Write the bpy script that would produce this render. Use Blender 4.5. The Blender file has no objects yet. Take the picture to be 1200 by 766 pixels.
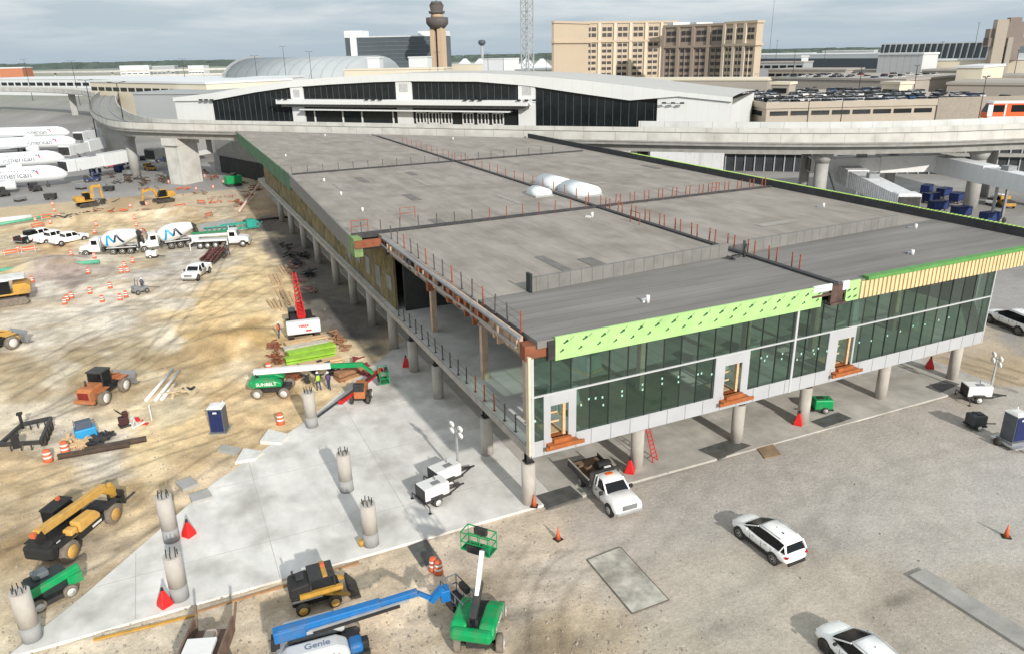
import bpy, math, random
import numpy as np
from mathutils import Vector, Matrix, noise as mn
random.seed(7)
rnd = random.Random(11)
scene = bpy.context.scene
COL = scene.collection
R = math.radians
# ---------------------------------------------------------------- camera (metres, +X along the glass front, +Y to the back)
F, PITCH, ROLL, YAW = (878.4658895745891, 0.3503632938975787, -0.019235694163525555, 0.431316266883399)
CAM = np.array([-17.016957601293417, -34.580210223821034, 28.0])
_fw = np.array([0, math.cos(PITCH), -math.sin(PITCH)]); _rt = np.array([1., 0, 0]); _up = np.cross(_rt, _fw)
_r2 = math.cos(ROLL)*_rt + math.sin(ROLL)*_up; _u2 = -math.sin(ROLL)*_rt + math.cos(ROLL)*_up
_c, _s = math.cos(YAW), math.sin(YAW)
def _tb(v): return np.array([_c*v[0] + _s*v[1], -_s*v[0] + _c*v[1], v[2]])
FW, RT, UP = _tb(_fw), _tb(_r2), _tb(_u2)
def ray(px, py): return FW*F + RT*(px-600) - UP*(py-383)
def G(px, py, z=0.0):
    d = ray(px, py); q = CAM + d*((z-CAM[2])/d[2]); return (float(q[0]), float(q[1]), float(z))
def D(px, py, dist):
    d = ray(px, py); q = CAM + d*(dist/math.hypot(d[0], d[1])); return tuple(float(v) for v in q)
def PJ(x, y, z):
    d = np.stack([x-CAM[0], y-CAM[1], z-CAM[2]], -1); w = d@FW; w = np.where(w < 1, 1, w)
    return 600 + F*(d@RT)/w, 383 - F*(d@UP)/w
cam_d = bpy.data.cameras.new("camera"); cam = bpy.data.objects.new("camera", cam_d); COL.objects.link(cam)
M3 = Matrix(((RT[0], UP[0], -FW[0]), (RT[1], UP[1], -FW[1]), (RT[2], UP[2], -FW[2])))
cam.matrix_world = Matrix.Translation(Vector(CAM)) @ M3.to_4x4()
cam_d.sensor_width = 36; cam_d.sensor_fit = 'HORIZONTAL'; cam_d.lens = 36*F/1200; cam_d.clip_start = .5; cam_d.clip_end = 40000
scene.camera = cam
scene.view_settings.view_transform = 'Standard'; scene.view_settings.look = 'None'
scene.view_settings.exposure = 0; scene.view_settings.gamma = 1
# ---------------------------------------------------------------- light
SUN_EL, SUN_AZ = R(25), R(-88)      # the sun stands low in the -Y direction
sd = Vector((math.cos(SUN_EL)*math.cos(SUN_AZ), math.cos(SUN_EL)*math.sin(SUN_AZ), math.sin(SUN_EL)))
sl = bpy.data.lights.new("sun", 'SUN'); sl.energy = 4.2; sl.angle = R(1.3); sl.color = (1, .95, .87)
so = bpy.data.objects.new("sun", sl); COL.objects.link(so)
so.rotation_euler = (-sd).to_track_quat('-Z', 'Y').to_euler(); so.location = (-40, -80, 80)
W = bpy.data.worlds.new("World"); scene.world = W; W.use_nodes = True
nt = W.node_tree; N = nt.nodes; L = nt.links
for n in list(N): N.remove(n)
def nd(t, **k):
    n = N.new(t)
    for a, b in k.items(): setattr(n, a, b)
    return n
out = nd('ShaderNodeOutputWorld'); bg = nd('ShaderNodeBackground'); sky = nd('ShaderNodeTexSky', sky_type='NISHITA')
sky.sun_disc = False; sky.sun_elevation = SUN_EL; sky.sun_rotation = math.pi/2 - SUN_AZ; sky.air_density = 1.2; sky.dust_density = 3; sky.ozone_density = 1
tc = nd('ShaderNodeTexCoord'); sep = nd('ShaderNodeSeparateXYZ'); L.new(tc.outputs['Generated'], sep.inputs[0])
# cloud deck: project the view direction on a plane overhead
mx = nd('ShaderNodeMath', operation='MAXIMUM'); mx.inputs[1].default_value = 0.0; L.new(sep.outputs[2], mx.inputs[0])
ad = nd('ShaderNodeMath', operation='ADD'); ad.inputs[1].default_value = .09; L.new(mx.outputs[0], ad.inputs[0])
dv = []
for i in (0, 1):
    m = nd('ShaderNodeMath', operation='DIVIDE'); L.new(sep.outputs[i], m.inputs[0]); L.new(ad.outputs[0], m.inputs[1]); dv.append(m)
cmb = nd('ShaderNodeCombineXYZ'); L.new(dv[0].outputs[0], cmb.inputs[0]); L.new(dv[1].outputs[0], cmb.inputs[1])
n1 = nd('ShaderNodeTexNoise'); n1.inputs['Scale'].default_value = .75; n1.inputs['Detail'].default_value = 6; n1.inputs['Roughness'].default_value = .55; n1.inputs['Distortion'].default_value = .3
L.new(cmb.outputs[0], n1.inputs['Vector'])
cr = nd('ShaderNodeValToRGB'); L.new(n1.outputs[0], cr.inputs[0])
cr.color_ramp.elements[0].position = .40; cr.color_ramp.elements[0].color = (.50, .585, .645, 1)
cr.color_ramp.elements[1].position = .64; cr.color_ramp.elements[1].color = (.92, .94, .93, 1)
# towards the horizon the deck turns to an even blue grey haze
hz = nd('ShaderNodeMapRange'); hz.inputs['From Min'].default_value = .0; hz.inputs['From Max'].default_value = .10; L.new(sep.outputs[2], hz.inputs['Value'])
mh = nd('ShaderNodeMix', data_type='RGBA'); mh.inputs['A'].default_value = (.44, .53, .60, 1); L.new(hz.outputs[0], mh.inputs['Factor']); L.new(cr.outputs[0], mh.inputs['B'])
sc_ = nd('ShaderNodeVectorMath', operation='SCALE'); sc_.inputs['Scale'].default_value = .10; L.new(sky.outputs[0], sc_.inputs[0])
mk = nd('ShaderNodeMix', data_type='RGBA'); mk.inputs['Factor'].default_value = .93
L.new(sc_.outputs[0], mk.inputs['A']); L.new(mh.outputs['Result'], mk.inputs['B'])
L.new(mk.outputs['Result'], bg.inputs[0]); bg.inputs[1].default_value = 1.1; L.new(bg.outputs[0], out.inputs[0])
# ---------------------------------------------------------------- materials
MATS = {}
def mat(name, c, rough=.75, metal=0., var=.18, scale=1.5, bump=0., grime=.0, stretch=None, spec=.4, lines=None, haze=0.):
    if name in MATS: return MATS[name]
    m = bpy.data.materials.new(name); m.use_nodes = True; t = m.node_tree; n = t.nodes; l = t.links
    b = n['Principled BSDF']; b.inputs['Roughness'].default_value = rough; b.inputs['Metallic'].default_value = metal
    b.inputs['Specular IOR Level'].default_value = spec
    co = n.new('ShaderNodeTexCoord'); src = co.outputs['Object']
    if stretch:
        mp = n.new('ShaderNodeMapping'); mp.inputs['Scale'].default_value = stretch; l.new(src, mp.inputs[0]); src2 = mp.outputs[0]
    else: src2 = src
    a = n.new('ShaderNodeTexNoise'); a.inputs['Scale'].default_value = scale; a.inputs['Detail'].default_value = 6; a.inputs['Roughness'].default_value = .62; l.new(src2, a.inputs['Vector'])
    r = n.new('ShaderNodeMapRange'); r.inputs['From Min'].default_value = .3; r.inputs['From Max'].default_value = .7
    r.inputs['To Min'].default_value = 1-var; r.inputs['To Max'].default_value = 1+var; l.new(a.outputs[0], r.inputs['Value'])
    v = n.new('ShaderNodeVectorMath'); v.operation = 'SCALE'; v.inputs[0].default_value = c; l.new(r.outputs[0], v.inputs['Scale'])
    o = v.outputs[0]
    if grime:
        g = n.new('ShaderNodeTexNoise'); g.inputs['Scale'].default_value = scale*.37+.1; g.inputs['Detail'].default_value = 8; l.new(src, g.inputs['Vector'])
        gr = n.new('ShaderNodeMapRange'); gr.inputs['From Min'].default_value = .48; gr.inputs['From Max'].default_value = .72; gr.inputs['To Max'].default_value = grime; l.new(g.outputs[0], gr.inputs['Value'])
        mi = n.new('ShaderNodeMix'); mi.data_type = 'RGBA'; mi.inputs['B'].default_value = (.16, .135, .10, 1); l.new(gr.outputs[0], mi.inputs['Factor']); l.new(o, mi.inputs['A']); o = mi.outputs['Result']
    if lines:      # (axis index, spacing, darkness, width share): seams between sheets or panels
        for ax, sp, dk, wd in lines:
            s = n.new('ShaderNodeSeparateXYZ'); l.new(src, s.inputs[0])
            p = n.new('ShaderNodeMath'); p.operation = 'PINGPONG'; p.inputs[1].default_value = sp/2; l.new(s.outputs[ax], p.inputs[0])
            q = n.new('ShaderNodeMath'); q.operation = 'LESS_THAN'; q.inputs[1].default_value = wd; l.new(p.outputs[0], q.inputs[0])
            w = n.new('ShaderNodeMath'); w.operation = 'MULTIPLY'; w.inputs[1].default_value = dk; l.new(q.outputs[0], w.inputs[0])
            mi = n.new('ShaderNodeMix'); mi.data_type = 'RGBA'; mi.inputs['B'].default_value = (c[0]*.25, c[1]*.25, c[2]*.25, 1); l.new(w.outputs[0], mi.inputs['Factor']); l.new(o, mi.inputs['A']); o = mi.outputs['Result']
    l.new(o, b.inputs['Base Color'])
    if bump:
        bp = n.new('ShaderNodeBump'); bp.inputs['Strength'].default_value = bump; bp.inputs['Distance'].default_value = .05
        n2 = n.new('ShaderNodeTexNoise'); n2.inputs['Scale'].default_value = scale*5; n2.inputs['Detail'].default_value = 5; l.new(src, n2.inputs['Vector']); l.new(n2.outputs[0], bp.inputs['Height']); l.new(bp.outputs[0], b.inputs['Normal'])
    MATS[name] = m; return m
def glassmat(name, tint, refl=.22, tr=.6, dark=(.012, .02, .018)):
    if name in MATS: return MATS[name]
    m = bpy.data.materials.new(name); m.use_nodes = True; t = m.node_tree; n = t.nodes; l = t.links
    for x in list(n): n.remove(x)
    o = n.new('ShaderNodeOutputMaterial'); tr_ = n.new('ShaderNodeBsdfTransparent'); tr_.inputs[0].default_value = (*tint, 1)
    df = n.new('ShaderNodeBsdfDiffuse'); df.inputs[0].default_value = (*dark, 1)
    a = n.new('ShaderNodeMixShader'); a.inputs[0].default_value = tr; l.new(df.outputs[0], a.inputs[1]); l.new(tr_.outputs[0], a.inputs[2])
    gl = n.new('ShaderNodeBsdfGlossy'); gl.inputs['Roughness'].default_value = .04; gl.inputs[0].default_value = (.85, .95, .93, 1)
    lw = n.new('ShaderNodeLayerWeight'); lw.inputs[0].default_value = refl
    tx = n.new('ShaderNodeTexCoord'); no = n.new('ShaderNodeTexNoise'); no.inputs['Scale'].default_value = .6; l.new(tx.outputs['Object'], no.inputs['Vector'])
    bp = n.new('ShaderNodeBump'); bp.inputs['Strength'].default_value = .12; bp.inputs['Distance'].default_value = .1; l.new(no.outputs[0], bp.inputs['Height']); l.new(bp.outputs[0], gl.inputs['Normal'])
    b = n.new('ShaderNodeMixShader'); l.new(lw.outputs['Facing'], b.inputs[0]); l.new(a.outputs[0], b.inputs[1]); l.new(gl.outputs[0], b.inputs[2]); l.new(b.outputs[0], o.inputs[0])
    MATS[name] = m; return m
conc = mat('concrete', (.38, .375, .36), .85, var=.12, scale=.8, bump=.2, grime=.25)
concd = mat('concrete_grey', (.30, .295, .28), .9, var=.15, scale=.9, bump=.2, grime=.3)
cream = mat('concrete_cream', (.56, .55, .515), .8, var=.08, scale=.5, grime=.3, lines=[(0, 4.2, .35, .05)])
colm = mat('column_concrete', (.46, .43, .39), .85, var=.14, scale=1.6, bump=.2, grime=.2, stretch=(1, 1, .4))
white = mat('white_paint', (.74, .74, .73), .4, var=.04, scale=2, grime=.14)
whited = mat('white_dusty', (.70, .69, .66), .5, var=.08, scale=3, grime=.25)
offw = mat('white_panel', (.66, .68, .69), .5, var=.04, scale=.3, lines=[(0, 1.5, .18, .04)])
black = mat('black_rubber', (.022, .022, .022), .7, var=.2, scale=4)
dark = mat('dark_steel', (.045, .045, .047), .5, .3, var=.25, scale=3, grime=.3)
grey = mat('grey_metal', (.30, .31, .32), .5, .4, var=.12, scale=3, grime=.2)
silver = mat('galvanised', (.55, .56, .57), .4, .6, var=.12, scale=3, grime=.1)
rust = mat('rust_primer', (.23, .075, .035), .8, var=.3, scale=2, grime=.3)
rustp = mat('rail_post_primer', (.30, .085, .05), .8, var=.3, scale=4)
green = mat('green_paint', (.0, .30, .09), .45, var=.12, scale=3, grime=.4)
greend = mat('dark_green_paint', (.02, .20, .09), .5, var=.2, scale=3, grime=.2)
yellow = mat('yellow_paint', (.52, .29, .05), .55, var=.15, scale=2, grime=.6)
yellowd = mat('worn_yellow_paint', (.62, .36, .09), .55, var=.15, scale=2, grime=.45)
orange = mat('orange_paint', (.45, .16, .06), .6, var=.18, scale=2, grime=.6)
orangep = mat('orange_plastic', (.62, .13, .05), .6, var=.15, scale=5, grime=.35)
red = mat('red_paint', (.60, .02, .02), .4, var=.1, scale=3, grime=.15)
redp = mat('red_plastic', (.62, .02, .02), .5, var=.08, scale=5)
blue = mat('blue_paint', (.01, .15, .42), .45, var=.12, scale=3, grime=.35)
navy = mat('navy_plastic', (.012, .022, .10), .5, var=.1, scale=4)
lblue = mat('light_blue_paint', (.03, .30, .58), .5, var=.1, scale=4)
wood = mat('lumber', (.60, .42, .24), .85, var=.2, scale=2, stretch=(1, 6, 6), grime=.2)
woodd = mat('worn_wood', (.22, .15, .10), .9, var=.3, scale=3, stretch=(1, 6, 6), grime=.4)
tan = mat('tan_fireproofing', (.50, .37, .28), .95, var=.2, scale=1.5, bump=.3, grime=.3)
tire = mat('tyre_rubber', (.05, .045, .04), .9, var=.3, scale=4, grime=.5)
tired = mat('dusty_tyre', (.20, .17, .14), .95, var=.25, scale=3, grime=.3)
glassk = mat('car_glass', (.010, .012, .014), .12, var=.0, scale=1, spec=.25)
redl = mat('red_lamp', (.45, .01, .01), .2, var=.05); whl = mat('head_lamp', (.7, .72, .75), .15, var=.05)
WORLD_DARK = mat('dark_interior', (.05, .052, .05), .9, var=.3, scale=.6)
# ---------------------------------------------------------------- mesh builder
class MB:
    def __init__(s): s.v = []; s.f = []; s.mi = []; s.m = 0; s.sm = []; s.smooth = False
    def add(s, vs, fs):
        b = len(s.v); s.v += [tuple(v) for v in vs]
        for f in fs: s.f.append(tuple(b+i for i in f)); s.mi.append(s.m); s.sm.append(s.smooth)
        return s
    def box(s, x, y, z, sx, sy, sz, rz=0, ry=0, rx=0, tx=1, ty=1):
        M = Matrix.Translation((x, y, z)) @ Matrix.Rotation(rz, 4, 'Z') @ Matrix.Rotation(ry, 4, 'Y') @ Matrix.Rotation(rx, 4, 'X')
        vs = []
        for k in (-.5, .5):
            ax, ay = (1, 1) if k < 0 else (tx, ty)
            for i, j in ((-.5, -.5), (.5, -.5), (.5, .5), (-.5, .5)): vs.append(M @ Vector((i*sx*ax, j*sy*ay, k*sz)))
        return s.add(vs, [(3, 2, 1, 0), (4, 5, 6, 7), (0, 1, 5, 4), (1, 2, 6, 5), (2, 3, 7, 6), (3, 0, 4, 7)])
    def b2(s, x0, x1, y0, y1, z0, z1): return s.box((x0+x1)/2, (y0+y1)/2, (z0+z1)/2, abs(x1-x0), abs(y1-y0), abs(z1-z0))
    def ring(s, c, ax, r, n, ph=0):
        ax = Vector(ax).normalized(); u = ax.orthogonal().normalized() if abs(ax.z) < .999 else Vector((1, 0, 0)); w = ax.cross(u)
        return [Vector(c) + (u*math.cos(ph+2*math.pi*i/n) + w*math.sin(ph+2*math.pi*i/n))*r for i in range(n)]
    def loft(s, rings, caps=True, closed=True):
        n = len(rings[0]); vs = [p for r in rings for p in r]; fs = []
        for k in range(len(rings)-1):
            for i in range(n if closed else n-1):
                j = (i+1) % n; fs.append((k*n+i, k*n+j, (k+1)*n+j, (k+1)*n+i))
        if caps: fs.append(tuple(range(n-1, -1, -1))); fs.append(tuple((len(rings)-1)*n+i for i in range(n)))
        return s.add(vs, fs)
    def cyl(s, p, q, r, r2=None, n=12, caps=True):
        p = Vector(p); q = Vector(q); ax = q-p; r2 = r if r2 is None else r2; sm = s.smooth; s.smooth = n > 7
        b = len(s.f); s.loft([s.ring(p, ax, r, n), s.ring(q, ax, r2, n)], caps)
        if caps: s.sm[-1] = s.sm[-2] = False
        s.smooth = sm; return s
    def rev(s, p, ax, prof, n=16):     # prof: (distance along, radius)
        p = Vector(p); ax = Vector(ax).normalized(); sm = s.smooth; s.smooth = True
        s.loft([s.ring(p+ax*d, ax, max(r, .001), n) for d, r in prof]); s.smooth = sm; return s
    def bar(s, p, q, w, h=None, up=(0, 0, 1)):
        p = Vector(p); q = Vector(q); a = (q-p).normalized(); h = w if h is None else h
        u = a.cross(Vector(up)); u = u.normalized() if u.length > 1e-4 else Vector((1, 0, 0)); t = u.cross(a)
        R_ = lambda c: [c+u*w/2+t*h/2, c-u*w/2+t*h/2, c-u*w/2-t*h/2, c+u*w/2-t*h/2]
        return s.loft([R_(p), R_(q)])
    def tube(s, pts, r, n=6):
        for a, b in zip(pts[:-1], pts[1:]): s.cyl(a, b, r, n=n)
        return s
    def prof(s, pts, y0, y1, ins=0):   # side outline (x, z) extruded across y
        n = len(pts); A = [(x, y0, z) for x, z in pts]; B = [(x, y1, z) for x, z in pts]
        return s.add(A+B, [tuple(range(n)), tuple(range(2*n-1, n-1, -1))] + [(i, n+i, n+(i+1) % n, (i+1) % n) for i in range(n)])
    def slab(s, pts, z0, z1):          # plan outline (x, y) between two heights
        n = len(pts); A = [(p[0], p[1], z0) for p in pts]; B = [(p[0], p[1], z1) for p in pts]
        a = sum(pts[i][0]*pts[(i+1) % n][1]-pts[(i+1) % n][0]*pts[i][1] for i in range(n))
        if a < 0: A.reverse(); B.reverse()
        return s.add(A+B, [tuple(range(n-1, -1, -1)), tuple(range(n, 2*n))] + [(i, (i+1) % n, n+(i+1) % n, n+i) for i in range(n)])
    def quad(s, *p): return s.add(p, [tuple(range(len(p)))])
    def build(s, name, mats, parent=None, bevel=0, label=None, kind=None):
        me = bpy.data.meshes.new(name); me.from_pydata(s.v, [], s.f)
        mats = mats if isinstance(mats, (list, tuple)) else [mats]
        for m in mats: me.materials.append(m)
        me.polygons.foreach_set('material_index', s.mi); me.polygons.foreach_set('use_smooth', s.sm); me.update()
        o = bpy.data.objects.new(name, me); COL.objects.link(o)
        if parent: o.parent = parent
        if bevel:
            bm = o.modifiers.new('bevel', 'BEVEL'); bm.width = bevel; bm.segments = 2; bm.limit_method = 'ANGLE'; bm.angle_limit = R(40)
        if label: o['label'] = label
        if kind: o['kind'] = kind
        return o
def tag(o, label, cat, group=None, kind=None):
    if label: o['label'] = label
    if cat: o['category'] = cat
    if group: o['group'] = group
    if kind: o['kind'] = kind
    return o
def thing(name, label, cat, loc=(0, 0, 0), rz=0, group=None):
    o = bpy.data.objects.new(name, None); COL.objects.link(o); o.location = loc; o.rotation_euler = (0, 0, rz); o.empty_display_size = .3
    return tag(o, label, cat, group)
def dup(o, loc=None, rz=None, label=None, group=None, scale=None):
    def cp(a, par):
        c = a.copy(); COL.objects.link(c)
        if par: c.parent = par
        for ch in list(a.children): cp(ch, c)
        return c
    r = cp(o, None)
    if loc is not None: r.location = loc
    if rz is not None: r.rotation_euler = (0, 0, rz)
    if label: r['label'] = label
    if group: r['group'] = group
    if scale: r.scale = (scale,)*3
    return r
def B(): return MB()
def face(a, b):     # heading of the line from ground pixel b (rear) to a (front)
    A, Bp = G(*a), G(*b); return math.atan2(A[1]-Bp[1], A[0]-Bp[0])
def mid(a, b):
    A, Bp = G(*a), G(*b); return ((A[0]+Bp[0])/2, (A[1]+Bp[1])/2, 0)
# ---------------------------------------------------------------- ground sheet
def axis(lo, hi, step, far, flat=None):
    a = list(np.arange(lo, hi+step/2, step)); g = step; x = lo; left = []
    while x > -far: g *= 1.09; x -= g; left.append(x)
    g = step; x = a[-1]; right = []
    while x < far: g *= 1.09; x += g; right.append(x)
    return np.array(left[::-1] + a + right)
gx = np.unique(np.round(np.concatenate([axis(-62, 62, .4, 12000), np.arange(-30, 24, .18)]), 3)); gy = np.unique(np.round(np.concatenate([axis(-24, 130, .4, 16000), np.arange(-22, 34, .16)]), 3))
X, Y = np.meshgrid(gx, gy)
def fbm(x, y, s, seed, oct=4):
    out = np.zeros_like(x); amp = 1.; tot = 0
    rs = np.random.RandomState(seed)
    for o in range(oct):
        n = 64; T = rs.rand(n, n)
        u = x/s*(2**o); v = y/s*(2**o); iu = np.floor(u).astype(int); iv = np.floor(v).astype(int); fu = u-iu; fv = v-iv
        fu = fu*fu*(3-2*fu); fv = fv*fv*(3-2*fv)
        a = T[iv % n, iu % n]; b = T[iv % n, (iu+1) % n]; c = T[(iv+1) % n, iu % n]; d = T[(iv+1) % n, (iu+1) % n]
        out += amp*((a*(1-fu)+b*fu)*(1-fv)+(c*(1-fu)+d*fu)*fv); tot += amp; amp *= .5
    return out/tot
def poly_mask(px, py, poly):
    m = np.zeros(px.shape, bool); n = len(poly)
    for i in range(n):
        x1, y1 = poly[i]; x2, y2 = poly[(i+1) % n]
        c = ((y1 > py) != (y2 > py)) & (px < (x2-x1)*(py-y1)/((y2-y1) or 1e-9)+x1); m ^= c
    return m
# outline of the cast slab in plan
SLAB = [(-27.9, 3.1), (-24.56, 6.7), (-17.1, 15.8), (-9.0, 22.9), (-2.6, 30.2), (3.4, 36.5), (46.2, 36.5), (46.2, 2.2), (30, 2.4), (.8, 3.1)]
def gauss(px, py, w, h=None):
    cx, cy, _ = G(px, py); h = h or w
    return np.exp(-(((X-cx)/w)**2 + ((Y-cy)/h)**2))
inslab = poly_mask(X, Y, SLAB)
near = (X > -60) & (X < 60) & (Y < 130) & (Y > -24)
dirt = np.clip((1.5-X)/3, 0, 1)*np.clip((128-Y)/6, 0, 1)*np.clip((Y+30)/5, 0, 1)
Z = (fbm(X, Y, 6, 1)-.5)*.30*dirt + (fbm(X, Y, 1.2, 2, 3)-.5)*.13*dirt + (fbm(X, Y, 3, 3, 3)-.5)*.03
Z += 1.4*gauss(272, 402, 3.8, 2.6) + .5*gauss(290, 372, 6, 2) + .35*fbm(X, Y, 2.2, 5)*gauss(330, 440, 8, 5) + 1.1*gauss(60, 312, 7, 4) + .9*gauss(150, 330, 5, 4) - 1.8*gauss(160, 222, 9, 3.5)
Z += 1.1*gauss(215, 250, 5, 2.5) + 1.0*gauss(95, 256, 6, 2.4) + 1.3*gauss(60, 318, 5, 3) + .8*gauss(150, 255, 10, 2.2) + .7*gauss(70, 262, 10, 2) + .5*gauss(205, 235, 8, 3) + .5*gauss(90, 285, 8, 1.6)
rut = np.sin((X*.35+Y*.9)*1.9 + fbm(X, Y, 9, 8)*9)
Z += .03*rut*dirt*(fbm(X, Y, 11, 9) > .5)
Z = np.where(inslab | ((X > -1) & (Y > 2.5) & (X < 47)), -.05, Z)
Z[~near] = np.minimum(Z[~near], .0)*.0
Z -= .02
# ground colours (what the photo shows, as display values), spread from sample points
S = [(20,745,200,186,160),(120,730,196,180,158),(230,740,190,176,156),(300,750,192,176,155),(420,690,196,176,150),(470,720,206,184,158),(520,740,190,172,150),(600,700,196,182,166),(640,660,190,178,165),
 (640,750,180,160,132),(700,740,188,170,146),(760,700,176,166,154),(600,620,200,184,164),(700,620,176,167,158),(820,600,172,166,160),(900,560,170,164,158),(1000,520,174,168,161),(1000,600,172,167,162),(1100,560,176,171,165),
 (1100,640,172,166,160),(1190,560,176,172,168),(1190,640,176,172,166),(1160,690,168,160,148),(1060,700,164,154,142),(1120,740,166,158,146),(900,690,178,170,158),(840,740,174,166,154),(960,700,180,170,156),(800,760,176,166,150),(1180,760,170,163,155),
 (1100,500,178,170,163),(1180,470,176,170,162),(1150,430,178,158,130),(1190,430,182,160,130),(1130,405,186,168,146),(1195,395,150,146,144),(1185,350,150,148,147),(1190,330,152,150,149),
 (60,590,190,160,116),(20,560,196,168,128),(20,640,176,146,104),(120,600,214,190,152),(160,560,196,166,122),(230,540,190,160,118),(250,560,206,182,150),(300,520,200,170,126),(100,660,206,186,158),(60,670,200,178,146),
 (20,480,214,200,176),(60,500,206,194,174),(60,440,206,192,168),(20,440,168,148,116),(90,430,160,140,106),(150,430,166,146,110),(200,430,158,134,96),(250,425,172,142,94),(200,400,222,208,184),(120,400,220,208,190),(40,400,214,204,188),
 (200,490,220,200,164),(170,500,226,204,162),(180,460,214,196,164),(110,520,206,196,182),(200,530,220,190,140),(230,500,218,186,134),(280,480,210,176,128),(300,440,232,208,168),(310,420,226,190,138),(270,400,178,142,84),(240,395,200,160,100),(300,400,196,158,96),
 (280,370,234,202,144),(240,350,230,194,134),(258,396,172,136,80),(290,396,172,136,80),(272,408,168,132,78),(282,388,176,140,84),(250,405,190,156,100),(250,375,230,192,132),(215,375,226,196,146),(120,275,176,148,108),(230,262,178,150,112),(190,245,184,154,116),(60,285,180,150,110),(300,250,168,140,108),(140,240,172,144,108),(290,330,234,202,146),(330,370,238,208,158),(320,330,236,204,150),(380,400,242,214,170),(420,410,240,212,170),(400,430,240,214,174),(350,450,228,196,148),(330,470,214,180,132),
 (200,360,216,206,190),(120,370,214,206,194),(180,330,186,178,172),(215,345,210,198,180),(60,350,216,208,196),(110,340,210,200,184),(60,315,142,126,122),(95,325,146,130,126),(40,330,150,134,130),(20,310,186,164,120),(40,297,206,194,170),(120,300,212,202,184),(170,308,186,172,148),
 (230,300,186,180,172),(200,312,176,170,164),(260,310,206,192,168),(280,290,214,194,156),(60,270,196,174,138),(120,262,206,184,146),(160,250,200,178,144),(30,262,190,168,132),(200,250,206,190,164),(250,240,196,180,154),(280,225,186,170,146),(230,215,180,166,146),(160,215,96,80,64),(150,222,120,98,76),(110,232,190,172,142),(200,225,196,176,146),
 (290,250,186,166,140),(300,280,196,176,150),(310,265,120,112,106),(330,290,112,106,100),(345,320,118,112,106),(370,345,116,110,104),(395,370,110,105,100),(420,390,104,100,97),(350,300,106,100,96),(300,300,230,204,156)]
S = np.array(S, float)
_l = (S[:, 0] < 460); _k = np.where(_l, .22, .06)[:, None]; S[:, 2:] = S[:, 2:]*(1-_k)+np.array([222, 206, 178.])*_k*(S[:, 2:].mean(1, keepdims=True) > 125)+S[:, 2:]*_k*(S[:, 2:].mean(1, keepdims=True) <= 125)
PX, PY = PJ(X, Y, np.zeros_like(X))
wx = (fbm(X, Y, 5, 21)-.5); wy = (fbm(X, Y, 5, 22)-.5)
sc = np.clip((PY-60)/300, .15, 1.6)
qx = PX + wx*60*sc; qy = PY + wy*40*sc
num = np.zeros(X.shape+(3,)); den = np.zeros(X.shape)
for px, py, r, g, b in S:
    k = 1/max(.3, (py-60)/400)
    w = 1/(((qx-px)*k)**2 + ((qy-py)*k*1.7)**2 + 30)**2.2
    den += w
    for i, cc in enumerate((r, g, b)): num[..., i] += w*cc
C = num/den[..., None]
front = ((np.stack([X-CAM[0], Y-CAM[1], -CAM[2]+0*X], -1)@FW) > 4)
C = np.where(front[..., None] & (PY < 900)[..., None], C, np.array([186, 174, 156.]))
# airport apron: concrete grey beyond the dig
apx = G(60, 240); apr = ((Y > 149+(X+38)*-.05) & (X < 0)) | (Y > 175) | ((X > 47.5) & (Y > 14+(X-47)*.2))
apn = np.stack([150+0*X, 147+0*X, 144+0*X], -1)*(.86+.28*fbm(X, Y, 14, 31)[..., None])
C = np.where(apr[..., None], apn, C)
# far plain: fields and tree belts in haze
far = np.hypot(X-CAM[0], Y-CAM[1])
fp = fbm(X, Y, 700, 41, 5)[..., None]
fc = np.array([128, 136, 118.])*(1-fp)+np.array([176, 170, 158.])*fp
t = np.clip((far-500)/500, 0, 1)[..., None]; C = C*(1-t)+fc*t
hzc = np.array([120, 142, 152.]); t = np.clip((far-2200)/3500, 0, 1)[..., None]; C = C*(1-t)+hzc*t
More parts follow.
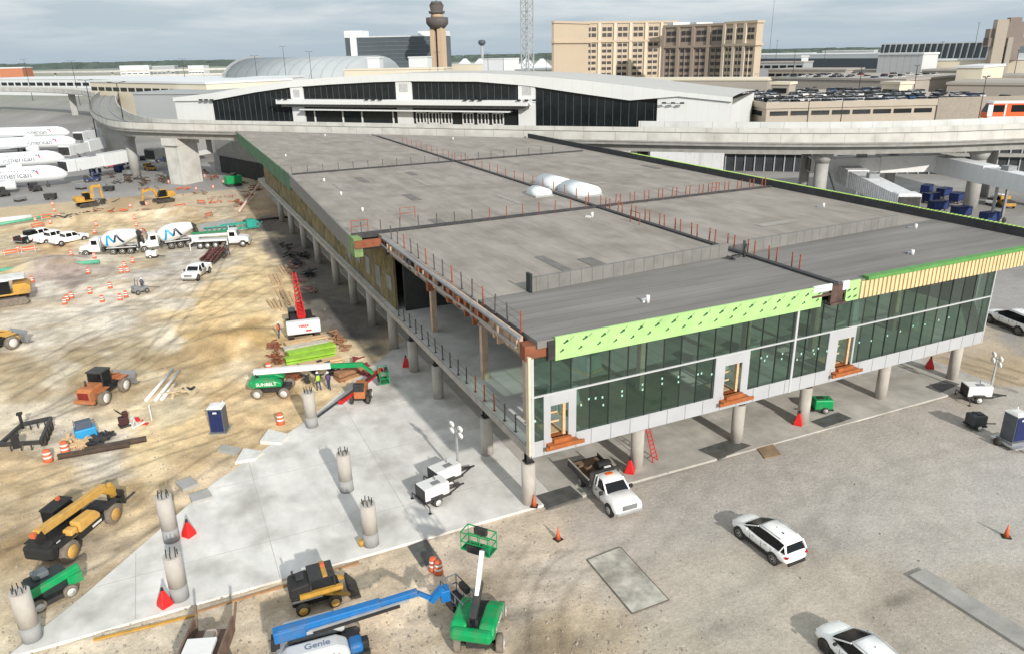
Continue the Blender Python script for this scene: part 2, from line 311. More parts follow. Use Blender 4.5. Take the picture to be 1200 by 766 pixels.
# wheel tracks and damp patches
def seg(a, b, w, depth, curve=0, pair=1.9):
    global C; depth = depth*.75; w = w*.62
    A, Bp = np.array(G(*a)[:2]), np.array(G(*b)[:2]); d = Bp-A; Ln = np.hypot(*d); d = d/Ln; n = np.array([-d[1], d[0]])
    u = (X-A[0])*d[0]+(Y-A[1])*d[1]; v = (X-A[0])*n[0]+(Y-A[1])*n[1] - curve*np.sin(np.clip(u/Ln, 0, 1)*np.pi) - (fbm(X, Y, 8, 51)-.5)*1.2
    m = ((u > 0) & (u < Ln))
    for off in (-pair/2, pair/2):
        C *= (1 - depth*np.exp(-((v-off)/w)**2)*m*(.4+.9*fbm(X, Y, 2.5, 52)))[..., None]
for a, b, w, dd, cu in (((20,470),(160,400),.35,.25,1),((60,480),(210,385),.35,.25,-1),((0,455),(120,385),.3,.2,0),((0,380),(300,345),.5,.12,1),((0,365),(280,350),.4,.14,-1),((250,560),(120,640),.4,.2,.6),((330,500),(170,600),.4,.22,-1),
  ((600,760),(640,640),.28,.12,.6),((640,766),(700,640),.3,.12,1.2),((600,660),(760,640),.25,.10,-.5),((700,766),(820,560),.5,.08,1),((780,766),(1000,560),.6,.07,-1.5),((900,620),(1190,520),.6,.06,1),((1100,766),(900,520),.7,.05,2),
  ((0,600),(150,545),.4,.22,0),((0,640),(80,600),.4,.3,0),((0,545),(110,530),.4,.14,0),((20,560),(300,470),.4,.16,-.5),((200,330),(330,250),.4,.12,0),((180,345),(290,270),.4,.12,1),((60,420),(290,300),.4,.16,1),((100,430),(310,310),.4,.15,-1),((150,440),(330,330),.35,.14,.5),((30,400),(240,310),.4,.12,0),((180,420),(300,250),.35,.2,.6),((0,430),(250,360),.4,.25,-.6),((20,500),(240,420),.35,.3,.5),((90,560),(280,500),.35,.3,0),((60,350),(300,320),.4,.2,.4),((230,600),(60,700),.3,.25,.4),((260,620),(330,560),.3,.15,0),((230,480),(340,420),.35,.25,.3),((540,766),(620,650),.3,.1,.4),((480,740),(660,700),.28,.14,.4),((1110,430),(1199,455),.4,.28,0),((1105,415),(1199,440),.4,.28,0)): seg(a, b, w, dd, cu)
for px, py, w, h, k in ((845,735,1.4,.5,.12),(1052,702,1.6,.35,.2),(1130,690,1.8,.4,.12),(640,755,2,1.2,.2),(700,745,2.2,.8,.12),(560,690,1.6,1.3,.12),(20,640,3,2,.12),(160,380,5,1.2,.1),(930,640,3,2,.05),(610,720,1.4,1.0,.12)):
    C *= (1 - k*gauss(px, py, w, h)*(.3+1.4*fbm(X, Y, 1.5, 61)))[..., None]
_d = np.clip((4-X)/8, .25, 1)*np.clip((132-Y)/8, .15, 1); C *= (1 + _d*(fbm(X, Y, 1.1, 71, 4)-.5)*.42 + _d*(fbm(X, Y, 4.5, 72, 4)-.5)*.24)[..., None]
_w = np.clip((fbm(X*.5, Y, 2.6, 75, 4)-.56)*7, 0, 1)*np.clip(-X/6, 0, 1)*(Y < 128); C = C*(1-.26*_w[..., None])+np.array([158, 128, 90.])*.26*_w[..., None]
_w = np.clip((fbm(X, Y*.6, 3.4, 76, 4)-.57)*7, 0, 1)*np.clip(-X/6, 0, 1)*(Y < 128); C = C*(1-.2*_w[..., None])+np.array([240, 230, 210.])*.2*_w[..., None]
_g = C.mean(-1, keepdims=True); C = C*np.where(PX > 560, 1.05, 1.03)[..., None]; _sat = np.where((PX < 460) & ~((PX > 215) & (PY > 280) & (PY < 450)), .92, .88)[..., None]; C = _g+(C-_g)*_sat
C = np.clip(C, 4, 250)/255
LIN = np.where(C <= .04045, C/12.92, ((C+.055)/1.055)**2.4)*.92
ny, nx = X.shape
verts = np.stack([X, Y, Z], -1).reshape(-1, 3)
ii = np.arange(ny*nx).reshape(ny, nx)
quads = np.stack([ii[:-1, :-1], ii[:-1, 1:], ii[1:, 1:], ii[1:, :-1]], -1).reshape(-1, 4)
me = bpy.data.meshes.new('ground'); me.vertices.add(len(verts)); me.vertices.foreach_set('co', verts.astype(np.float32).ravel())
me.loops.add(quads.size); me.loops.foreach_set('vertex_index', quads.astype(np.int32).ravel())
me.polygons.add(len(quads)); me.polygons.foreach_set('loop_start', np.arange(0, quads.size, 4, dtype=np.int32)); me.polygons.foreach_set('loop_total', np.full(len(quads), 4, dtype=np.int32))
me.polygons.foreach_set('use_smooth', np.ones(len(quads), bool)); me.update(calc_edges=True); me.validate()
at_ = me.color_attributes.new('ground_colour', 'FLOAT_COLOR', 'POINT')
at_.data.foreach_set('color', np.concatenate([LIN.reshape(-1, 3), np.ones((ny*nx, 1))], 1).astype(np.float32).ravel())
gm = bpy.data.materials.new('ground'); gm.use_nodes = True; n = gm.node_tree.nodes; l = gm.node_tree.links; b = n['Principled BSDF']; b.inputs['Roughness'].default_value = .95; b.inputs['Specular IOR Level'].default_value = .15
va = n.new('ShaderNodeVertexColor'); va.layer_name = 'ground_colour'; tcn = n.new('ShaderNodeTexCoord')
cur = va.outputs[0]
for scl, am, det in ((.9, .09, 7), (4.5, .15, 9), (14, .16, 6), (40, .13, 3)):
    q = n.new('ShaderNodeTexNoise'); q.inputs['Scale'].default_value = scl; q.inputs['Detail'].default_value = det; q.inputs['Roughness'].default_value = .65; l.new(tcn.outputs['Object'], q.inputs['Vector'])
    r = n.new('ShaderNodeMapRange'); r.inputs['From Min'].default_value = .3; r.inputs['From Max'].default_value = .7; r.inputs['To Min'].default_value = 1-am; r.inputs['To Max'].default_value = 1+am; l.new(q.outputs[0], r.inputs['Value'])
    v = n.new('ShaderNodeVectorMath'); v.operation = 'SCALE'; l.new(cur, v.inputs[0]); l.new(r.outputs[0], v.inputs['Scale']); cur = v.outputs[0]
l.new(cur, b.inputs['Base Color'])
bp = n.new('ShaderNodeBump'); bp.inputs['Strength'].default_value = .6; bp.inputs['Distance'].default_value = .09; q = n.new('ShaderNodeTexNoise'); q.inputs['Scale'].default_value = 3; q.inputs['Detail'].default_value = 9; q.inputs['Roughness'].default_value = .7
l.new(tcn.outputs['Object'], q.inputs['Vector']); l.new(q.outputs[0], bp.inputs['Height']); l.new(bp.outputs[0], b.inputs['Normal'])
me.materials.append(gm); go = bpy.data.objects.new('ground', me); COL.objects.link(go); go['kind'] = 'structure'
def gz(x, y):
    i = int(np.clip(np.searchsorted(gx, x), 1, nx-1)); j = int(np.clip(np.searchsorted(gy, y), 1, ny-1))
    return float(max(Z[j, i], Z[j-1, i-1]))
def at(px, py, dz=0.0):
    x, y, _ = G(px, py); z = gz(x, y) if not (poly_mask(np.array([x]), np.array([y]), SLAB)[0] and Y.size) else .1
    return (x, y, z+dz)
# cast concrete slab and the strip under the building
slabm = mat('cast_slab', (.68, .665, .635), .85, var=.2, scale=.5, bump=.2, grime=.5, stretch=(1, .6, 1))
B().slab([SLAB[i] for i in (0, 1, 2, 3, 4, 5)] + [(3.4, 3.06), (.8, 3.1)], -.25, .1).build('pavement_slab', slabm, kind='structure')
under = mat('weathered_slab', (.46, .44, .405), .85, var=.26, scale=.4, bump=.15, grime=.35)
B().slab([(3.42, 3.06), (3.42, 135), (46.2, 84), (46.2, 2.2), (30, 2.4), (3.42, 2.9)], -.25, .095).build('pavement_beneath_building', under, kind='structure')
jm = mat('joint_filler', (.40, .385, .36), .9)
j = B(); 
for xx in (7.6, 12, 16.4, 20.8, 25.2, 29.6, 34, 38.4, 42.8): j.b2(xx-.025, xx+.025, 2.6, 34, .096, .1)
for yy in (7.5, 12.5, 17.5): j.b2(3.5, 46, yy-.025, yy+.025, .096, .1)
for a, b_ in (((-22, 3.2), (-22, 9.5)), ((-14.5, 3.2), (-14.5, 17.8)), ((-6, 3.2), (-6, 26)), ((-24, 7.1), (3, 7.1)), ((-17, 15), (3, 15)), ((-8.6, 22.5), (3, 22.5))):
    j.box((a[0]+b_[0])/2, (a[1]+b_[1])/2, .102, max(.03, abs(a[0]-b_[0])), max(.03, abs(a[1]-b_[1])), .004)
j.build('pavement_joints', jm, kind='structure')
# stained areas and plates let into the ground
def sheet(name, corners, m, z0=.0, z1=.03, lab=None, cat=None):
    o = B().slab([G(*c)[:2] for c in corners], z0, z1).build(name, m)
    if cat: tag(o, lab, cat)
    else: o['kind'] = 'structure'
    return o
plate = mat('steel_road_plate', (.12, .125, .125), .7, .3, var=.4, scale=1.2, grime=.5)
ply = mat('weathered_plywood', (.27, .19, .12), .9, var=.3, scale=1.2, grime=.3)
pconc = mat('patched_concrete', (.44, .42, .37), .95, var=.4, scale=1.1, grime=.75, bump=.3)
for lab, c, m, nm, cat in (
  ('dark steel trench plate beside the corner column base', ((628,582),(668,570),(683,583),(642,597)), plate, 'road_plate', 'steel plate'),
  ('dark steel trench plate below the middle of the glass front', ((818,528),(856,516),(880,523),(842,539)), plate, 'road_plate', 'steel plate'),
  ('dark steel plate right of the tall red cone near the green generator', ((950,495),(982,484),(998,491),(966,502)), plate, 'road_plate', 'steel plate'),
  ('dark steel plate at the foot of the rightmost column', ((1084,454),(1108,446),(1124,451),(1102,461)), plate, 'road_plate', 'steel plate'),
  ('brown plywood sheet lying in front of the concrete strip', ((881,517),(900,513),(916,533),(896,537)), ply, 'plywood_sheet', 'plywood sheet'),
  ('stained rectangular concrete patch framed with steel in the gravel yard', ((688,656),(727,641),(784,703),(741,719)), pconc, 'trench_cover', 'concrete patch')):
    x0 = .1 if nm != 'trench_cover' else -.02
    sheet(nm, c, m, .0, .125 if nm == 'road_plate' else .05, lab, cat)
sheet('long_slab', ((1065,676),(1083,668),(1215,748),(1206,766)), mat('grey_precast', (.34, .33, .31), .85, var=.2, scale=.8, grime=.3, bump=.2), -.02, .16, 'long grey precast concrete slab lying at the right edge of the yard', 'concrete slab')
fr = B()
cs = [G(*q) for q in ((688,656),(727,641),(784,703),(741,719))]
for i in range(4): fr.bar((cs[i][0], cs[i][1], .04), (cs[(i+1) % 4][0], cs[(i+1) % 4][1], .04), .06, .04)
fr.build('cover_frame', mat('brown_frame', (.16, .14, .115), .9, var=.3)).parent = [o for o in COL.objects if o.name.startswith('trench_cover')][0]
# ---------------------------------------------------------------- concourse under construction
def catmull_(p, n=5):
    out = []; p = [np.array(q, float) for q in p]; p = [2*p[0]-p[1]]+p+[2*p[-1]-p[-2]]
    for i in range(1, len(p)-2):
        for k in range(n+1):
            t = k/n; a, b_, c, d = p[i-1:i+3]; out.append(tuple(.5*((2*b_)+(c-a)*t+(2*a-5*b_+4*c-d)*t*t+(3*b_-a-3*c+d)*t**3)))
            if k == n and i < len(p)-3: out.pop()
    return out
def XF(px, py, y0=0.0):            # a point of a plane y = y0 seen at a pixel
    d = ray(px, py); k = (y0-CAM[1])/d[1]; q = CAM + d*k; return float(q[0]), float(q[2])
roofm = mat('roof_membrane', (.30, .27, .24), .9, var=.2, scale=.5, bump=.25, grime=.45, stretch=(1.3, .4, 1), lines=[(0, 2.2, .22, .04)])
roofm2 = mat('roof_membrane_front', (.205, .195, .185), .9, var=.25, scale=.3, bump=.25, grime=.25, stretch=(.2, 1.5, 1), lines=[(1, 1.1, .25, .05)])
parm = mat('parapet_membrane', (.20, .195, .185), .9, var=.15, scale=.8, lines=[(0, .9, .35, .04)])
curbm = mat('dark_curb', (.05, .05, .052), .8, var=.3)
sheath = mat('green_sheathing', (.38, .62, .24), .6, var=.10, scale=1.5, grime=.2, lines=[(0, 2.44, .3, .018)])
markg = mat('sheathing_print', (.03, .10, .05), .8)
yel = mat('ribbed_yellow_panel', (.66, .52, .29), .7, var=.1, scale=1.5)
yeld = mat('stud_gap', (.36, .27, .14), .8, var=.2)
ggreen = mat('green_flashing', (.10, .28, .07), .6, var=.15)
panelm = mat('metal_panel', (.46, .47, .49), .45, .1, var=.05, scale=.6, grime=.12)
frame_l = mat('light_frame', (.55, .56, .57), .45, .2, var=.05)
frame_d = mat('dark_mullion', (.03, .04, .038), .5, .3)
gl_f = glassmat('facade_glass', (.46, .62, .52), refl=.10, tr=.82, dark=(.10, .145, .115))
gl_d = glassmat('dark_glass', (.10, .15, .14), refl=.1, tr=.3)
densg = mat('yellow_gypsum_board', (.17, .145, .07), .9, var=.6, scale=.7, grime=.8)
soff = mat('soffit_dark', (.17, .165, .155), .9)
bld = thing('terminal_concourse', 'long new concourse with flat grey roof and dark glass front raised on round concrete columns', 'building', (0, 0, 0))
ZR, ZF = 13.0, 6.2
RE = 46.3
gw = [G(px, py, 14.2)[:2] for px, py in ((300, 147), (450, 150), (600, 153), (650, 154))]   # front of the guideway above the roof's end
rear = [(-.6, gw[0][1]-2), (gw[1][0], gw[1][1]-2.2), (gw[2][0], gw[2][1]-2.2), (RE, gw[2][1]-8)]
# roof decks, one per bay between the expansion joints
def deck(name, pts, z=ZR, m=roofm): return B().slab(pts, z-.45, z).build(name, m, bld)
SX = 22.9
deck('roof_deck', [(.4, -.05), (SX-.2, -.05), (SX-.2, 9.3), (.4, 8.4)], ZR, roofm2)
deck('roof_deck', [(SX+.2, -.05), (RE, -.05), (RE, 10.5), (SX+.2, 9.35)], ZR+.02, roofm2)
deck('roof_deck', [(.2, 8.45), (SX-.2, 9.35), (SX-.2, 30.5), (-.2, 30.2)])
deck('roof_deck', [(SX+.2, 9.4), (RE, 10.55), (RE, 30.9), (SX+.2, 30.7)])
deck('roof_deck', [(-2.6, 31.0), (SX-.2, 31.2), (SX-.2, 71), (-1.1, 70.6)])
def gwy(x):
    pts = sorted([G(px, py, 14.2)[:2] for px, py in ((200, 145), (300, 147), (450, 150), (600, 153), (700, 154.5), (800, 156))]); return float(np.interp(x, [a for a, _ in pts], [c for _, c in pts]))-1.6
deck('roof_deck', [(SX+.2, 31.2), (RE, 31.4), (RE, gwy(RE))]+[(x, gwy(x)) for x in (40, 34, 28)]+[(SX+.2, gwy(SX))])
deck('roof_deck', [(-1.1, 71.3), (SX-.2, 71.6)]+[(x, gwy(x)) for x in (SX-.2, 16, 8)]+[(-.6, gwy(-.6))])
# curbs along the joints
cb = B(); cb.b2(SX-.22, SX+.22, 0, gw[1][1]-4, ZR-.3, ZR+.16); cb.build('joint_curb', curbm, bld)
cb = B(); cb.box((RE-2.6)/2, 30.85, ZR-.05, RE+2.4, .45, .45, R(.45)); cb.build('joint_curb', curbm, bld)
cb = B(); cb.box(22.0, 71.2, ZR-.05, 45.5, .5, .42, R(.5)); cb.build('joint_curb', curbm, bld)
_pr = random.Random(21)
pm1 = mat('membrane_patch_light', (.33, .31, .285), .9, var=.15, scale=1.2, grime=.4); pm2 = mat('membrane_patch_dark', (.17, .16, .15), .9, var=.2, scale=1.2, grime=.3)
for _ in range(16):
    x, y = _pr.uniform(1, 44), _pr.uniform(2, 66)
    if abs(x-SX) < 2.2 or abs(y-30.8) < 1.5 or abs(y-9.5) < 2.2 or (x > 38 and y > 60): continue
    B().box(x, y, ZR+.026, _pr.uniform(.5, 1.3), _pr.uniform(1.5, 7), .008, R(_pr.choice((0, 0, 90)))).build('membrane_patch', _pr.choice((pm1, pm2)), bld)
# low screen walls standing across the front bays
for a, b_ in (((4.1, 8.3), (21.6, 9.5)), ((23.3, 9.5), (41.3, 10.4))):
    ang = math.atan2(b_[1]-a[1], b_[0]-a[0]); B().box((a[0]+b_[0])/2, (a[1]+b_[1])/2, ZR+.48, math.hypot(b_[0]-a[0], b_[1]-a[1]), .3, .96, ang).build('roof_upstand', parm, bld)
B().b2(3.95, 4.12, 8.0, 8.6, ZR, ZR+1.3).build('upstand_end', frame_d, bld)
# right parapet with green clips, dark inner face
p_ = B(); p_.b2(RE, RE+.35, -.1, gwy(RE), ZR-.5, ZR+.75); p_.build('parapet', curbm, bld)
p_ = B(); 
for k in range(150):
    y = .5+k*.4
    if y < 60: p_.b2(RE+.0, RE+.38, y, y+.2, ZR+.753, ZR+.80)
p_.build('parapet_clips', mat('lime_clip', (.40, .62, .14), .5), bld)
# left edge: bare steel over the open bay, fascias beyond
e = B(); e.b2(-.1, .12, 1.2, 28.6, ZR-1.1, ZR-.05); e.build('edge_beam', tan, bld)
e = B(); e.b2(-.35, -.1, 1.0, 28.8, ZR-.12, ZR+.02); e.b2(-.5, -.36, 1.0, 28.6, ZR-.62, ZR-.5); e.build('edge_angle', grey, bld)
e = B(); e.b2(-2.7, 1.6, 28.7, 29.1, ZR-.75, ZR-.1); e.build('edge_beam', rust, bld)
e = B(); e.box(.9, .5, ZR-.75, 2.2, .9, .9, R(-8)); e.b2(.2, .5, .3, 2.2, ZR-1.6, ZR-.6); e.build('corner_steel', rust, bld)
e = B(); e.slab([(-2.75, 30.9), (-2.6, 30.9), (-1.1, 70.7), (-1.25, 70.7)], ZR-1.55, ZR+.08); e.build('fascia', mat('grey_fascia', (.17, .17, .17), .7, var=.1, lines=[(1, 3, .3, .03)]), bld)
e = B(); e.slab([(-1.25, 70.8), (-1.1, 70.8), (-.6, rear[0][1]), (-.75, rear[0][1])], ZR-2.1, ZR+.08); e.build('fascia', mat('green_fascia', (.07, .16, .09), .8, var=.3, scale=.5), bld)
e = B(); e.b2(-2.75, -2.0, 28.9, 30.9, ZR-1.55, ZR+.1); e.build('fascia_return', mat('green_board', (.16, .24, .10), .8, var=.5, scale=1), bld)
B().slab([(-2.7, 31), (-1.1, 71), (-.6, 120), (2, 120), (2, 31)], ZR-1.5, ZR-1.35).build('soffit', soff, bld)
# upper floor: slab, back wall, glazing seen through, inner walls
fl = mat('deck_concrete', (.60, .59, .56), .9, var=.15, scale=.5, grime=.3)
B().slab([(0, .15), (39.6, .15), (46, 5), (46, 70), (8, 118), (0, 118)], 5.85, ZF).build('floor_slab', fl, bld)
B().b2(-.06, 0, .1, 118, 5.7, ZF+.03).build('slab_edge', mat('slab_edge_form', (.36, .34, .31), .8, var=.2, grime=.3), bld)
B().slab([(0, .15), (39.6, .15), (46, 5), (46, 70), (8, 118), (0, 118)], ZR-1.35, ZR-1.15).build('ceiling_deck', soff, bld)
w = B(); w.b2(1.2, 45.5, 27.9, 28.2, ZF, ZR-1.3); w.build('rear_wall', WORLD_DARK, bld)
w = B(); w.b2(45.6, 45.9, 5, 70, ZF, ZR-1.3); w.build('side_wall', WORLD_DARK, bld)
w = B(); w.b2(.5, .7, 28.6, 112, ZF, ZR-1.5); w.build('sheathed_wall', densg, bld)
w = B(); 
for yy in (29.5, 33.2, 37, 41, 45): w.b2(.44, .5, yy, yy+1.6, ZF+.8+(yy % 3)*.3, ZF+2.9)
w.build('wall_patches', mat('grey_board', (.22, .23, .24), .8, var=.3, scale=1), bld)
# deck hatch tint inside the open bay
B().b2(4, 14, 1.2, 7.5, ZF+.004, ZF+.012).build('floor_mat', mat('olive_floor', (.14, .16, .09), .9, var=.15), bld)
# columns below: concrete drum, steel stub, and fireproofed steel above
def column(x, y, upper=True, stub=True, h=3.15, r=.46):
    B().cyl((x, y, -.1), (x, y, h), r, n=20).build('column', colm, bld)
    if stub:
        c = B(); c.b2(x-.2, x+.2, y-.2, y-.16, h, 5.86); c.b2(x-.2, x+.2, y+.16, y+.2, h, 5.86); c.b2(x-.03, x+.03, y-.16, y+.16, h, 5.86); c.b2(x-.3, x+.3, y-.3, y+.3, h, h+.08); c.b2(x-.25, x+.25, y-.25, y+.25, h+2.0, h+2.2)
        c.build('steel_stub', dark, bld)
    if upper:
        c = B(); c.b2(x-.22, x+.22, y-.22, y+.22, ZF, ZR-1.1); c.build('steel_column', tan, bld)
        c = B(); c.b2(x-.3, x+.3, y-.3, y+.3, ZR-1.15, ZR-.5); c.build('column_head', rust, bld)
for x, y in ((1.6, 3.75), (1.7, 10.9), (1.75, 21.7), (1.7, 28.3)): column(x, y)
for y in (34.8, 43, 51.4, 60.7, 72.4, 83, 94, 105): column(1.7, y, upper=False, h=4.6 if y > 30 else 3.15)
for x, y in ((10.48, 4.35), (19.3, 4.1), (25.96, 4.1), (35.1, 4.5), (43.94, 4.4)): column(x, y, upper=(x < 40), h=3.2 if x < 40 else 3.5, stub=True)
for y in (15.5, 27): 
    for x in (10.5, 19.3, 28, 37, 44.5): column(x, y, upper=False)
# glass front
X0, X1 = 0.0, 39.8
ZS, ZM, ZT = 6.75, 9.62, 12.0
OP = ((.8, 2.95, 1.25, 2.43), (13.15, 15.95, 13.95, 15.35), (22.95, 25.5, 23.85, 25.35))   # surround x0 x1, opening x0 x1
f = B(); xs = [X0]+[v for o in OP for v in (o[0], o[1])]+[X1]
f.b2(X0, X1, -.02, .12, 5.75, ZS)
for o in OP: 
    f.b2(o[0], o[2], -.03, .1, ZS, ZM-.05); f.b2(o[3], o[1], -.03, .1, ZS, ZM-.05); f.b2(o[2], o[3], -.03, .1, 8.85, ZM-.05)
f.build('spandrel_panel', panelm, bld, bevel=.01)
f = B(); x = .0
js = [.8, 2.95, 4.0]+[4.0+1.39*k for k in range(1, 26)]
for q in js:
    if q < X1: f.b2(q-.015, q+.015, -.026, -.0205, 5.76, ZS-.01)
f.build('panel_joint', mat('panel_shadow_gap', (.12, .12, .13), .8), bld)
gls = [gl_f, glassmat('facade_glass_darker', (.34, .48, .40), refl=.10, tr=.74, dark=(.07, .105, .085)), glassmat('facade_glass_bluish', (.50, .66, .60), refl=.14, tr=.82, dark=(.13, .18, .15))]
def panes(a, b_, z0, z1):
    cuts = [a]+[1.3*k for k in range(1, 31) if a+.2 < 1.3*k < b_-.2]+[b_]
    for c0, c1 in zip(cuts[:-1], cuts[1:]):
        t_ = [.03+rnd.uniform(-.012, .012) for _ in range(3)]
        B().quad((c0, t_[0], z0), (c1, t_[1], z0), (c1, t_[1]+t_[2]-t_[0], z1), (c0, t_[2], z1)).build('window', rnd.choice(gls), bld)
for (a, b_) in ((X0+.05, OP[0][0]), (OP[0][1], OP[1][0]), (OP[1][1], OP[2][0]), (OP[2][1], X1)):
    panes(a, b_, ZS, ZM)
panes(X0+.05, X1, ZM, ZT)
f = B()
mx_ = [1.3*k for k in range(1, 31)]
for q in mx_:
    if q < X1-.3: f.b2(q-.03, q+.03, -.0, .10, ZM, ZT)
    if q < X1-.3 and not any(o[0]-.1 < q < o[1]+.1 for o in OP): f.b2(q-.03, q+.03, -.0, .10, ZS, ZM)
pass
for q in mx_:
    if q > X1-.3: continue
    f = B(); f.b2(q-.03, q+.03, -.0, .10, ZM if any(o[0]-.1 < q < o[1]+.1 for o in OP) else ZS, ZT); f.build('mullion', frame_d, bld)
f = B(); f.b2(X0, X1, -.05, .08, ZM-.05, ZM+.05); f.b2(X0, .16, -.06, .2, 5.9, 12.0); f.b2(19.68, 19.86, -.06, .1, 5.75, 12.0); f.b2(X1-.05, X1+.05, -.05, .15, 5.75, 12.0)
f.build('light_mullions', frame_l, bld)
f = B(); f.b2(-.16, .02, -.02, .35, 5.9, 12.1); f.build('corner_stud', mat('cream_stud', (.62, .55, .42), .7, var=.15), bld)
for o in OP:
    f = B(); f.b2(o[2]-.3, o[3]+.5, -.5, .6, 6.35, 6.5); f.b2(o[2]-.5, o[3]+.9, -.42, -.3, 6.18, 6.4); f.b2(o[2]+.1, o[3]+.1, -.3, .5, 6.5, 6.75); f.build('loading_sill', mat('rusty_sill', (.36, .11, .03), .7, var=.3, grime=.2), bld)
    f = B(); f.b2(o[2]+.05, o[3]-.05, .6, 1.9, ZF+.3, ZF+.55); f.build('lumber_stack', wood, bld)
    f = B(); f.b2(o[2]+.02, o[2]+.8, .45, .5, 7.5, 7.62); f.b2(o[2]+.02, o[2]+.7, .45, .5, 8.1, 8.2); f.b2(o[3]-.3, o[3]-.12, .12, .3, ZS, 8.8); f.build('opening_guard', wood, bld)
# right end glass wall, return under the overhang
B().quad((X1, .05, ZS), (46.0, 5, ZS), (46.0, 5, ZT), (X1, .05, ZT)).build('end_window', gl_f, bld)
B().slab([(X1, .0), (X1+.1, .0), (46.1, 5), (46, 5.1)], 5.75, ZS).build('end_panel', panelm, bld)
# stickers on the panes
tapem = mat('pane_sticker', (.36, .60, .50), .6)
f = B()
for px, py in ((627,493),(690,467),(698,466),(706,465),(707,474),(681,474),(729,458),(729,463),(753,450),(753,456),(776,443),(776,449),(795,441),(795,447),(818,438),(822,437),(834,438),(892,419),(899,417),(896,422),(917,414),(916,420),(939,414),(934,421),(953,410),(954,414),(959,408),(969,411),(1007,401),(1021,399),(1040,393),(1055,388),(1070,382),(1084,380),(1100,375),(1112,372)):
    x, z = XF(px, py); f = B(); f.b2(x-.055, x+.055, -.004, .012, z-.07, z+.07); f.build('pane_sticker', tapem, bld)
for x in (3, 6.5, 10.5, 14.9, 19.3, 23.7, 28, 32, 36):
    f = B(); f.b2(x-.15, x+.15, .8, 27, ZR-1.75, ZR-1.36); f.build('ceiling_beam', mat('beam_grey', (.20, .19, .17), .8, var=.2), bld)
f = B(); f.b2(.4, 45, 8.6, 8.9, ZR-1.9, ZR-1.36); f.build('ceiling_beam', tan, bld)
for x, y, sx, sy, h in ((4.5, 4.5, 2.2, 1.2, 1.3), (9, 9, 1.6, 1.6, 1.1), (17, 5, 1.2, 2.4, 1.2), (21.5, 6, 1.6, 1.1, .9), (29, 5, 2.6, 1.2, 1.5), (33, 7, 1.2, 1.2, 2.0), (36.5, 4, 1.6, 1.0, 1.0)):
    t = thing('material_stack', 'shrouded stack of material on the upper floor behind the glass front', 'material stack', (x, y, ZF), .3, 'stacks behind the glass front'); B().box(0, 0, h/2+.1, sx, sy, h, tx=.8, ty=.8).build('wrap', mat('pale_wrap', (.35, .42, .40), .6, var=.2), t); B().box(0, 0, .06, sx*1.1, sy*1.1, .12).build('pallet', wood, t)
# fascia of the front
f = B(); f.b2(1.45, 21.5, -.22, -.08, 11.72, 13.12); f.b2(23.7, 24.95, -.22, -.08, 11.72, 13.12); f.build('sheathing_fascia', sheath, bld)
f = B()
for k in range(17):
    x = 1.95+k*1.2
    for (dx, z, s_) in ((.25, 12.72, 1.), (-.1, 12.22, .8)):
        x_ = x+rnd.uniform(-.12, .12); dx += x_-x; z += rnd.uniform(-.03, .03); f.box(x+dx, -.223, z, .34*s_, .012, .10*s_, ry=R(-22)); f.box(x+dx+.05, -.223, z+.085, .16*s_, .012, .06*s_, ry=R(-22))
    f.box(x+.55, -.223, 12.9, .30, .012, .025, ry=R(-38))
for x in (23.95, 24.5): f.box(x, -.223, 12.5, .3, .012, .12, ry=R(-22)); f.box(x+.1, -.223, 12.0, .3, .012, .12, ry=R(-22))
f.build('sheathing_marks', markg, bld)
f = B(); f.b2(20.7, 22.3, -.25, -.1, 12.75, 13.2); f.b2(23.3, 23.9, -.25, -.1, 12.6, 13.2); f.build('white_flashing', white, bld)
f = B(); f.b2(20.6, 23.5, -.27, -.12, 12.42, 12.56); f.b2(22.3, 23.4, -.24, -.05, 11.75, 13.0); f.b2(22.2, 23.6, -.4, .1, 11.7, 11.85); f.build('joint_steel', mat('brown_steel', (.10, .06, .05), .8, var=.4), bld)
f = B(); f.b2(25.0, RE+1.2, -.2, -.06, 11.75, 12.95); f.build('ribbed_fascia_backing', yeld, bld)
f = B(); x = 25.05
while x < RE+1.2: f.b2(x, x+.27, -.26, -.2, 11.75, 12.95); x += .42
f.build('ribbed_fascia', yel, bld)
f = B(); f.b2(25.6, RE+1.25, -.3, .25, 12.98, 13.22); f.build('fascia_cap', ggreen, bld)
f = B(); f.b2(RE+.9, RE+1.2, -.2, 60, 11.75, 12.95); f.b2(X1, RE+1.1, 0, 6, 11.7, 11.8); f.build('side_fascia', yeld, bld)
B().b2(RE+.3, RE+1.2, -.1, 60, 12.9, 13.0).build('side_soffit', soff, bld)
B().b2(1.0, 1.45, -.2, .4, 11.8, 12.9).build('bracket', dark, bld)
# guard posts, each a thing of its own
def post(x, y, z, lab, grp, h=1.2, m=rustp):
    global _post
    key = m.name
    if key not in _post:
        b = B(); b.box(0, 0, h/2, .075, .075, h); b.box(0, 0, .01, .2, .2, .02); b.box(0, 0, h*.96, .07, .07, .04)
        o = b.build('guard_post', m); _post[key] = o; o.location = (x, y, z)
    else:
        o = _post[key].copy(); COL.objects.link(o); o.location = (x, y, z)
    o.rotation_euler = (R(rnd.uniform(-2, 2)), R(rnd.uniform(-2, 2)), 0)
    tag(o, lab, 'guard post', grp)
_post = {}
darkp = mat('grey_post', (.10, .09, .09), .7, var=.3)
for k in range(27): 
    x = -1.6+k*1.78
    if abs(x-SX) < .4: continue
    post(x, 30.55+x*.008, ZR, 'thin rail post along the cross joint in the middle of the roof', 'rail posts along the middle cross joint', m=rustp if x > 10 else darkp)
    if x > 25: post(x+.55, 30.55+x*.008, ZR, 'thin rail post along the cross joint in the middle of the roof', 'rail posts along the middle cross joint')
y = 3.6
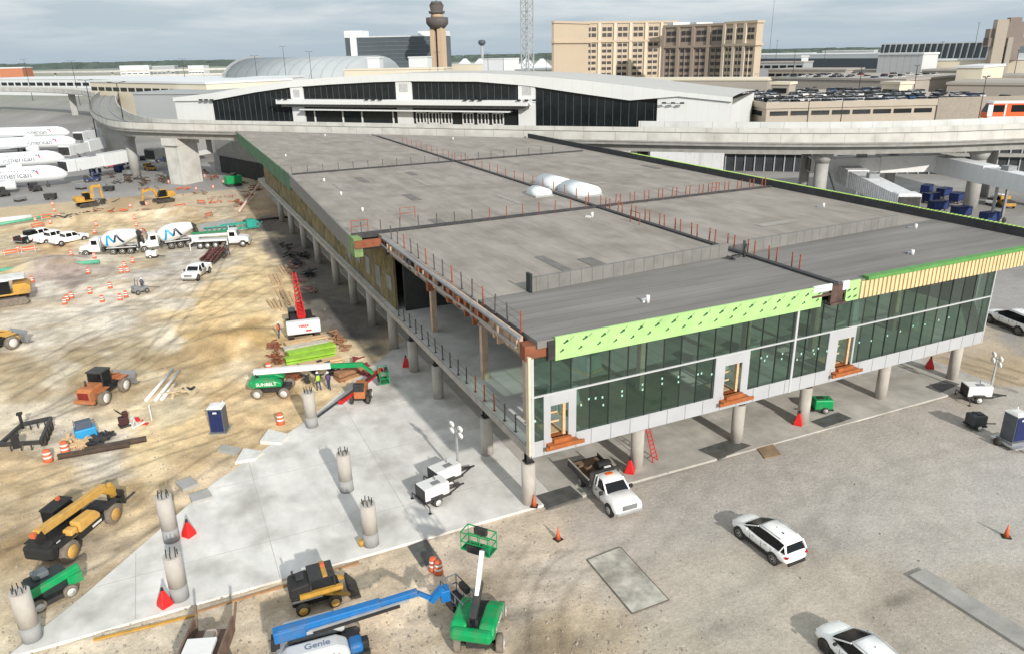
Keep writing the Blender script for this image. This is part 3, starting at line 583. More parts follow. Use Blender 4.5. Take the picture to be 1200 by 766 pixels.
while y < 30:
    post(SX+.3, y, ZR, 'rust red post beside the long joint of the front roof bays', 'rail posts along the front long joint'); post(SX+.3, y+.75, ZR, 'rust red post beside the long joint of the front roof bays', 'rail posts along the front long joint'); y += 2.3
for k in range(26): post(SX+.3, 33+k*2.6, ZR, 'thin rail post beside the long joint of the far roof bays', 'rail posts along the far long joint')
for k in range(20): post(-.8+k*2.1, 70.8, ZR, 'thin rail post along the rear cross joint of the roof', 'rail posts along the rear cross joint', m=darkp)
for k in range(15): post(.3, 1.8+k*1.85, ZR, 'thin post on the roof edge above the open bay', 'posts on the edge above the open bay', m=rustp if k % 3 == 0 else darkp)
for k in range(17): post(.22, 1.0+k*1.62, ZF, 'thin post on the floor edge of the open bay', 'posts on the floor edge of the open bay', m=rustp if k in (3, 4, 5) else darkp)
# wire rails along the roof edge: belong to the building
f = B(); 
for z in (ZR+.55, ZR+1.0): f.cyl((.3, 1.5, z), (.3, 28, z), .008, n=4)
for z in (ZF+.55, ZF+1.0): f.cyl((.22, 1, z), (.22, 27, z), .01, n=4)
f.build('edge_cable', dark, bld)
_pr = random.Random(31)
for k in range(26):
    y = 1.4+k*1.05; b = B(); b.b2(-.2-_pr.random()*.3, .0, y, y+_pr.uniform(.1, .5), ZR-_pr.uniform(.5, 1.5), ZR-.15); b.build('edge_bracket', _pr.choice((rust, dark, tan)), bld)
# things on the roof
def smoke_hood(name, px, py, Ln, wd, h, m, lab, rz=R(90)):
    t = thing(name, lab, 'skylight cover', (*G(px, py, ZR)[:2], ZR), rz)
    b = B(); rr = []
    for x in (-Ln/2, Ln/2):
        rr.append([(x, -wd/2, .05)]+[(x, -wd/2*math.cos(a), .35+h*.6*math.sin(a)) for a in [R(8+164*i/8) for i in range(9)]]+[(x, wd/2, .05)])
    b.smooth = True; b.loft(rr); b.build('cover', m, t)
    B().b2(-Ln/2-.1, Ln/2+.1, -wd/2-.1, wd/2+.1, 0, .18).build('curb', silver, t)
    return t
tarpw = mat('white_membrane', (.72, .76, .77), .45, var=.05, scale=1, lines=[(0, .5, .12, .04)])
smoke_hood('roof_cover', 650, 219, 4.6, 3.0, 1.5, tarpw, 'far one of two large white curved covers on the roof joint')
smoke_hood('roof_cover', 679, 227, 4.6, 3.0, 1.5, tarpw, 'near one of two large white curved covers on the roof joint')
smoke_hood('roof_cover', 632, 229, 2.4, 2.0, 1.0, tarpw, 'small white curved cover left of the two large covers')
def vent(px, py, lab, h=.5):
    x, y, _ = G(px, py, ZR); t = thing('roof_vent', lab, 'roof vent', (x, y, ZR), rnd.uniform(0, 3))
    B().cyl((0, 0, 0), (0, 0, h), .12, n=10).build('pipe', white, t); b = B(); b.box(.35, .1, .06, .55, .35, .12); b.build('flashing', white if h > .4 else grey, t)
for i, (px, py, lab) in enumerate(((759, 355, 'short white vent pipe on the front roof bay near the green fascia'), (694, 255, 'white vent pipe just below the crossing of the roof joints'), (381, 160, 'small white vent at the far left of the roof'), (425, 248, 'small white vent on the left roof bay nearest the cross joint'),
        (400, 229, 'small white vent on the left roof bay, middle of three in a row'), (380, 213, 'small white vent on the left roof bay, farthest of three in a row'), (1073, 268, 'grey vent pipe near the right parapet of the roof'), (1069, 299, 'white vent pipe beside the ribbed yellow fascia'), (965, 243, 'small vent on the far right roof bay'), (335, 184, 'small white vent near the far left roof edge'), (531, 164, 'small white vent near the far end of the roof'))): vent(px, py, lab, .5 if i < 2 else .4)
def junk(px, py, lab):
    x, y, _ = G(px, py, ZR); b = B()
    for k in range(6): b.box(x+rnd.uniform(-.7, .7), y+rnd.uniform(-.5, .5), ZR+.12+rnd.random()*.2, .7, .12, .1, rnd.uniform(0, 3), rnd.uniform(-.4, .4))
    b.cyl((x+.8, y, ZR), (x+1.0, y+.1, ZR+1.0), .1, n=8)
    tag(b.build('scrap_pile', dark), lab, 'scrap')
junk(862, 303, 'dark heap of scrap where the two roof upstands meet')
for px, py, lab in ((755, 305, 'a'),): pass
def rack(px, py, rz, lab):
    x, y, _ = G(px, py, ZR); t = thing('safety_gate', lab, 'safety gate', (x, y, ZR), rz)
    for s_ in (-.75, .75): B().box(s_, 0, .55, .06, .06, 1.1).build('post', rustp, t)
    b = B(); b.box(0, 0, 1.07, 1.5, .05, .05); b.box(0, 0, .55, 1.5, .05, .05); b.build('rail', rustp, t)
rack(744, 262, R(90), 'rust red framed gate beside the long joint right of the roof crossing')
rack(836, 226, 0, 'pale red framed gate on the cross joint near the right parapet')
rack(422, 272, 0, 'pale framed gate at the left end of the cross joint'); rack(478, 256, 0, 'pale red framed gate on the cross joint of the left roof bays')
# ---------------------------------------------------------------- elevated guideway
def catmull(p, n=8):
    out = []; p = [np.array(q[:2], float) for q in p]; p = [2*p[0]-p[1]]+p+[2*p[-1]-p[-2]]
    for i in range(1, len(p)-2):
        for k in range(n):
            t = k/n; a, b_, c, d = p[i-1:i+3]
            out.append(.5*((2*b_)+(c-a)*t+(2*a-5*b_+4*c-d)*t*t+(3*b_-a-3*c+d)*t**3))
    out.append(p[-2]); return out
def offs(path, w):
    r = []
    for i, p in enumerate(path):
        a = path[max(0, i-1)]; b_ = path[min(len(path)-1, i+1)]; d = (b_-a)/np.hypot(*(b_-a)); r.append(p+np.array([-d[1], d[0]])*w)
    return r
def strip(b, path, o0, o1, z0, z1):
    A, Bq = offs(path, o0), offs(path, o1)
    b.loft([[(A[i][0], A[i][1], z0), (A[i][0], A[i][1], z1), (Bq[i][0], Bq[i][1], z1), (Bq[i][0], Bq[i][1], z0)] for i in range(len(path))]); return b
ZG = 14.2
gpx = [(1290, 149), (1200, 152), (1100, 155.5), (1000, 157), (900, 157), (800, 156), (700, 154.5), (600, 153), (450, 150), (300, 147), (200, 145), (140, 142.5), (117, 137), (106, 129), (105, 121), (110, 113), (119, 106.5), (127, 102.5)]
gpath = catmull([G(px, py, ZG) for px, py in gpx][::-1], 8)     # runs left to right, so the rear is on its left
gd = thing('elevated_guideway', 'long cream concrete guideway curving above the far end of the new roof', 'guideway')
strip(B(), gpath, 0, .3, 12.75, ZG).build('parapet', cream, gd)
strip(B(), gpath, 8.2, 8.5, 12.35, ZG+.1).build('parapet', cream, gd)
strip(B(), gpath, .1, 8.3, 12.0, 12.74).build('deck', concd, gd)
strip(B(), gpath, 1.2, 7.2, 10.7, 12.0).build('girder', concd, gd)
b = B(); strip(b, gpath, 2.2, 2.6, 12.6, 12.95); strip(b, gpath, 5.6, 6.0, 12.6, 12.95); b.build('running_rail', grey, gd)
b = B(); strip(b, gpath, -.06, 0, 12.5, 12.76); b.build('parapet_shadow_line', concd, gd)
def pier(px, py, w=1.1, wide=False, h=10.8, z0=0, off=0):
    x, y, _ = G(px, py, 0); b = B()
    i = min(range(len(gpath)), key=lambda k: np.hypot(gpath[k][0]-x, gpath[k][1]-y)); a = gpath[max(0, i-1)]; c = gpath[min(len(gpath)-1, i+1)]; an = math.atan2(c[1]-a[1], c[0]-a[0])
    q = offs(gpath, 4.2)[i]; x, y = float(q[0]), float(q[1])
    if wide: b.box(x, y, 4.5, w*2.2, 5.6, 9.2, an); b.box(x, y, 9.9, w*2.2, 7, 1.7, an)
    else: b.cyl((x, y, 0), (x, y, 8.9), w, n=20); b.cyl((x, y, 8.8), (x, y, 10.7), w, w*1.7, n=20)
    b.build('pier', conc if not wide else cream, gd)
for px, py, w, wide in ((945, 238, 1.15, False), (1135, 245, 1.2, False), (160, 205, 1.2, False), (120, 185, 1.6, True), (775, 195, 1.9, True), (1290, 260, 1.2, False), (262, 205, 2.1, True), (560, 240, 1.2, False)): pier(px, py, w, wide)
cb_ = B(); strip(cb_, gpath, -.03, .33, ZG, ZG+.07); cb_.build('parapet_top_shade', mat('painted_shade_dark', (.13, .13, .125), .8), gd)  # dark strip on the parapet top stands in for the shadow behind it
# second track with the train behind the right half
tp = [q for q in offs(gpath, 13.5)][-30:]
g2 = thing('train_viaduct', 'far parallel train viaduct behind the right half of the guideway', 'guideway')
strip(B(), tp, 0, 5, 11.8, 12.9).build('deck', cream, g2)
for k in (3, 14, 25): B().cyl((tp[k][0], tp[k][1]+1, 0), (tp[k][0], tp[k][1]+1, 11.8), .9, n=14).build('pier', conc, g2)
gs = [q for q in gpath if q[0] > 60]
strip(B(), gs, 9.0, 9.35, 12.6, 15.35).build('parapet', mat('parapet_pale', (.60, .61, .60), .7, var=.06, scale=.4, grime=.2, lines=[(0, 3.2, .35, .05)]), g2); strip(B(), gs, 9.35, 17.5, 11.6, 12.6).build('deck', concd, g2)
# train
A = D(1152, 137, 190); Bq = D(1262, 137, 199); an = math.atan2(Bq[1]-A[1], Bq[0]-A[0])
tr = thing('train_car', 'orange and white driverless train car with dark windows on the viaduct at right', 'train', (A[0], A[1], 12.9), an)
b = B(); b.prof([(0, .5), (0, 1.7), (.9, 3.5), (13, 3.5), (13, .5)], -1.4, 1.4); b.build('body', mat('train_orange', (.75, .12, .03), .4, var=.05), tr, bevel=.12)
b = B(); b.prof([(.7, 3.4), (1.1, 3.8), (13, 3.8), (13, 3.4)], -1.45, 1.45); b.b2(.2, 13, -1.43, -1.4, .45, .8); b.build('roof', white, tr, bevel=.05)
b = B(); b.b2(1.0, 3.2, -1.44, -1.40, 1.7, 3.1); b.b2(4.6, 12.5, -1.44, -1.40, 1.7, 3.1); b.prof([(-.02, 1.7), (.75, 3.2), (.8, 3.2), (.1, 1.7)], -1.2, 1.2); b.build('window', glassk, tr)
b = B(); b.b2(0, 1.0, -1.45, -1.41, .9, 3.2); b.b2(3.3, 3.6, -1.45, -1.41, .8, 3.3); b.build('white_band', white, tr)
# ---------------------------------------------------------------- arched station building
TA, TB = np.array((-9.6, 215.3)), np.array((98.3, 98.6)); tan_ = math.atan2(TB[1]-TA[1], TB[0]-TA[0])
st = thing('arched_terminal', 'wide terminal hall with shallow arched white roof and dark glass bays', 'terminal building', (TA[0], TA[1], 0), tan_)
top = [(0, 17.4), (14, 18.6), (30, 20.6), (42, 21.9), (55, 22.7), (69, 23.3), (79, 23.6), (98, 23.5), (111, 22.9), (124, 21.8), (136, 20.5), (147, 19.2), (158.6, 18.1)]
def interp(s): return float(np.interp(s, [a for a, _ in top], [z for _, z in top]))
low = [(14, 16.6), (30, 18.9), (42, 20.2), (60, 21.2), (75.3, 21.7), (98, 21.5), (108.7, 20.95), (113, 20.2), (142.3, 16.5)]
def lowz(s): return float(np.interp(s, [a for a, _ in low], [z for _, z in low]))
tw = mat('terminal_white', (.70, .71, .70), .5, var=.04, scale=.1, lines=[(0, 2.4, .15, .04)])
tg = mat('terminal_roof', (.50, .49, .47), .6, var=.06, scale=.2, stretch=(.3, 2, 1))
tgl = mat('terminal_glass', (.012, .016, .018), .15, var=.5, scale=.25, lines=[(0, 1.8, .0, .03)])
def tpoly(pts, y, m, name, th=.3):
    b = B(); n = len(pts); b.add([(p[0], y, p[1]) for p in pts]+[(p[0], y+th, p[1]) for p in pts], [tuple(range(n)), tuple(range(2*n-1, n-1, -1))]+[(i, n+i, n+(i+1) % n, (i+1) % n) for i in range(n)]); return b.build(name, m, st)
r_ = B(); r_.loft([[(s, y, z-(1.2 if y > 40 else 0)) for s, z in top] for y in (-.6, 20, 55)], caps=False, closed=False)
r_.build('roof', tg, st)
tpoly([(s, z) for s, z in top]+[(s, lowz(s) if 14 <= s <= 142.3 else z-1.0) for s, z in top[::-1]], -.6, tw, 'roof_edge', .5)
tpoly([(0, 8), (0, 17.4), (14, 18.6), (14.0, 8)], -.05, tw, 'end_wall'); tpoly([(142.3, 8), (142.3, 19.8), (147, 19.1), (158.6, 18), (158.6, 8)], -.05, tw, 'end_wall')
b = B(); b.b2(.1, 158, 30, 54, 0, 16); b.build('core', concd, st)
b = B(); b.b2(158.3, 158.6, 0, 50, 8, 16.4); b.b2(0, .3, 0, 50, 0, 15.8); b.build('side_wall', tw, st)
for a, c in ((14, 42), (113, 142.3)):
    ss = np.linspace(a, c, 9); tpoly([(a, 8)]+[(s, lowz(s)) for s in ss]+[(c, 8)], .2, tgl, 'glass_bay')
    for s in np.arange(a+1.8, c, 1.8): 
        pass
    b = B(); 
    for s in np.arange(a+1.9, c-.5, 1.9): b.b2(s-.05, s+.05, .05, .2, 8, lowz(s))
    b.build('glazing_bars', mat('bar_grey', (.07, .08, .08), .5), st)
for a, c in ((46, 75), (79.5, 108.7)):
    ss = np.linspace(a, c, 7); tpoly([(a, 17)]+[(s, lowz(s)) for s in ss]+[(c, 17)], .2, tgl, 'glass_bay')
    b = B()
    for s in np.arange(a+1.9, c-.5, 1.9): b.b2(s-.05, s+.05, .05, .2, 17, lowz(s))
    b.build('glazing_bars', mat('bar_grey', (.07,)*3), st)
for a, c in ((42, 46), (75, 79.5), (108.7, 113)): 
    tpoly([(a, 8), (a, lowz(a)+.6), (c, lowz(c)+.6), (c, 8)], -.3, tw, 'pylon', .5)
    b = B(); b.b2(a+1, c-1, -.34, -.3, lowz(a)-2.6, lowz(a)-.6); b.build('louvre', mat('louvre_grey', (.45, .45, .45), .6), st)
b = B(); b.b2(39, 112, -3.2, .1, 16.0, 17.2); b.build('canopy', tw, st, bevel=.1)
b = B(); b.b2(40, 111.5, -2.2, 0, 15.3, 16.0); b.build('canopy_underside', mat('soffit_grey', (.16, .16, .15), .9), st)
b = B(); b.b2(46, 107, -2.6, .1, 14.45, 14.75); b.build('lower_canopy', tw, st)
tpoly([(46, 8), (46, 15.3), (108.7, 15.3), (108.7, 8)], .3, tgl, 'ground_glazing')
b = B()
for s in (49, 58, 64, 73.5): b.b2(s-.15, s+.15, -.05, .3, 8, 14.5)
for s in (80.3, 83.9, 87.5, 93.5, 97.6, 101.6): 
    for z in (11.3, 13.9): b.b2(s, s+3, -.1, .3, z, z+.25)
    for k in (0, 1, 2, 2.85): b.b2(s+k, s+k+.18, -.1, .3, 11.3, 14.1)
b.b2(75.5, 79, -.15, .3, 8, 12.9); b.build('door_frames', white, st)
for s in (13, 40.5, 70, 98, 112, 146):
    b = B(); z = 17.4 if 38 < s < 113 else lowz(min(max(s, 14), 142))+.3
    for k in (-2, 0, 2): b.box(s+k, -3.4 if 38 < s < 113 else -1.2, z, .9, .5, .35, .2)
    b.bar((s-2.6, -1.2, z-.1), (s+2.6, -1.2, z-.1), .1); b.build('floodlight', black, st)
# ---------------------------------------------------------------- helper for buildings farther off
def fr(px0, d0, px1, d1):
    A = D(px0, 90, d0); Bq = D(px1, 90, d1); return (A[0], A[1], 0), math.atan2(Bq[1]-A[1], Bq[0]-A[0]), math.hypot(Bq[0]-A[0], Bq[1]-A[1])
def zt(px, py, d): return D(px, py, d)[2]
def block(name, label, cat, px0, d0, px1, d1, ytop, m, depth=30, roofc=None, rows=None, wm=None, lh=1.4, bays=0, group=None, band=None):
    loc, rz, Ln = fr(px0, d0, px1, d1); t = thing(name, label, cat, loc, rz, group); z = zt((px0+px1)/2, ytop, (d0+d1)/2)
    B().b2(0, Ln, 0, depth, 0, z).build('wall', m, t)
    b = B(); b.b2(-.4, Ln+.4, -.4, depth+.4, z, z+.8); b.build('roof', roofc or m, t)
    if rows:
        for zz in rows:
            b = B(); h = zz if zz > 0 else z+zz
            if bays:
                w = Ln/bays
                for k in range(bays): b.b2(k*w+w*.12, (k+1)*w-w*.12, -.25, .02, h, h+lh)
            else: b.b2(1, Ln-1, -.25, .02, h, h+lh)
            b.build('window', wm or tgl, t)
    return t, z, Ln
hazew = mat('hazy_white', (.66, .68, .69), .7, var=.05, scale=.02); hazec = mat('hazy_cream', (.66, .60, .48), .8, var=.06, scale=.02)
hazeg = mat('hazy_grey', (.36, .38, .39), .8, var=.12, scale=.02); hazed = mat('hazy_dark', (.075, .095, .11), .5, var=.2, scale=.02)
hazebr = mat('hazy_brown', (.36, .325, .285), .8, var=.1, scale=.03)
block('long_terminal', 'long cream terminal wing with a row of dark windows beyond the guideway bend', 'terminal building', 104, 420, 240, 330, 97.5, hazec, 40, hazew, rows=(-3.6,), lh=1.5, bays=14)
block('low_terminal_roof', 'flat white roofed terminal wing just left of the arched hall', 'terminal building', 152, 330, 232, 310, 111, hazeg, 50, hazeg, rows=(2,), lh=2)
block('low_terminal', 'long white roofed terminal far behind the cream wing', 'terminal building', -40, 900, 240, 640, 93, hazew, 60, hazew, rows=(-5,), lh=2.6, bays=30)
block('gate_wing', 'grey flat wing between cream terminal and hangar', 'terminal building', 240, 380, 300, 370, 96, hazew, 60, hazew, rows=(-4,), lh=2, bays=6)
def viaduct(name, label, pts, z, w=9, m=None, piers=()):
    path = catmull([G(px, py, z) for px, py in pts], 6); t = thing(name, label, 'viaduct')
    strip(B(), path, 0, w, z-2.6, z-.2).build('deck', m or cream, t); strip(B(), path, -.2, .2, z-2.2, z).build('parapet', cream, t); strip(B(), path, w-.2, w+.2, z-2.2, z).build('parapet', cream, t)
    for k in piers:
        q = offs(path, w/2)[k]; B().box(float(q[0]), float(q[1]), (z-2.6)/2, 3, 5, z-2.6).build('pier', conc, t)
viaduct('road_viaduct', 'pale road viaduct at the left edge with a pier beside the parked jets', ((-60, 101.5), (0, 102.5), (50, 103.5), (90, 105.5), (112, 109)), 14, 9, piers=(4, 15))
viaduct('far_viaduct', 'long thin white viaduct crossing the left background', ((-80, 85.5), (60, 84), (160, 82.5), (268, 80)), 13, 12, piers=(2, 6, 10, 14))
# hangar with barrel roof
loc, rz, Ln = fr(262, 620, 412, 560); hg = thing('arched_hangar', 'large pale barrel roofed hall left of the dark office block', 'hangar', loc, rz)
zz = zt(330, 66, 590); b = B(); b.smooth = True
b.loft([[(x, y, z0) for y, z0 in [(0, 0)]+[(40-40*math.cos(R(a)), zz*.35+zz*.62*math.sin(R(a))) for a in range(0, 181, 15)]+[(80, 0)]] for x in (0, Ln)]); b.build('shell', mat('hangar_metal', (.38, .41, .43), .6, var=.08, scale=.05, lines=[(0, 9, .25, .6)]), hg)
B().b2(2, Ln-2, -.6, 0, 0, zz*.3).build('door', hazeg, hg)
b = B()
for a in range(0, 180, 20): b.bar((-1, 40-41*math.cos(R(a)), zz*.35+zz*.64*math.sin(R(a))), (-1, 40-41*math.cos(R(a+20)), zz*.35+zz*.64*math.sin(R(a+20))), 1.5)
b.build('end_arch', hazeg, hg)
# office block with white stair tower
t, z, Ln = block('office_block', 'wide dark glass office block with white stair tower at its left end', 'office building', 408, 880, 524, 850, 43.5, hazed, 26, hazew)
B().b2(0, 20, -1, 22, z, z+7).build('penthouse', hazew, t); B().b2(6, 13, -1.5, 3, 0, z+6.5).build('stair_tower', hazew, t)
b = B()
for k in range(10): b.b2(14, Ln-6, -.4, .0, 4+k*(z-5)/10, 4.5+k*(z-5)/10)
b.build('floor_bands', mat('band_grey', (.16, .18, .2), .6), t); B().b2(Ln-30, Ln, 2, 24, z, z+5).build('penthouse', hazew, t)
block('plant_building', 'low cream service building in front of the dark office block', 'building', 404, 500, 520, 480, 82, hazec, 20, hazec, rows=(6,), lh=2, bays=9)
block('white_shed', 'small white shed in front of the dark office block', 'building', 432, 540, 446, 538, 69, hazew, 10, hazew, rows=(10,), lh=2, bays=2); block('white_hut', 'white rooftop hut right of the small white shed', 'building', 480, 540, 502, 536, 68, hazew, 10, hazew, rows=(14,), lh=1.5, bays=3)
# control towers
def tower(name, label, px, d, ybase, tops, r=6.5):
    x, y, _ = D(px, 90, d); t = thing(name, label, 'control tower', (x, y, 0), tan_)
    k = d/F; zc = [zt(px, yy, d) for yy in tops]   # shaft top, lower cab bottom, lower cab top, neck top, cab top, roof top
    tm = mat('tower_tan', (.52, .38, .26), .8, var=.06, scale=.05)
    for s_ in (-1, 1): B().box(s_*r*.62, 0, zc[0]/2, r*.72, r*1.5, zc[0]).build('shaft', tm, t)
    B().box(0, .6, zc[0]/2, r*.6, r*.9, zc[0]).build('core', hazed, t)
    dk = mat('tower_brown', (.10, .085, .08), .7, var=.15, scale=.1)
    b = B(); b.rev((0, 0, 0), (0, 0, 1), [(zc[0]-1, r*1.0), (zc[1]-3, r*1.35), (zc[1], r*1.75), (zc[2], r*1.75), (zc[2]+.4, r*1.2)], 8); b.build('gallery', dk, t)
    b = B(); b.rev((0, 0, 0), (0, 0, 1), [(zc[2], r*1.0), (zc[3], r*.9)], 8); b.build('neck', tm, t)
    b = B(); b.rev((0, 0, 0), (0, 0, 1), [(zc[3]-1, r*1.2), (zc[3]+1.2, r*1.3), (zc[3]+1.3, r*.95), (zc[4], r*1.15)], 8); b.build('cab', dk, t)
    b = B(); b.rev((0, 0, 0), (0, 0, 1), [(zc[4], r*1.05), (zc[5], r*.8)], 8); b.b2(-.3, .3, -.3, .3, zc[5], zc[5]+4); b.build('roof', dk, t)
tower('control_tower', 'tall tan control tower with dark octagonal cab in the centre background', 515.5, 800, 82, (33, 28, 21, 15, 6, 2))
x, y, _ = D(565, 60, 1900); t = thing('distant_tower', 'small distant grey control tower right of the tall tan one', 'control tower', (x, y, 0)); z = zt(565, 47, 1900)
B().cyl((0, 0, 0), (0, 0, z*.8), 4, 3, n=10).build('shaft', hazeg, t); b = B(); b.rev((0, 0, 0), (0, 0, 1), [(z*.78, 4), (z*.86, 9), (z*.95, 9), (z, 5)], 10); b.build('cab', hazed, t)
A = D(1163, 60, 420); t = thing('old_tower', 'brown concrete tower with wide angular gallery at the right edge', 'control tower', (A[0], A[1], 0), -.7)
z = zt(1175, 23, 420); bm_ = mat('tower_brown_far', (.24, .20, .175), .9, var=.1, scale=.1)
B().b2(0, 4.5, 0, 6, 0, z).build('shaft', mat('tower_beige', (.40, .35, .29), .9, var=.06, scale=.1), t); B().b2(5.5, 7.5, 0, 6, 0, z*.8).build('shaft', hazebr, t); 
b = B(); b.b2(-2, 12.5, 1, 9, z*.70, z*.80); b.b2(4.5, 11.5, 1, 8, z*.80, z*.97); b.b2(5.5, 10, 2, 7, z*.97, z*1.02); b.b2(-2, 0, 1.5, 8, z*.72, z*.9); b.b2(6, 11, 1, 8, z*.55, z*.70); b.build('gallery', bm_, t)
B().b2(9, 22, 4, 20, 0, z*.62).build('annex', hazeg, t)
# lattice mast
A = D(618, 60, 210); t = thing('lattice_mast', 'dark grey lattice crane mast rising out of the picture behind the hall', 'mast', (A[0], A[1], 0), .5); zt_ = zt(618, -60, 210)
b = B(); s_ = 1.15
for i, j in ((-1, -1), (1, -1), (1, 1), (-1, 1)): b.b2(i*s_-.13, i*s_+.13, j*s_-.13, j*s_+.13, 0, zt_)
b.build('chord', hazeg, t); b = B(); z = 0; k = 0
while z < zt_-2:
    c4 = [(-s_, -s_), (s_, -s_), (s_, s_), (-s_, s_)]
    for e in range(4):
        p, q = c4[e], c4[(e+1) % 4]
        if k % 2: p, q = q, p
        b.bar((*p, z), (*q, z+2), .12); b.bar((*c4[e], z), (*c4[(e+1) % 4], z), .12)
    z += 2; k += 1
b.build('lacing', hazeg, t)
# hotel: two tan slabs meeting at an inner corner
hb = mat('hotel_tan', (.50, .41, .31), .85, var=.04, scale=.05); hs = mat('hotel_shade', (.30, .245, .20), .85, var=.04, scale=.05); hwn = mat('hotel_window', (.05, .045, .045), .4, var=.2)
ht = thing('hotel', 'large tan hotel of two stepped wings with rows of dark windows', 'hotel')
def wing(px0, d0, px1, d1, ytop, depth, m, cols, blank=(), nm='wing', ledge=True):
    loc, rz, Ln = fr(px0, d0, px1, d1); w = bpy.data.objects.new(nm, None)
    z = zt((px0+px1)/2, ytop, (d0+d1)/2)
    Mx = Matrix.Translation(loc) @ Matrix.Rotation(rz, 4, 'Z')
    def put(b, name, mm): 
        o = b.build(name, mm, ht); o.matrix_local = Mx; return o
    put(B().b2(0, Ln, 0, depth, 0, z), 'wall', m)
    ro = B(); ro.b2(-1, Ln+1, -1.1, depth, z-11, z-9.8) if ledge else None; ro.b2(-.7, Ln+.7, -.7, depth, z, z+1.2); put(ro, 'ledge', m)
    cw = Ln/cols; fh = 3.45; n = int((z-14)/fh)
    b = B(); rb = B()
    for c in range(cols):
        if c in blank: continue
        x = c*cw
        for k in range(n):
            zz = z-11.6-fh*(k+.0)-1.9
            b.b2(x+cw*.20, x+cw*.46, -.15, .05, zz, zz+1.7); b.b2(x+cw*.52, x+cw*.80, -.15, .05, zz, zz+1.7)
        for zz in (z-7.8, z-4.4): b.b2(x+cw*.2, x+cw*.46, -.15, .05, zz, zz+2.2); b.b2(x+cw*.52, x+cw*.8, -.15, .05, zz, zz+2.2)
        rb.b2(x-.9, x+.9, -1.0, 0, 0, z-11); rb.b2(x-.9, x+.9, -1.0, 0, z-9.8, z); rb.b2(x+cw*.47, x+cw*.51, -.5, 0, 0, z-11)
    put(b, 'windows', hwn); put(rb, 'fin', mat('hotel_cream', (.62, .54, .43), .85, var=.04, scale=.05) if m is hb else m)
wing(649, 470, 689, 500, 28, 1.5, hb, 3, blank=(0, 1, 2), nm='a')
wing(683, 500, 790, 520, 27.5, 24, hb, 6)
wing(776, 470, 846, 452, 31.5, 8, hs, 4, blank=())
wing(829, 440, 873, 434, 31.5, 26, hs, 3, blank=(0, 1, 2)) if False else None
wing(846, 448, 882, 434, 28, 5, hb, 3)
block('podium_deck', 'low tan podium with columns in front of the hotel', 'building', 690, 400, 900, 375, 94.5, hazebr, 25, hazec, rows=(5,), lh=3, bays=16)
for px in (795, 822): 
    x, y, _ = D(px, 28, 500); z = zt(px, 26.5, 500); tag(B().b2(x-6, x+6, y-3, y+3, z-4, z).build('rooftop_unit', hazew), 'white plant unit on the hotel roof, %s one' % ('left' if px < 800 else 'right'), 'plant unit')
# right background
block('glass_terminal', 'long dark glass terminal with slanting mullions on the right horizon', 'terminal building', 1028, 640, 1172, 600, 51.5, hazed, 40, hazew, rows=None)[0]
loc, rz, Ln = fr(1028, 639, 1172, 599); z = zt(1100, 51.5, 620)
mm_ = [o for o in COL.objects if o.name.startswith('glass_terminal')][0]; b = B()
for k in range(20): b.bar((Ln*k/20+.5, -.6, 0), (Ln*k/20+3, -.6, z), .7)
b.build('mullion', hazeg, mm_)
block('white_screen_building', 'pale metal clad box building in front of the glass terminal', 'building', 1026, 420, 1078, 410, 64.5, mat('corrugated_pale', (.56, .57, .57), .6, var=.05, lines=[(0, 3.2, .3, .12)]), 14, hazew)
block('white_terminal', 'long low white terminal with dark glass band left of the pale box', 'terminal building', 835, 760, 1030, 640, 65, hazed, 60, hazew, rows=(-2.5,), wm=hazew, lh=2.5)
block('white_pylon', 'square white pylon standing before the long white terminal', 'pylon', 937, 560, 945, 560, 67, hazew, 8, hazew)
block('tan_deck', 'tan parking structure with slot openings behind the first garage', 'parking garage', 905, 345, 1062, 318, 94, hazebr, 60, mat('deck_grey', (.36, .33, .30), .9, var=.12, scale=.1), rows=(4.5,), lh=1.6, bays=16)
block('stair_house', 'small tan stair house with dark window on the garage roof', 'building', 1035, 280, 1056, 276, 99, hazec, 6, hazec, rows=(-3.4,), lh=1.8, bays=1)
block('small_house', 'low tan house with a dark window beside the green trees', 'building', 905, 270, 926, 268, 99.5, hazebr, 6, hazec, rows=(-2.6,), lh=1.5, bays=1)
block('low_garage', 'grey brown parking structure right of the first garage', 'parking garage', 1112, 300, 1215, 296, 100, hazebr, 40, hazebr, rows=(4.5,), lh=1.8, bays=12)
block('beam_building', 'pale viaduct like building crossing in front of the old tower', 'building', 1080, 430, 1215, 425, 71, hazec, 12, hazew, rows=(8,), lh=3, bays=12)
# garage with cars on its roof
loc, rz, Ln = fr(902, 215, 1215, 250); gar = thing('parking_garage', 'tan two storey parking garage with long dark slots and cars on its roof', 'parking garage', loc, rz)
zg = zt(1000, 118, 225); gt = mat('garage_tan', (.46, .40, .33), .85, var=.08, scale=.15, grime=.15)
B().b2(0, Ln, 0, 75, 0, zg-1.0).build('deck', gt, gar)
b = B(); b.b2(0, Ln, -.3, 0, zg-1.6, zg); b.b2(-.3, 0, -.3, 75, zg-1.6, zg); b.build('parapet', gt, gar)
for k in range(8):
    w = (Ln*.62)/8; B().b2(1+k*w, 1+k*w+w*.86, -.12, 0, zg-3.4, zg-2.3).build('opening', tgl, gar)
for k in range(5): B().b2(-.12, 0, 3+k*13, 14+k*13, zg-3.6+k*.1, zg-2.4+k*.1).build('opening', tgl, gar)
B().b2(Ln*.64, Ln-.2, -.4, .1, 0, zg+.3).build('ramp_wall', mat('garage_shade', (.32, .28, .235), .9, var=.1), gar)
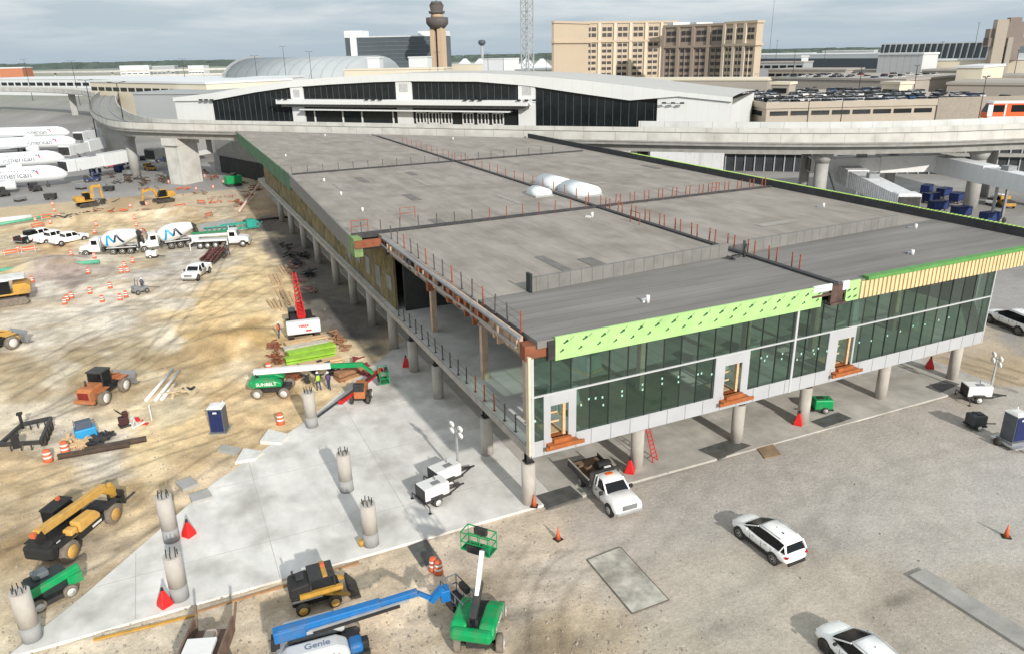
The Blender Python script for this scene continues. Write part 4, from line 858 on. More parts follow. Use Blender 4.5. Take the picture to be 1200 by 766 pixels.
# far office roofs and small buildings filling the plain
rs = random.Random(5)
nms = ('white', 'pale grey', 'cream')
fb = [(-20,1500,30,1480,80,'cream'),(0,1150,28,1140,80.5,'orange brick'),(142,1700,176,1690,77.5,'white'),(180,1700,206,1690,78,'pale grey'),(222,1650,240,1640,77.5,'white'),(530,900,560,890,76,'cream'),(566,700,590,690,70,'white'),(590,1000,650,980,80,'pale grey'),(535,600,600,590,86,'white'),
      (604,520,652,510,83,'cream'),(960,1500,1020,1480,60,'pale grey'),(890,1600,950,1580,63,'white'),(880,900,910,890,72,'pale grey'),(1078,800,1110,790,62,'white'),(1120,330,1150,328,80,'cream'),(330,700,372,690,80,'pale grey'),(372,700,404,690,82,'white')]
for i, (a, d0, c, d1, yt, cn) in enumerate(fb):
    m = {'white': hazew, 'pale grey': hazeg, 'cream': hazec, 'orange brick': mat('far_brick', (.45, .18, .10), .8)}[cn]
    where = ('at the far left horizon', 'low on the left edge of the horizon', 'left of the others on the left horizon', 'second of three on the left horizon', 'nearest the hangar on the left horizon', 'just right of the control tower', 'between the two control towers and mast', 'behind the foot of the mast', 'low behind the hall roof right of the tower', 'left of the hotel base',
             'far behind the pale box', 'far behind the white terminal', 'right beside the hotel', 'behind the glass terminal roof', 'beside the tree at right', 'in front of the hangar door', 'between hangar and office block')[i]
    block('far_building', 'low %s building %s' % (cn, where), 'building', a, d0, c, d1, yt, m, 30, hazew, rows=(2,), lh=1.5, bays=5)
# white fabric tents right of the tower
for i in range(6):
    px = 545+i*18; x, y, _ = D(px, 75, 1000); z = zt(px, 69, 1000); b = B(); b.cyl((x, y, 0), (x, y, z), 26, 2, n=4); 
    tag(b.build('tent_roof', hazew), 'white pointed tent roof behind the control tower', 'tent', 'white tent roofs behind the tower')
# tree belts
leafm = mat('leaves', (.05, .075, .03), .9, var=.5, scale=.5); leafh = mat('far_leaves', (.075, .10, .085), .95, var=.35, scale=.02); barkm = mat('bark', (.12, .09, .06), .9)
def tree(px, d, ybase, h, w, lab, seed):
    x, y, _ = D(px, ybase, d); t = thing('broadleaf_tree', lab, 'tree', (x, y, 0)); r_ = random.Random(seed); b = B(); b.cyl((0, 0, 0), (0, 0, h*.6), w*.05, w*.03, n=7)
    for k in range(5): a = r_.uniform(0, 6.3); b.bar((0, 0, h*.35), (math.cos(a)*w*.3, math.sin(a)*w*.3, h*.65), w*.03)
    b.build('trunk', barkm, t); b = B(); cl = [(r_.gauss(0, w*.26), r_.gauss(0, w*.2), h*(.45+.4*r_.random()), w*(.16+.12*r_.random())) for _ in range(16)]
    for cx, cy, cz, cr_ in cl:
        for k in range(90):
            v = Vector((r_.gauss(0, 1), r_.gauss(0, 1), r_.gauss(0, 1))).normalized()*cr_*(.75+.35*r_.random()); s_ = w*.045*(.6+r_.random())
            c = Vector((cx, cy, cz))+v; u = v.orthogonal().normalized()*s_; q = v.normalized().cross(u)+v.normalized()*r_.uniform(-.5, .5)*s_; b.quad(c+u, c+q, c-u, c-q)
    b.build('crown', leafm, t)
for i, (px, d, h, w, lab) in enumerate(((880, 300, 9, 12, 'leafy green tree left of the small tan house'), (897, 290, 9.5, 13, 'leafy green tree directly behind the small tan house'), (915, 295, 10, 12, 'leafy green tree at the left end of the garage roof'), (930, 300, 8, 10, 'smallest leafy green tree next to the garage'), (1176, 330, 11, 15, 'round dark green tree at far right'), (1190, 332, 10, 12, 'dark green tree right of the round tree, at the picture edge'))): tree(px, d, 100, h, w, lab, i)
b = B(); rs = random.Random(3)
for k in range(900):
    an = R(rs.uniform(15, 175)); d = rs.uniform(2800, 7000); x, y = CAM[0]+d*math.cos(an), CAM[1]+d*math.sin(an)
    for q in range(3):
        xx, yy = x+rs.gauss(0, 60), y+rs.gauss(0, 60); h = rs.uniform(8, 20); w = rs.uniform(30, 110); b.cyl((xx, yy, -1), (xx, yy, h), w, w*.5, n=6)
b.build('far_woods', leafh, kind='stuff')
# light masts
def lmast(px, ybase_d, ytop, lab, arms=2, r=.22):
    x, y, _ = D(px, 80, ybase_d); z = zt(px, ytop, ybase_d); zb_ = 12.6 if ybase_d < 180 else 0; t = thing('light_mast', lab, 'light mast', (x, y, 0), .4); r = .11 if ybase_d < 180 else r
    B().cyl((0, 0, zb_), (0, 0, z), r, r*.5, n=6).build('pole', dark, t); b = B()
    for s_ in (-1, 1)[:arms]: b.bar((0, 0, z), (s_*1.6, 0, z+.3), .12); b.box(s_*1.9, 0, z+.3, .9, .4, .2)
    b.build('lamp_head', dark, t)
for px, d, yt, lab in ((953, 142, 105, 'dark light mast on the guideway left of the train'), (1158, 146, 92, 'dark light mast just left of the orange train'), (334, 560, 55, 'thin light mast left of two before the hangar'), (364, 480, 61, 'thicker light mast before the hangar'), (900, 900, 2, 'very tall thin mast beside the hotel'), (908, 700, 48, 'thin mast just right of the very tall one'),
   (1138, 560, 28, 'thin mast left of the old brown tower'), (1100, 520, 50, 'thin mast in front of the glass terminal'), (993, 170, 112, 'thin short mast on the guideway between the two dark ones'), (133, 235, 98, 'curved dark mast inside the guideway bend'), (97, 300, 95, 'dark mast left of the guideway bend'), (572, 560, 63, 'short mast right of the control tower'), (513, 470, 62, 'mast in front of the control tower')): lmast(px, {142: 158, 146: 172, 170: 162}.get(d, d), yt, lab)

# further parking tiers and low roofs in the right background, road strips at left
for i, (a, d0, c, d1, yt, m, dp, slots, lab) in enumerate(((1080, 400, 1130, 396, 84, hazebr, 30, 5, 'tan parking tier behind the orange train, left one'), (1000, 430, 1075, 420, 84.5, hazec, 18, 8, 'cream parking tier below the pale metal box building'), (900, 470, 990, 455, 83, hazebr, 30, 10, 'tan parking tier between the hotel and the pale metal box'), (885, 560, 940, 550, 74, hazeg, 20, 6, 'grey low building just right of the hotel'), (1090, 470, 1160, 465, 75, hazeg, 20, 8, 'grey parking tier in front of the old brown tower'), (1130, 360, 1215, 356, 91, hazec, 26, 8, 'cream parking tier near the trees at far right'))):
    block('parking_tier', lab, 'parking garage', a, d0, c, d1, yt, m, dp, mat('deck_grey', (.36, .33, .30), .9, var=.12, scale=.1), rows=(-3.2, 3.0), lh=1.6, bays=slots)
for i, (pts, z, lab) in enumerate(((((-80, 91), (60, 90), (180, 88), (262, 86)), 8, 'road_strip white elevated roadway above the cream terminal wing'), (((-80, 96), (40, 95.5), (110, 95)), 9, 'road_strip pale elevated roadway left of the cream terminal wing'), (((830, 86), (900, 85), (1000, 80), (1100, 76), (1220, 74)), 9, 'road_strip pale roadway running between parking tiers and glass terminal'))): viaduct('road_viaduct', lab.replace('road_strip ', ''), pts, z, 10, piers=(3, 6, 9))
for i, (px, d, yt) in enumerate(((930, 420, 60), (965, 500, 58), (1045, 480, 56), (1120, 440, 60), (1075, 300, 78), (1010, 300, 80), (1190, 380, 60), (30, 700, 70), (85, 600, 72), (215, 520, 70), (300, 480, 66), (590, 520, 66), (640, 480, 64))): lmast(px, d, yt, 'thin street light mast among the background roads and car parks' )
for o in COL.objects:
    if o.get('label') == 'thin street light mast among the background roads and car parks': o['group'] = 'street lights among the background roads'
carw = mat('car_white', (.90, .90, .89), .3, var=.02, scale=2, grime=.04)
# ---------------------------------------------------------------- under the guideway: existing gates
def wallbox(name, lab, cat, px0, d0, px1, d1, ztop, depth, m):
    loc, rz, Ln = fr(px0, d0, px1, d1); t = thing(name, lab, cat, loc, rz); B().b2(0, Ln, 0, depth, 0, ztop).build('wall', m, t); return t, Ln
t, Ln = wallbox('gate_building', 'dark glazed gate level of the old terminal below the guideway at right', 'terminal building', 800, 192, 1230, 205, 9.4, 14, mat('gate_dark', (.035, .04, .045), .4, var=.4, scale=.3))
b = B()
for k in range(34): b.b2(k*Ln/34-.12, k*Ln/34+.12, -.3, 0, 0, 9.4)
b.build('mullion', hazeg, t); b = B(); b.b2(0, Ln, -1.5, 0, 4.2, 4.9); b.b2(0, Ln, -.6, .2, 9.0, 9.9); b.build('ledge', concd, t)
t, Ln = wallbox('link_building', 'plain grey concrete link building at the far left end of the new concourse', 'building', 236, 216, 306, 186, 9.0, 18, conc)
B().b2(4, Ln-1, -.2, .1, .0, 4.2).build('opening', WORLD_DARK, t); B().b2(3, Ln, -.3, .1, 4.5, 8.6).build('upper_panel', concd, t)
t, Ln = wallbox('white_link_wall', 'white wall panel under the guideway left of the rear roof edge', 'building', 766, 178, 856, 180, 9.6, 8, mat('white_wall', (.58, .59, .60), .7, var=.06, lines=[(0, 2, .2, .05)]))
# ---------------------------------------------------------------- wheels and vehicles
def wheel(par, x, y, r, w=.26, rimm=None, rubber=None, name='wheel'):
    s = 1 if y > 0 else -1
    b = B(); b.rev((x, y-w/2*s, r), (0, s, 0), [(0, r*.6), (.01, r*.93), (w*.2, r), (w*.8, r), (w-.01, r*.93), (w, r*.62)], 18)
    o = b.build(name, rubber or tire, par)
    q = B(); q.rev((x, y+w/2*s-.03, r), (0, s, 0), [(0, r*.62), (.035, r*.6), (.02, r*.2), (.05, .08)], 14); q.build('rim', rimm or grey, o); return o
def loftbody(secs, wscale=1):
    # secs: (x, half width low, half width mid, half width top, z low, z mid, z shoulder, z centre)
    rr = []
    for x, wl, wm, wt, zl, zm, zs, zc in secs:
        h = [(wl, zl), (wm, (zl+zm)/2), (wm, zm), (wt, zs), (wt*.6, (zs+zc*2)/3+.005), (0, zc)]
        pts = [(x, y, z) for y, z in h]+[(x, -y, z) for y, z in h[-2::-1]]; rr.append(pts)
    b = B(); b.smooth = True; b.loft(rr); return b
def suv(name, lab, loc, rz, rim=dark, dirt=False):
    t = thing(name, lab, 'car', loc, rz); z0 = .26
    S_ = [(2.30, .55, .62, .50, .42, .62, .72, .76), (2.22, .74, .82, .62, .30, .62, .82, .87), (1.9, .80, .90, .70, .26, .72, .93, .99), (1.3, .80, .93, .78, .26, .80, 1.03, 1.10), (.85, .80, .93, .82, .26, .86, 1.04, 1.05),
          (.2, .80, .93, .82, .26, .90, 1.05, 1.06), (-.8, .80, .93, .83, .26, .92, 1.07, 1.08), (-1.5, .80, .93, .82, .28, .94, 1.10, 1.12), (-2.0, .78, .90, .78, .32, .92, 1.10, 1.12), (-2.25, .72, .82, .72, .40, .80, 1.02, 1.04), (-2.31, .62, .72, .6, .45, .7, .85, .9)]
    body = loftbody(S_).build('body', carw, t); sb = body.modifiers.new('s', 'SUBSURF'); sb.levels = sb.render_levels = 1
    g = B(); g.smooth = True       # greenhouse
    def gs(x, w0, w1, a, c): return [(x, w0, a), (x, w1, c-.04), (x, w1*.8, c), (x, -w1*.8, c), (x, -w1, c-.04), (x, -w0, a)]
    g.smooth = False; g.loft([gs(1.2, .78, .70, 1.05, 1.13), gs(.08, .84, .74, 1.02, 1.63), gs(-.6, .85, .73, 1.02, 1.66), gs(-1.6, .84, .70, 1.04, 1.60), gs(-2.14, .76, .66, 1.04, 1.16)]); g.build('window', glassk, t)
    r_ = B(); r_.smooth = True; rr = []
    for x, w, z in ((.16, .66, 1.605), (-.02, .73, 1.655), (-.6, .745, 1.69), (-1.5, .72, 1.655), (-2.0, .66, 1.55)): rr.append([(x, -w, z-.05), (x, -w, z), (x, 0, z+.03), (x, w, z), (x, w, z-.05)])
    r_.loft(rr); r_.build('roof', carw, t)
    for s in (-1, 1):
        p = B(); 
        for a, c in (((1.15, .80, 1.08), (.08, .745, 1.62)), ((-1.75, .84, 1.06), (-1.95, .69, 1.55)), ((-2.2, .78, 1.06), (-1.95, .68, 1.55))):
            p.bar((a[0], a[1]*s, a[2]), (c[0], c[1]*s, c[2]), .06 if a[0] > -1.7 else .1, .05)
        p.build('pillar', carw, t)
        q = B(); q.box(1.35, .925*s, .42, .9, .03, .3); q.box(0, .93*s, .36, 2.2, .04, .18); q.build('sill_cladding', black, t)
        q = B(); q.cyl((1.42, .80*s, .36), (1.42, .945*s, .36), .42, n=20); q.cyl((-1.38, .80*s, .36), (-1.38, .945*s, .36), .42, n=20); q.build('wheel_arch', black, t)
        for x in (1.42, -1.38): wheel(t, x, .85*s, .36, .25, rim)
        q = B(); q.box(.75, 1.0*s, 1.1, .14, .2, .13); q.build('mirror', black if rim is black else white, t, bevel=.03)
        q = B(); q.box(2.13, .64*s, .70, .16, .24, .10, rz=-.35*s); q.build('headlight', whl, t, bevel=.02)
        q = B(); q.box(-2.2, .68*s, .88, .2, .3, .12, rz=.3*s); q.build('taillight', redl, t, bevel=.02)
        q = B(); q.bar((.1, .66*s, 1.71), (-1.6, .64*s, 1.71), .035); q.build('roof_rail', silver, t)
        q = B(); q.box(.25, .95*s, .9, .2, .03, .04); q.box(-.75, .95*s, .92, .2, .03, .04); q.build('door_handle', silver, t)
        q = B(); q.box(.5, .934*s, .7, .012, .012, .6); q.box(-.4, .936*s, .7, .012, .012, .6); q.box(-1.15, .93*s, .85, .012, .012, .3); q.build('door_seam', dark, t)
    q = B(); q.box(-2.3, 0, .42, .12, 1.3, .2); q.box(2.3, 0, .40, .1, 1.2, .16); q.box(2.3, 0, .62, .06, .9, .12); q.build('bumper', black, t, bevel=.03)
    q = B(); q.box(-2.315, 0, .68, .02, .42, .16); q.build('license_plate', offw, t)
    q = B(); q.box(-1.2, .1, 1.72, .12, .06, .06); q.box(-.6, 0, 1.72, .06, .06, .03); q.build('antenna', black, t)
    return t
def car_at(f, name, lab, a, b_, **k): return f(name, lab, (*G(*a)[:2], .0), face(b_[0], b_[1]), **k)
su = suv('parked_suv', 'white sport utility car facing the building in the middle of the gravel yard', (*mid((868, 622), (930, 655))[:2], .0), face((868, 622), (930, 655)), grey)
# place by wheels: front left (867,628) rear left (905,658)
su.rotation_euler.z = face((866, 629), (906, 660))
_w = G(866, 629); _v = G(906, 660); _m = Vector(((_w[0]+_v[0])/2, (_w[1]+_v[1])/2, 0)); _a = su.rotation_euler.z
su.location = _m + Vector((math.sin(_a), -math.cos(_a), 0))*.85
s2 = suv('parked_suv', 'white car cut off by the bottom edge of the photo', (0, 0, 0), 0, black)
_a = su.rotation_euler.z - R(4); s2.rotation_euler.z = _a; _w = G(966, 763); s2.location = Vector((_w[0], _w[1], 0)) + Vector((math.sin(_a), -math.cos(_a), 0))*.85 - Vector((math.cos(_a), math.sin(_a), 0))*1.42
def pickup(name, lab, loc, rz, cabm=None, bed='box', crew=True, cat='pickup truck', L_=None, small=False):
    t = thing(name, lab, cat, loc, rz)
    cabm = cabm or carw; S_ = [(2.85, .80, .90, .84, .45, .80, .98, 1.00), (2.8, .86, .96, .88, .40, .85, 1.10, 1.14), (2.2, .88, .99, .90, .40, .95, 1.18, 1.24), (1.35, .88, .99, .90, .40, 1.0, 1.22, 1.27), (1.3, .88, .99, .9, .4, 1.0, 1.2, 1.22), (-.9 if crew else -.2, .88, .99, .92, .4, 1.02, 1.2, 1.2)]
    loftbody(S_).build('body', cabm, t); xe = -.9 if crew else -.2
    def gs(x, w0, w1, a, c): return [(x, w0, a), (x, w1, c-.05), (x, -w1, c-.05), (x, -w0, a)]
    g = B(); g.loft([gs(1.45, .84, .70, 1.18, 1.26), gs(.75, .86, .72, 1.18, 1.82), gs(xe+.1, .86, .72, 1.18, 1.84), gs(xe-.02, .86, .74, 1.18, 1.7)]); g.build('window', glassk, t)
    r_ = B(); r_.smooth = True; r_.loft([[(x, -w, z-.1), (x, -w*.96, z), (x, 0, z+.03), (x, w*.96, z), (x, w, z-.1)] for x, w, z in ((.9, .68, 1.78), (.65, .74, 1.86), (xe+.1, .74, 1.88), (xe-.06, .72, 1.78))]); r_.build('roof', cabm, t)
    for s in (-1, 1):
        p = B(); 
        for a, c in (((1.42, .845, 1.2), (.72, .72, 1.8)), ((.2, .875, 1.2), (.15, .73, 1.82)), ((xe+.05, .88, 1.2), (xe+.05, .74, 1.82))): p.bar((a[0], a[1]*s, a[2]), (c[0], c[1]*s, c[2]), .1, .07)
        p.build('pillar', cabm, t)
        q = B(); q.box(1.15, 1.12*s, 1.25, .14, .26, .26); q.build('mirror', black, t, bevel=.03)
        q = B(); q.box(2.83, .72*s, .95, .1, .34, .22); q.build('headlight', whl, t, bevel=.02)
        q = B(); q.cyl((1.95, .86*s, .42), (1.95, 1.0*s, .42), .5, n=20); q.build('wheel_arch', black, t)
        wheel(t, 1.95, .88*s, .42, .28); wheel(t, -1.85, .88*s, .42, .3)
        q = B(); q.box(.75, 1.0*s, .8, .012, .012, .75); q.box(-.3 if crew else -.15, 1.0*s, .8, .012, .012, .75); q.box(.3, 1.01*s, 1.05, .2, .03, .04); q.build('door_seam', dark, t)
    q = B(); q.box(2.87, 0, .58, .12, 1.85, .22); q.build('bumper', silver, t, bevel=.03); q = B(); q.box(2.86, 0, .92, .06, 1.05, .32); q.box(2.88, 0, .92, .04, 1.0, .05); q.build('grille', mat('grille_chrome', (.35, .36, .37), .3, .6), t)
    if bed == 'box':
        q = B(); q.b2(-2.75, xe-.05, -.97, -.88, .5, 1.25); q.b2(-2.75, xe-.05, .88, .97, .5, 1.25); q.b2(-2.8, -2.7, -.97, .97, .5, 1.25); q.b2(xe-.12, xe-.03, -.9, .9, .5, 1.2); q.b2(-2.75, xe, -.9, .9, .5, .72); q.build('cargo_bed', cabm, t, bevel=.02)
        for s in (-1, 1): q = B(); q.box(-2.8, .88*s, .95, .04, .12, .35); q.build('taillight', redl, t)
        q = B(); q.box(-2.86, 0, .55, .12, 1.8, .16); q.build('bumper', grey, t); q = B()
        q.cyl((-1.85, .86, .42), (-1.85, .985, .42), .48, n=18); q.cyl((-1.85, -.985, .42), (-1.85, -.86, .42), .48, n=18); q.build('wheel_arch', black, t)
    return t
_f = (735, 612); _r = (690, 566)
fa = face(_f, _r)
fx, fy, _ = G(728, 600)
fd = pickup('flatbed_truck', 'white flatbed truck with dark load parked below the glass front', (0, 0, 0), 0, bed=None, crew=False, cat='truck')
fl_w, rl_w = G(714, 603), G(686, 573)
fa = face((716, 604), (685, 572)); fd.rotation_euler.z = fa
fd.location = Vector((fl_w[0], fl_w[1], 0)) + Vector((math.sin(fa), -math.cos(fa), 0))*-.0 + Vector((-math.cos(fa), -math.sin(fa), 0))*1.9 + Vector((-math.sin(fa), math.cos(fa), 0))*(-.9)*-1
q = B(); q.b2(-3.3, -.35, -1.15, 1.15, .92, 1.05); q.build('platform', woodd, fd)
q = B(); q.b2(-3.35, -.3, -1.2, -1.12, .88, 1.35); q.b2(-3.35, -.3, 1.12, 1.2, .88, 1.35); q.b2(-3.4, -3.3, -1.2, 1.2, .88, 1.1); q.b2(-.42, -.3, -1.1, 1.1, 1.0, 1.95); q.b2(-3.3, -.3, -.4, -.3, .5, .9); q.b2(-3.3, -.3, .3, .4, .5, .9); q.build('stake_frame', dark, fd)
for s in (-1, 1): B().bar((-3.35, 1.16*s, 1.4), (-.4, 1.16*s, 1.4), .08).build('side_rail', mat('worn_grey_rail', (.45, .42, .38), .7, var=.2), fd)
q = B(); q.box(.2, 0, 1.93, .25, .5, .08); q.build('warning_light', mat('amber_lamp', (.7, .12, .01), .3), fd, bevel=.02)
gn = thing('welder_unit', 'black welding machine with white lid on the flatbed truck', 'machine'); gn.rotation_euler.z = fa
gn.location = fd.location + Vector((math.cos(fa)*-1.1-math.sin(fa)*.45, math.sin(fa)*-1.1+math.cos(fa)*.45, 1.05))
q = B(); q.b2(-.7, .5, -.45, .45, 0, .75); q.cyl((-.2, -.5, .5), (-.2, .5, .5), .42, n=14); q.build('casing', black, gn, bevel=.06); B().box(.55, -.1, .72, .3, .5, .35, ry=.2).build('lid', white, gn, bevel=.03)
q = B()
for k in range(12): q.bar((rnd.uniform(-2.4, -.5), rnd.uniform(-.9, .6), .12+k*.02), (rnd.uniform(-2.4, -.5), rnd.uniform(-.9, .6), .16+k*.02), .09)
o = q.build('timber_scraps', woodd); o.matrix_world = Matrix.Translation(fd.location+Vector((0, 0, 1.05))) @ Matrix.Rotation(fa, 4, 'Z'); tag(o, 'heap of timber scraps on the bed of the flatbed truck', 'scrap wood')
# parked pickups left, and the one towing the trailer
pk = pickup('parked_pickup', 'nearest of three white pickups parked side by side before the mixer trucks', (0, 0, 0), 0)
def put(t, fpx, rpx, dz=0):
    A, Bq = at(*fpx), at(*rpx); t.location = ((A[0]+Bq[0])/2, (A[1]+Bq[1])/2, max(0, min(A[2], Bq[2]))+dz); t.rotation_euler.z = math.atan2(A[1]-Bq[1], A[0]-Bq[0]); return t
put(pk, (98, 283), (66, 290))
for (a, c, lab) in (((78, 280), (48, 287), 'middle one of the white pickups parked side by side'), ((62, 277), (34, 284), 'farthest of the white pickups parked side by side')): put(dup(pk, label=lab), a, c)
pd = pickup('parked_pickup', 'black pickup at the left end of the row of white pickups', (0, 0, 0), 0, cabm=mat('black_paint', (.02, .02, .025), .3, var=.05)); put(pd, (52, 279), (26, 286))
pt = dup(pk, label='white pickup pulling a trailer loaded with rust red steel'); put(pt, (222, 331), (241, 318))
van = dup(su, label='white passenger van at the right edge beyond the glass end'); van.scale = (1.35, 1.15, 1.25); _a = face((1164, 375), (1200, 390)); van.rotation_euler.z = _a; van.location = (*G(1185, 384)[:2], 0)
# ---------------------------------------------------------------- small yard things
def cone(lab, px, py, h=.7, m=orangep, skirt=True):
    x, y, z = at(px, py); t = thing('traffic_cone', lab, 'traffic cone', (x, y, z), rnd.uniform(0, 1.5)); q = B(); q.b2(-.2*h/.7, .2*h/.7, -.2*h/.7, .2*h/.7, 0, .04); q.build('base', black if h > .6 else m, t)
    q = B(); q.cyl((0, 0, .04), (0, 0, h), .14*h/.7, .025, n=14); q.build('cone', m, t); q = B(); 
    for a, c in ((.45, .6), (.72, .82)): q.cyl((0, 0, h*a), (0, 0, h*c), .14*h/.7*(1-a)+.008, .14*h/.7*(1-c)+.008, n=14, caps=False)
    q.build('reflective_band', white, t); return t
for px, py, lab in ((654, 631, 'small orange cone in front of the corner column'), (626, 594, 'small orange cone right beside the corner column base'), (1179, 628, 'small orange cone alone in the gravel at right')): cone(lab, px, py, .85)
def tallcone(lab, px, py):
    x, y, z = at(px, py); t = thing('weighted_cone', lab, 'marker cone', (x, y, z), rnd.uniform(0, 1.5))
    q = B(); q.loft([[(-.33, -.33, 0), (.33, -.33, 0), (.33, .33, 0), (-.33, .33, 0)], [(-.3, -.3, .25), (.3, -.3, .25), (.3, .3, .25), (-.3, .3, .25)], [(-.13, -.13, .8), (.13, -.13, .8), (.13, .13, .8), (-.13, .13, .8)], [(-.07, -.07, 1.0), (.07, -.07, 1.0), (.07, .07, 1.0), (-.07, .07, 1.0)]]); q.build('hood', redp, t, bevel=.03)
    q = B(); q.cyl((0, 0, .98), (0, 0, 1.15), .09, .06, n=10); q.build('cap', black, t)
for px, py, lab in ((222, 628, 'tall red marker cone beside the farther of two paired columns on the slab'), (194, 710, 'tall red marker cone left of the nearer paired column on the slab'), (738, 554, 'tall red marker cone left of the column with the red ladder'), (935, 498, 'tall red marker cone left of the column near the green generator'), (1089, 432, 'tall red marker cone behind the second column from the right'), (476, 430, 'tall red marker cone in the shade beside the open bay')): tallcone(lab, px, py)
def barrel(lab, px, py, grp=None, tilt=0):
    x, y, z = at(px, py); t = thing('traffic_barrel', lab, 'traffic barrel', (x, y, z), rnd.uniform(0, 3), grp); t.scale = ((.85 if grp else 1),)*3; q = B(); q.rev((0, 0, 0), (0, 0, 1), [(0, .34), (.1, .32), (.3, .31), (.32, .29), (.6, .28), (.62, .26), (.95, .24), (1.0, .15)], 14); q.build('drum', orangep, t)
    q = B(); 
    for a, r in ((.34, .295), (.66, .27)): q.cyl((0, 0, a), (0, 0, a+.14), r+.006, r, n=14, caps=False)
    q.build('white_band', white, t); return t
b0 = [(58, 540, 'orange and white barrel beside the trailer frame'), (75, 525, 'orange and white barrel at the end of the steel beams'), (66, 430, None)]
barrel(b0[0][2], 57, 540); barrel('orange and white barrel lying among the planks near the blue pump', 77, 530)
barrel('orange barrel beside the column next to the green lift', 329, 495); barrel('orange barrel left of the white boom of the green lift', 316, 437)
for px, py in ((79, 350), (84, 346), (76, 353), (106, 342), (120, 350), (130, 338), (141, 348), (148, 345), (143, 320), (150, 318), (146, 310), (156, 305), (100, 290), (85, 302), (112, 305), (38, 328), (104, 318), (111, 270), (113, 262), (160, 262), (166, 270), (158, 255), (153, 240), (172, 238), (64, 245), (70, 252), (62, 238), (42, 258), (222, 212), (240, 205), (230, 220), (208, 205), (198, 212), (188, 210), (60, 262), (20, 282), (22, 292), (250, 218), (262, 212)):
    barrel('orange and white barrel marking the dug up area between the trucks and the apron', px, py+3, 'orange barrels scattered around the dig')
def barricade(px, py, lab, rz):
    x, y, z = at(px, py); t = thing('barricade', lab, 'barricade', (x, y, z), rz)
    for s in (-.9, .9): q = B(); q.bar((s, -.3, 0), (s, 0, 1.0), .06); q.bar((s, .3, 0), (s, 0, 1.0), .06); q.build('leg', grey, t)
    q = B(); q.b2(-1.1, 1.1, -.04, .04, .72, .95); q.b2(-1.1, 1.1, -.16, -.1, .35, .55); q.build('board', orangep, t)
for i, (px, py, rz) in enumerate(((57, 262, .2), (45, 268, .5), (170, 275, 1.8), (236, 240, 2.3), (212, 246, .4), (245, 255, .9), (14, 300, .2), (34, 296, .1))): barricade(px, py, ('pink orange barricade near the apron edge, left of the yellow excavator', 'orange barricade just behind the parked pickups', 'orange barricade above the mixer trucks', 'orange barricade beside the green dumpster', 'orange barricade below the excavated pit', 'orange barricade near the long plank', 'orange barricade at the left edge by the pipe', 'orange barricade right of the pipe end')[i], rz)
# free standing columns with rebar
for px, py, lab, h in ((38, 754, 'round concrete column with rebar stubs at the sharp end of the slab', 3.05), (212, 706, 'nearer of two round columns seen one behind the other on the slab', 2.9), (202, 637, 'farther of two round columns seen one behind the other at the slab edge', 3.2), (437, 642, 'round column with rebar stubs at the front edge of the slab behind the black forklift', 2.95), (408, 578, 'round column with dark rebar standing in the middle of the slab', 2.95), (367, 502, 'round column at the far slab edge beside the green lift', 3.1)):
    x, y, _ = G(px, py); y += .35; t = thing('concrete_column', lab, 'column', (x, y, .1))
    B().cyl((0, 0, .0), (0, 0, .9), .475, n=24).build('base_band', mat('column_foot', (.33, .33, .33), .9, var=.12, grime=.2), t); B().cyl((0, 0, .9), (0, 0, h-.1), .465, n=24).build('shaft', colm, t)
    q = B()
    for k in range(7): a = k*.9; q.cyl((math.cos(a)*.3, math.sin(a)*.3, h-.12), (math.cos(a)*.3+rnd.uniform(-.04, .04), math.sin(a)*.3, h+.22+rnd.random()*.1), .03, n=6)
    q.build('rebar', dark, t)
# portable toilets
def toilet(lab, px, py, rz, body, roofm_, trailer=True):
    x, y, z = at(px, py); t = thing('portable_toilet', lab, 'portable toilet', (x, y, z), rz); z0 = .5 if trailer else .1
    q = B(); q.b2(-.56, .56, -.56, .56, z0, z0+2.05); q.build('cabin', mat('toilet_grey', (.10, .115, .13), .5), t, bevel=.03); q = B(); q.b2(-.5, .5, -.60, -.57, z0+.1, z0+1.95); q.build('door', body, t, bevel=.02)
    q = B(); q.b2(-.6, .6, -.6, .6, z0+2.05, z0+2.14); q.box(0, 0, z0+2.2, 1.0, 1.0, .1, tx=.6, ty=.6); q.cyl((.4, .4, z0+2.1), (.4, .4, z0+2.35), .06, n=8); q.build('roof', roofm_, t, bevel=.02)
    q = B(); q.box(0, -.61, z0+1.75, .3, .01, .14); q.build('door_sign', white, t)
    q = B(); q.b2(-.7, .7, -.7, .7, z0-.12, z0); q.build('skid', grey, t)
    if trailer:
        q = B(); q.b2(-.9, .9, -1.2, 1.0, z0-.25, z0-.13); q.bar((0, -1.2, z0-.2), (0, -2.1, z0-.2), .1); q.build('trailer_frame', silver, t)
        for s in (-1, 1): wheel(t, s*.0+.0, s*1.05, .3, .2) if False else None
        w_ = B(); w_.rev((-.95, .2, .3), (-1, 0, 0), [(0, .3), (.2, .3)], 14); w_.build('wheel', tire, t); w_ = B(); w_.rev((.95, .2, .3), (1, 0, 0), [(0, .3), (.2, .3)], 14); w_.build('wheel', tire, t)
    return t
toilet('blue and grey portable toilet with white roof standing on the dirt', 258, 503, R(-22), navy, white, False)
toilet('navy portable toilet on a small trailer at the right edge', 1184, 520, R(-10), navy, white, True)
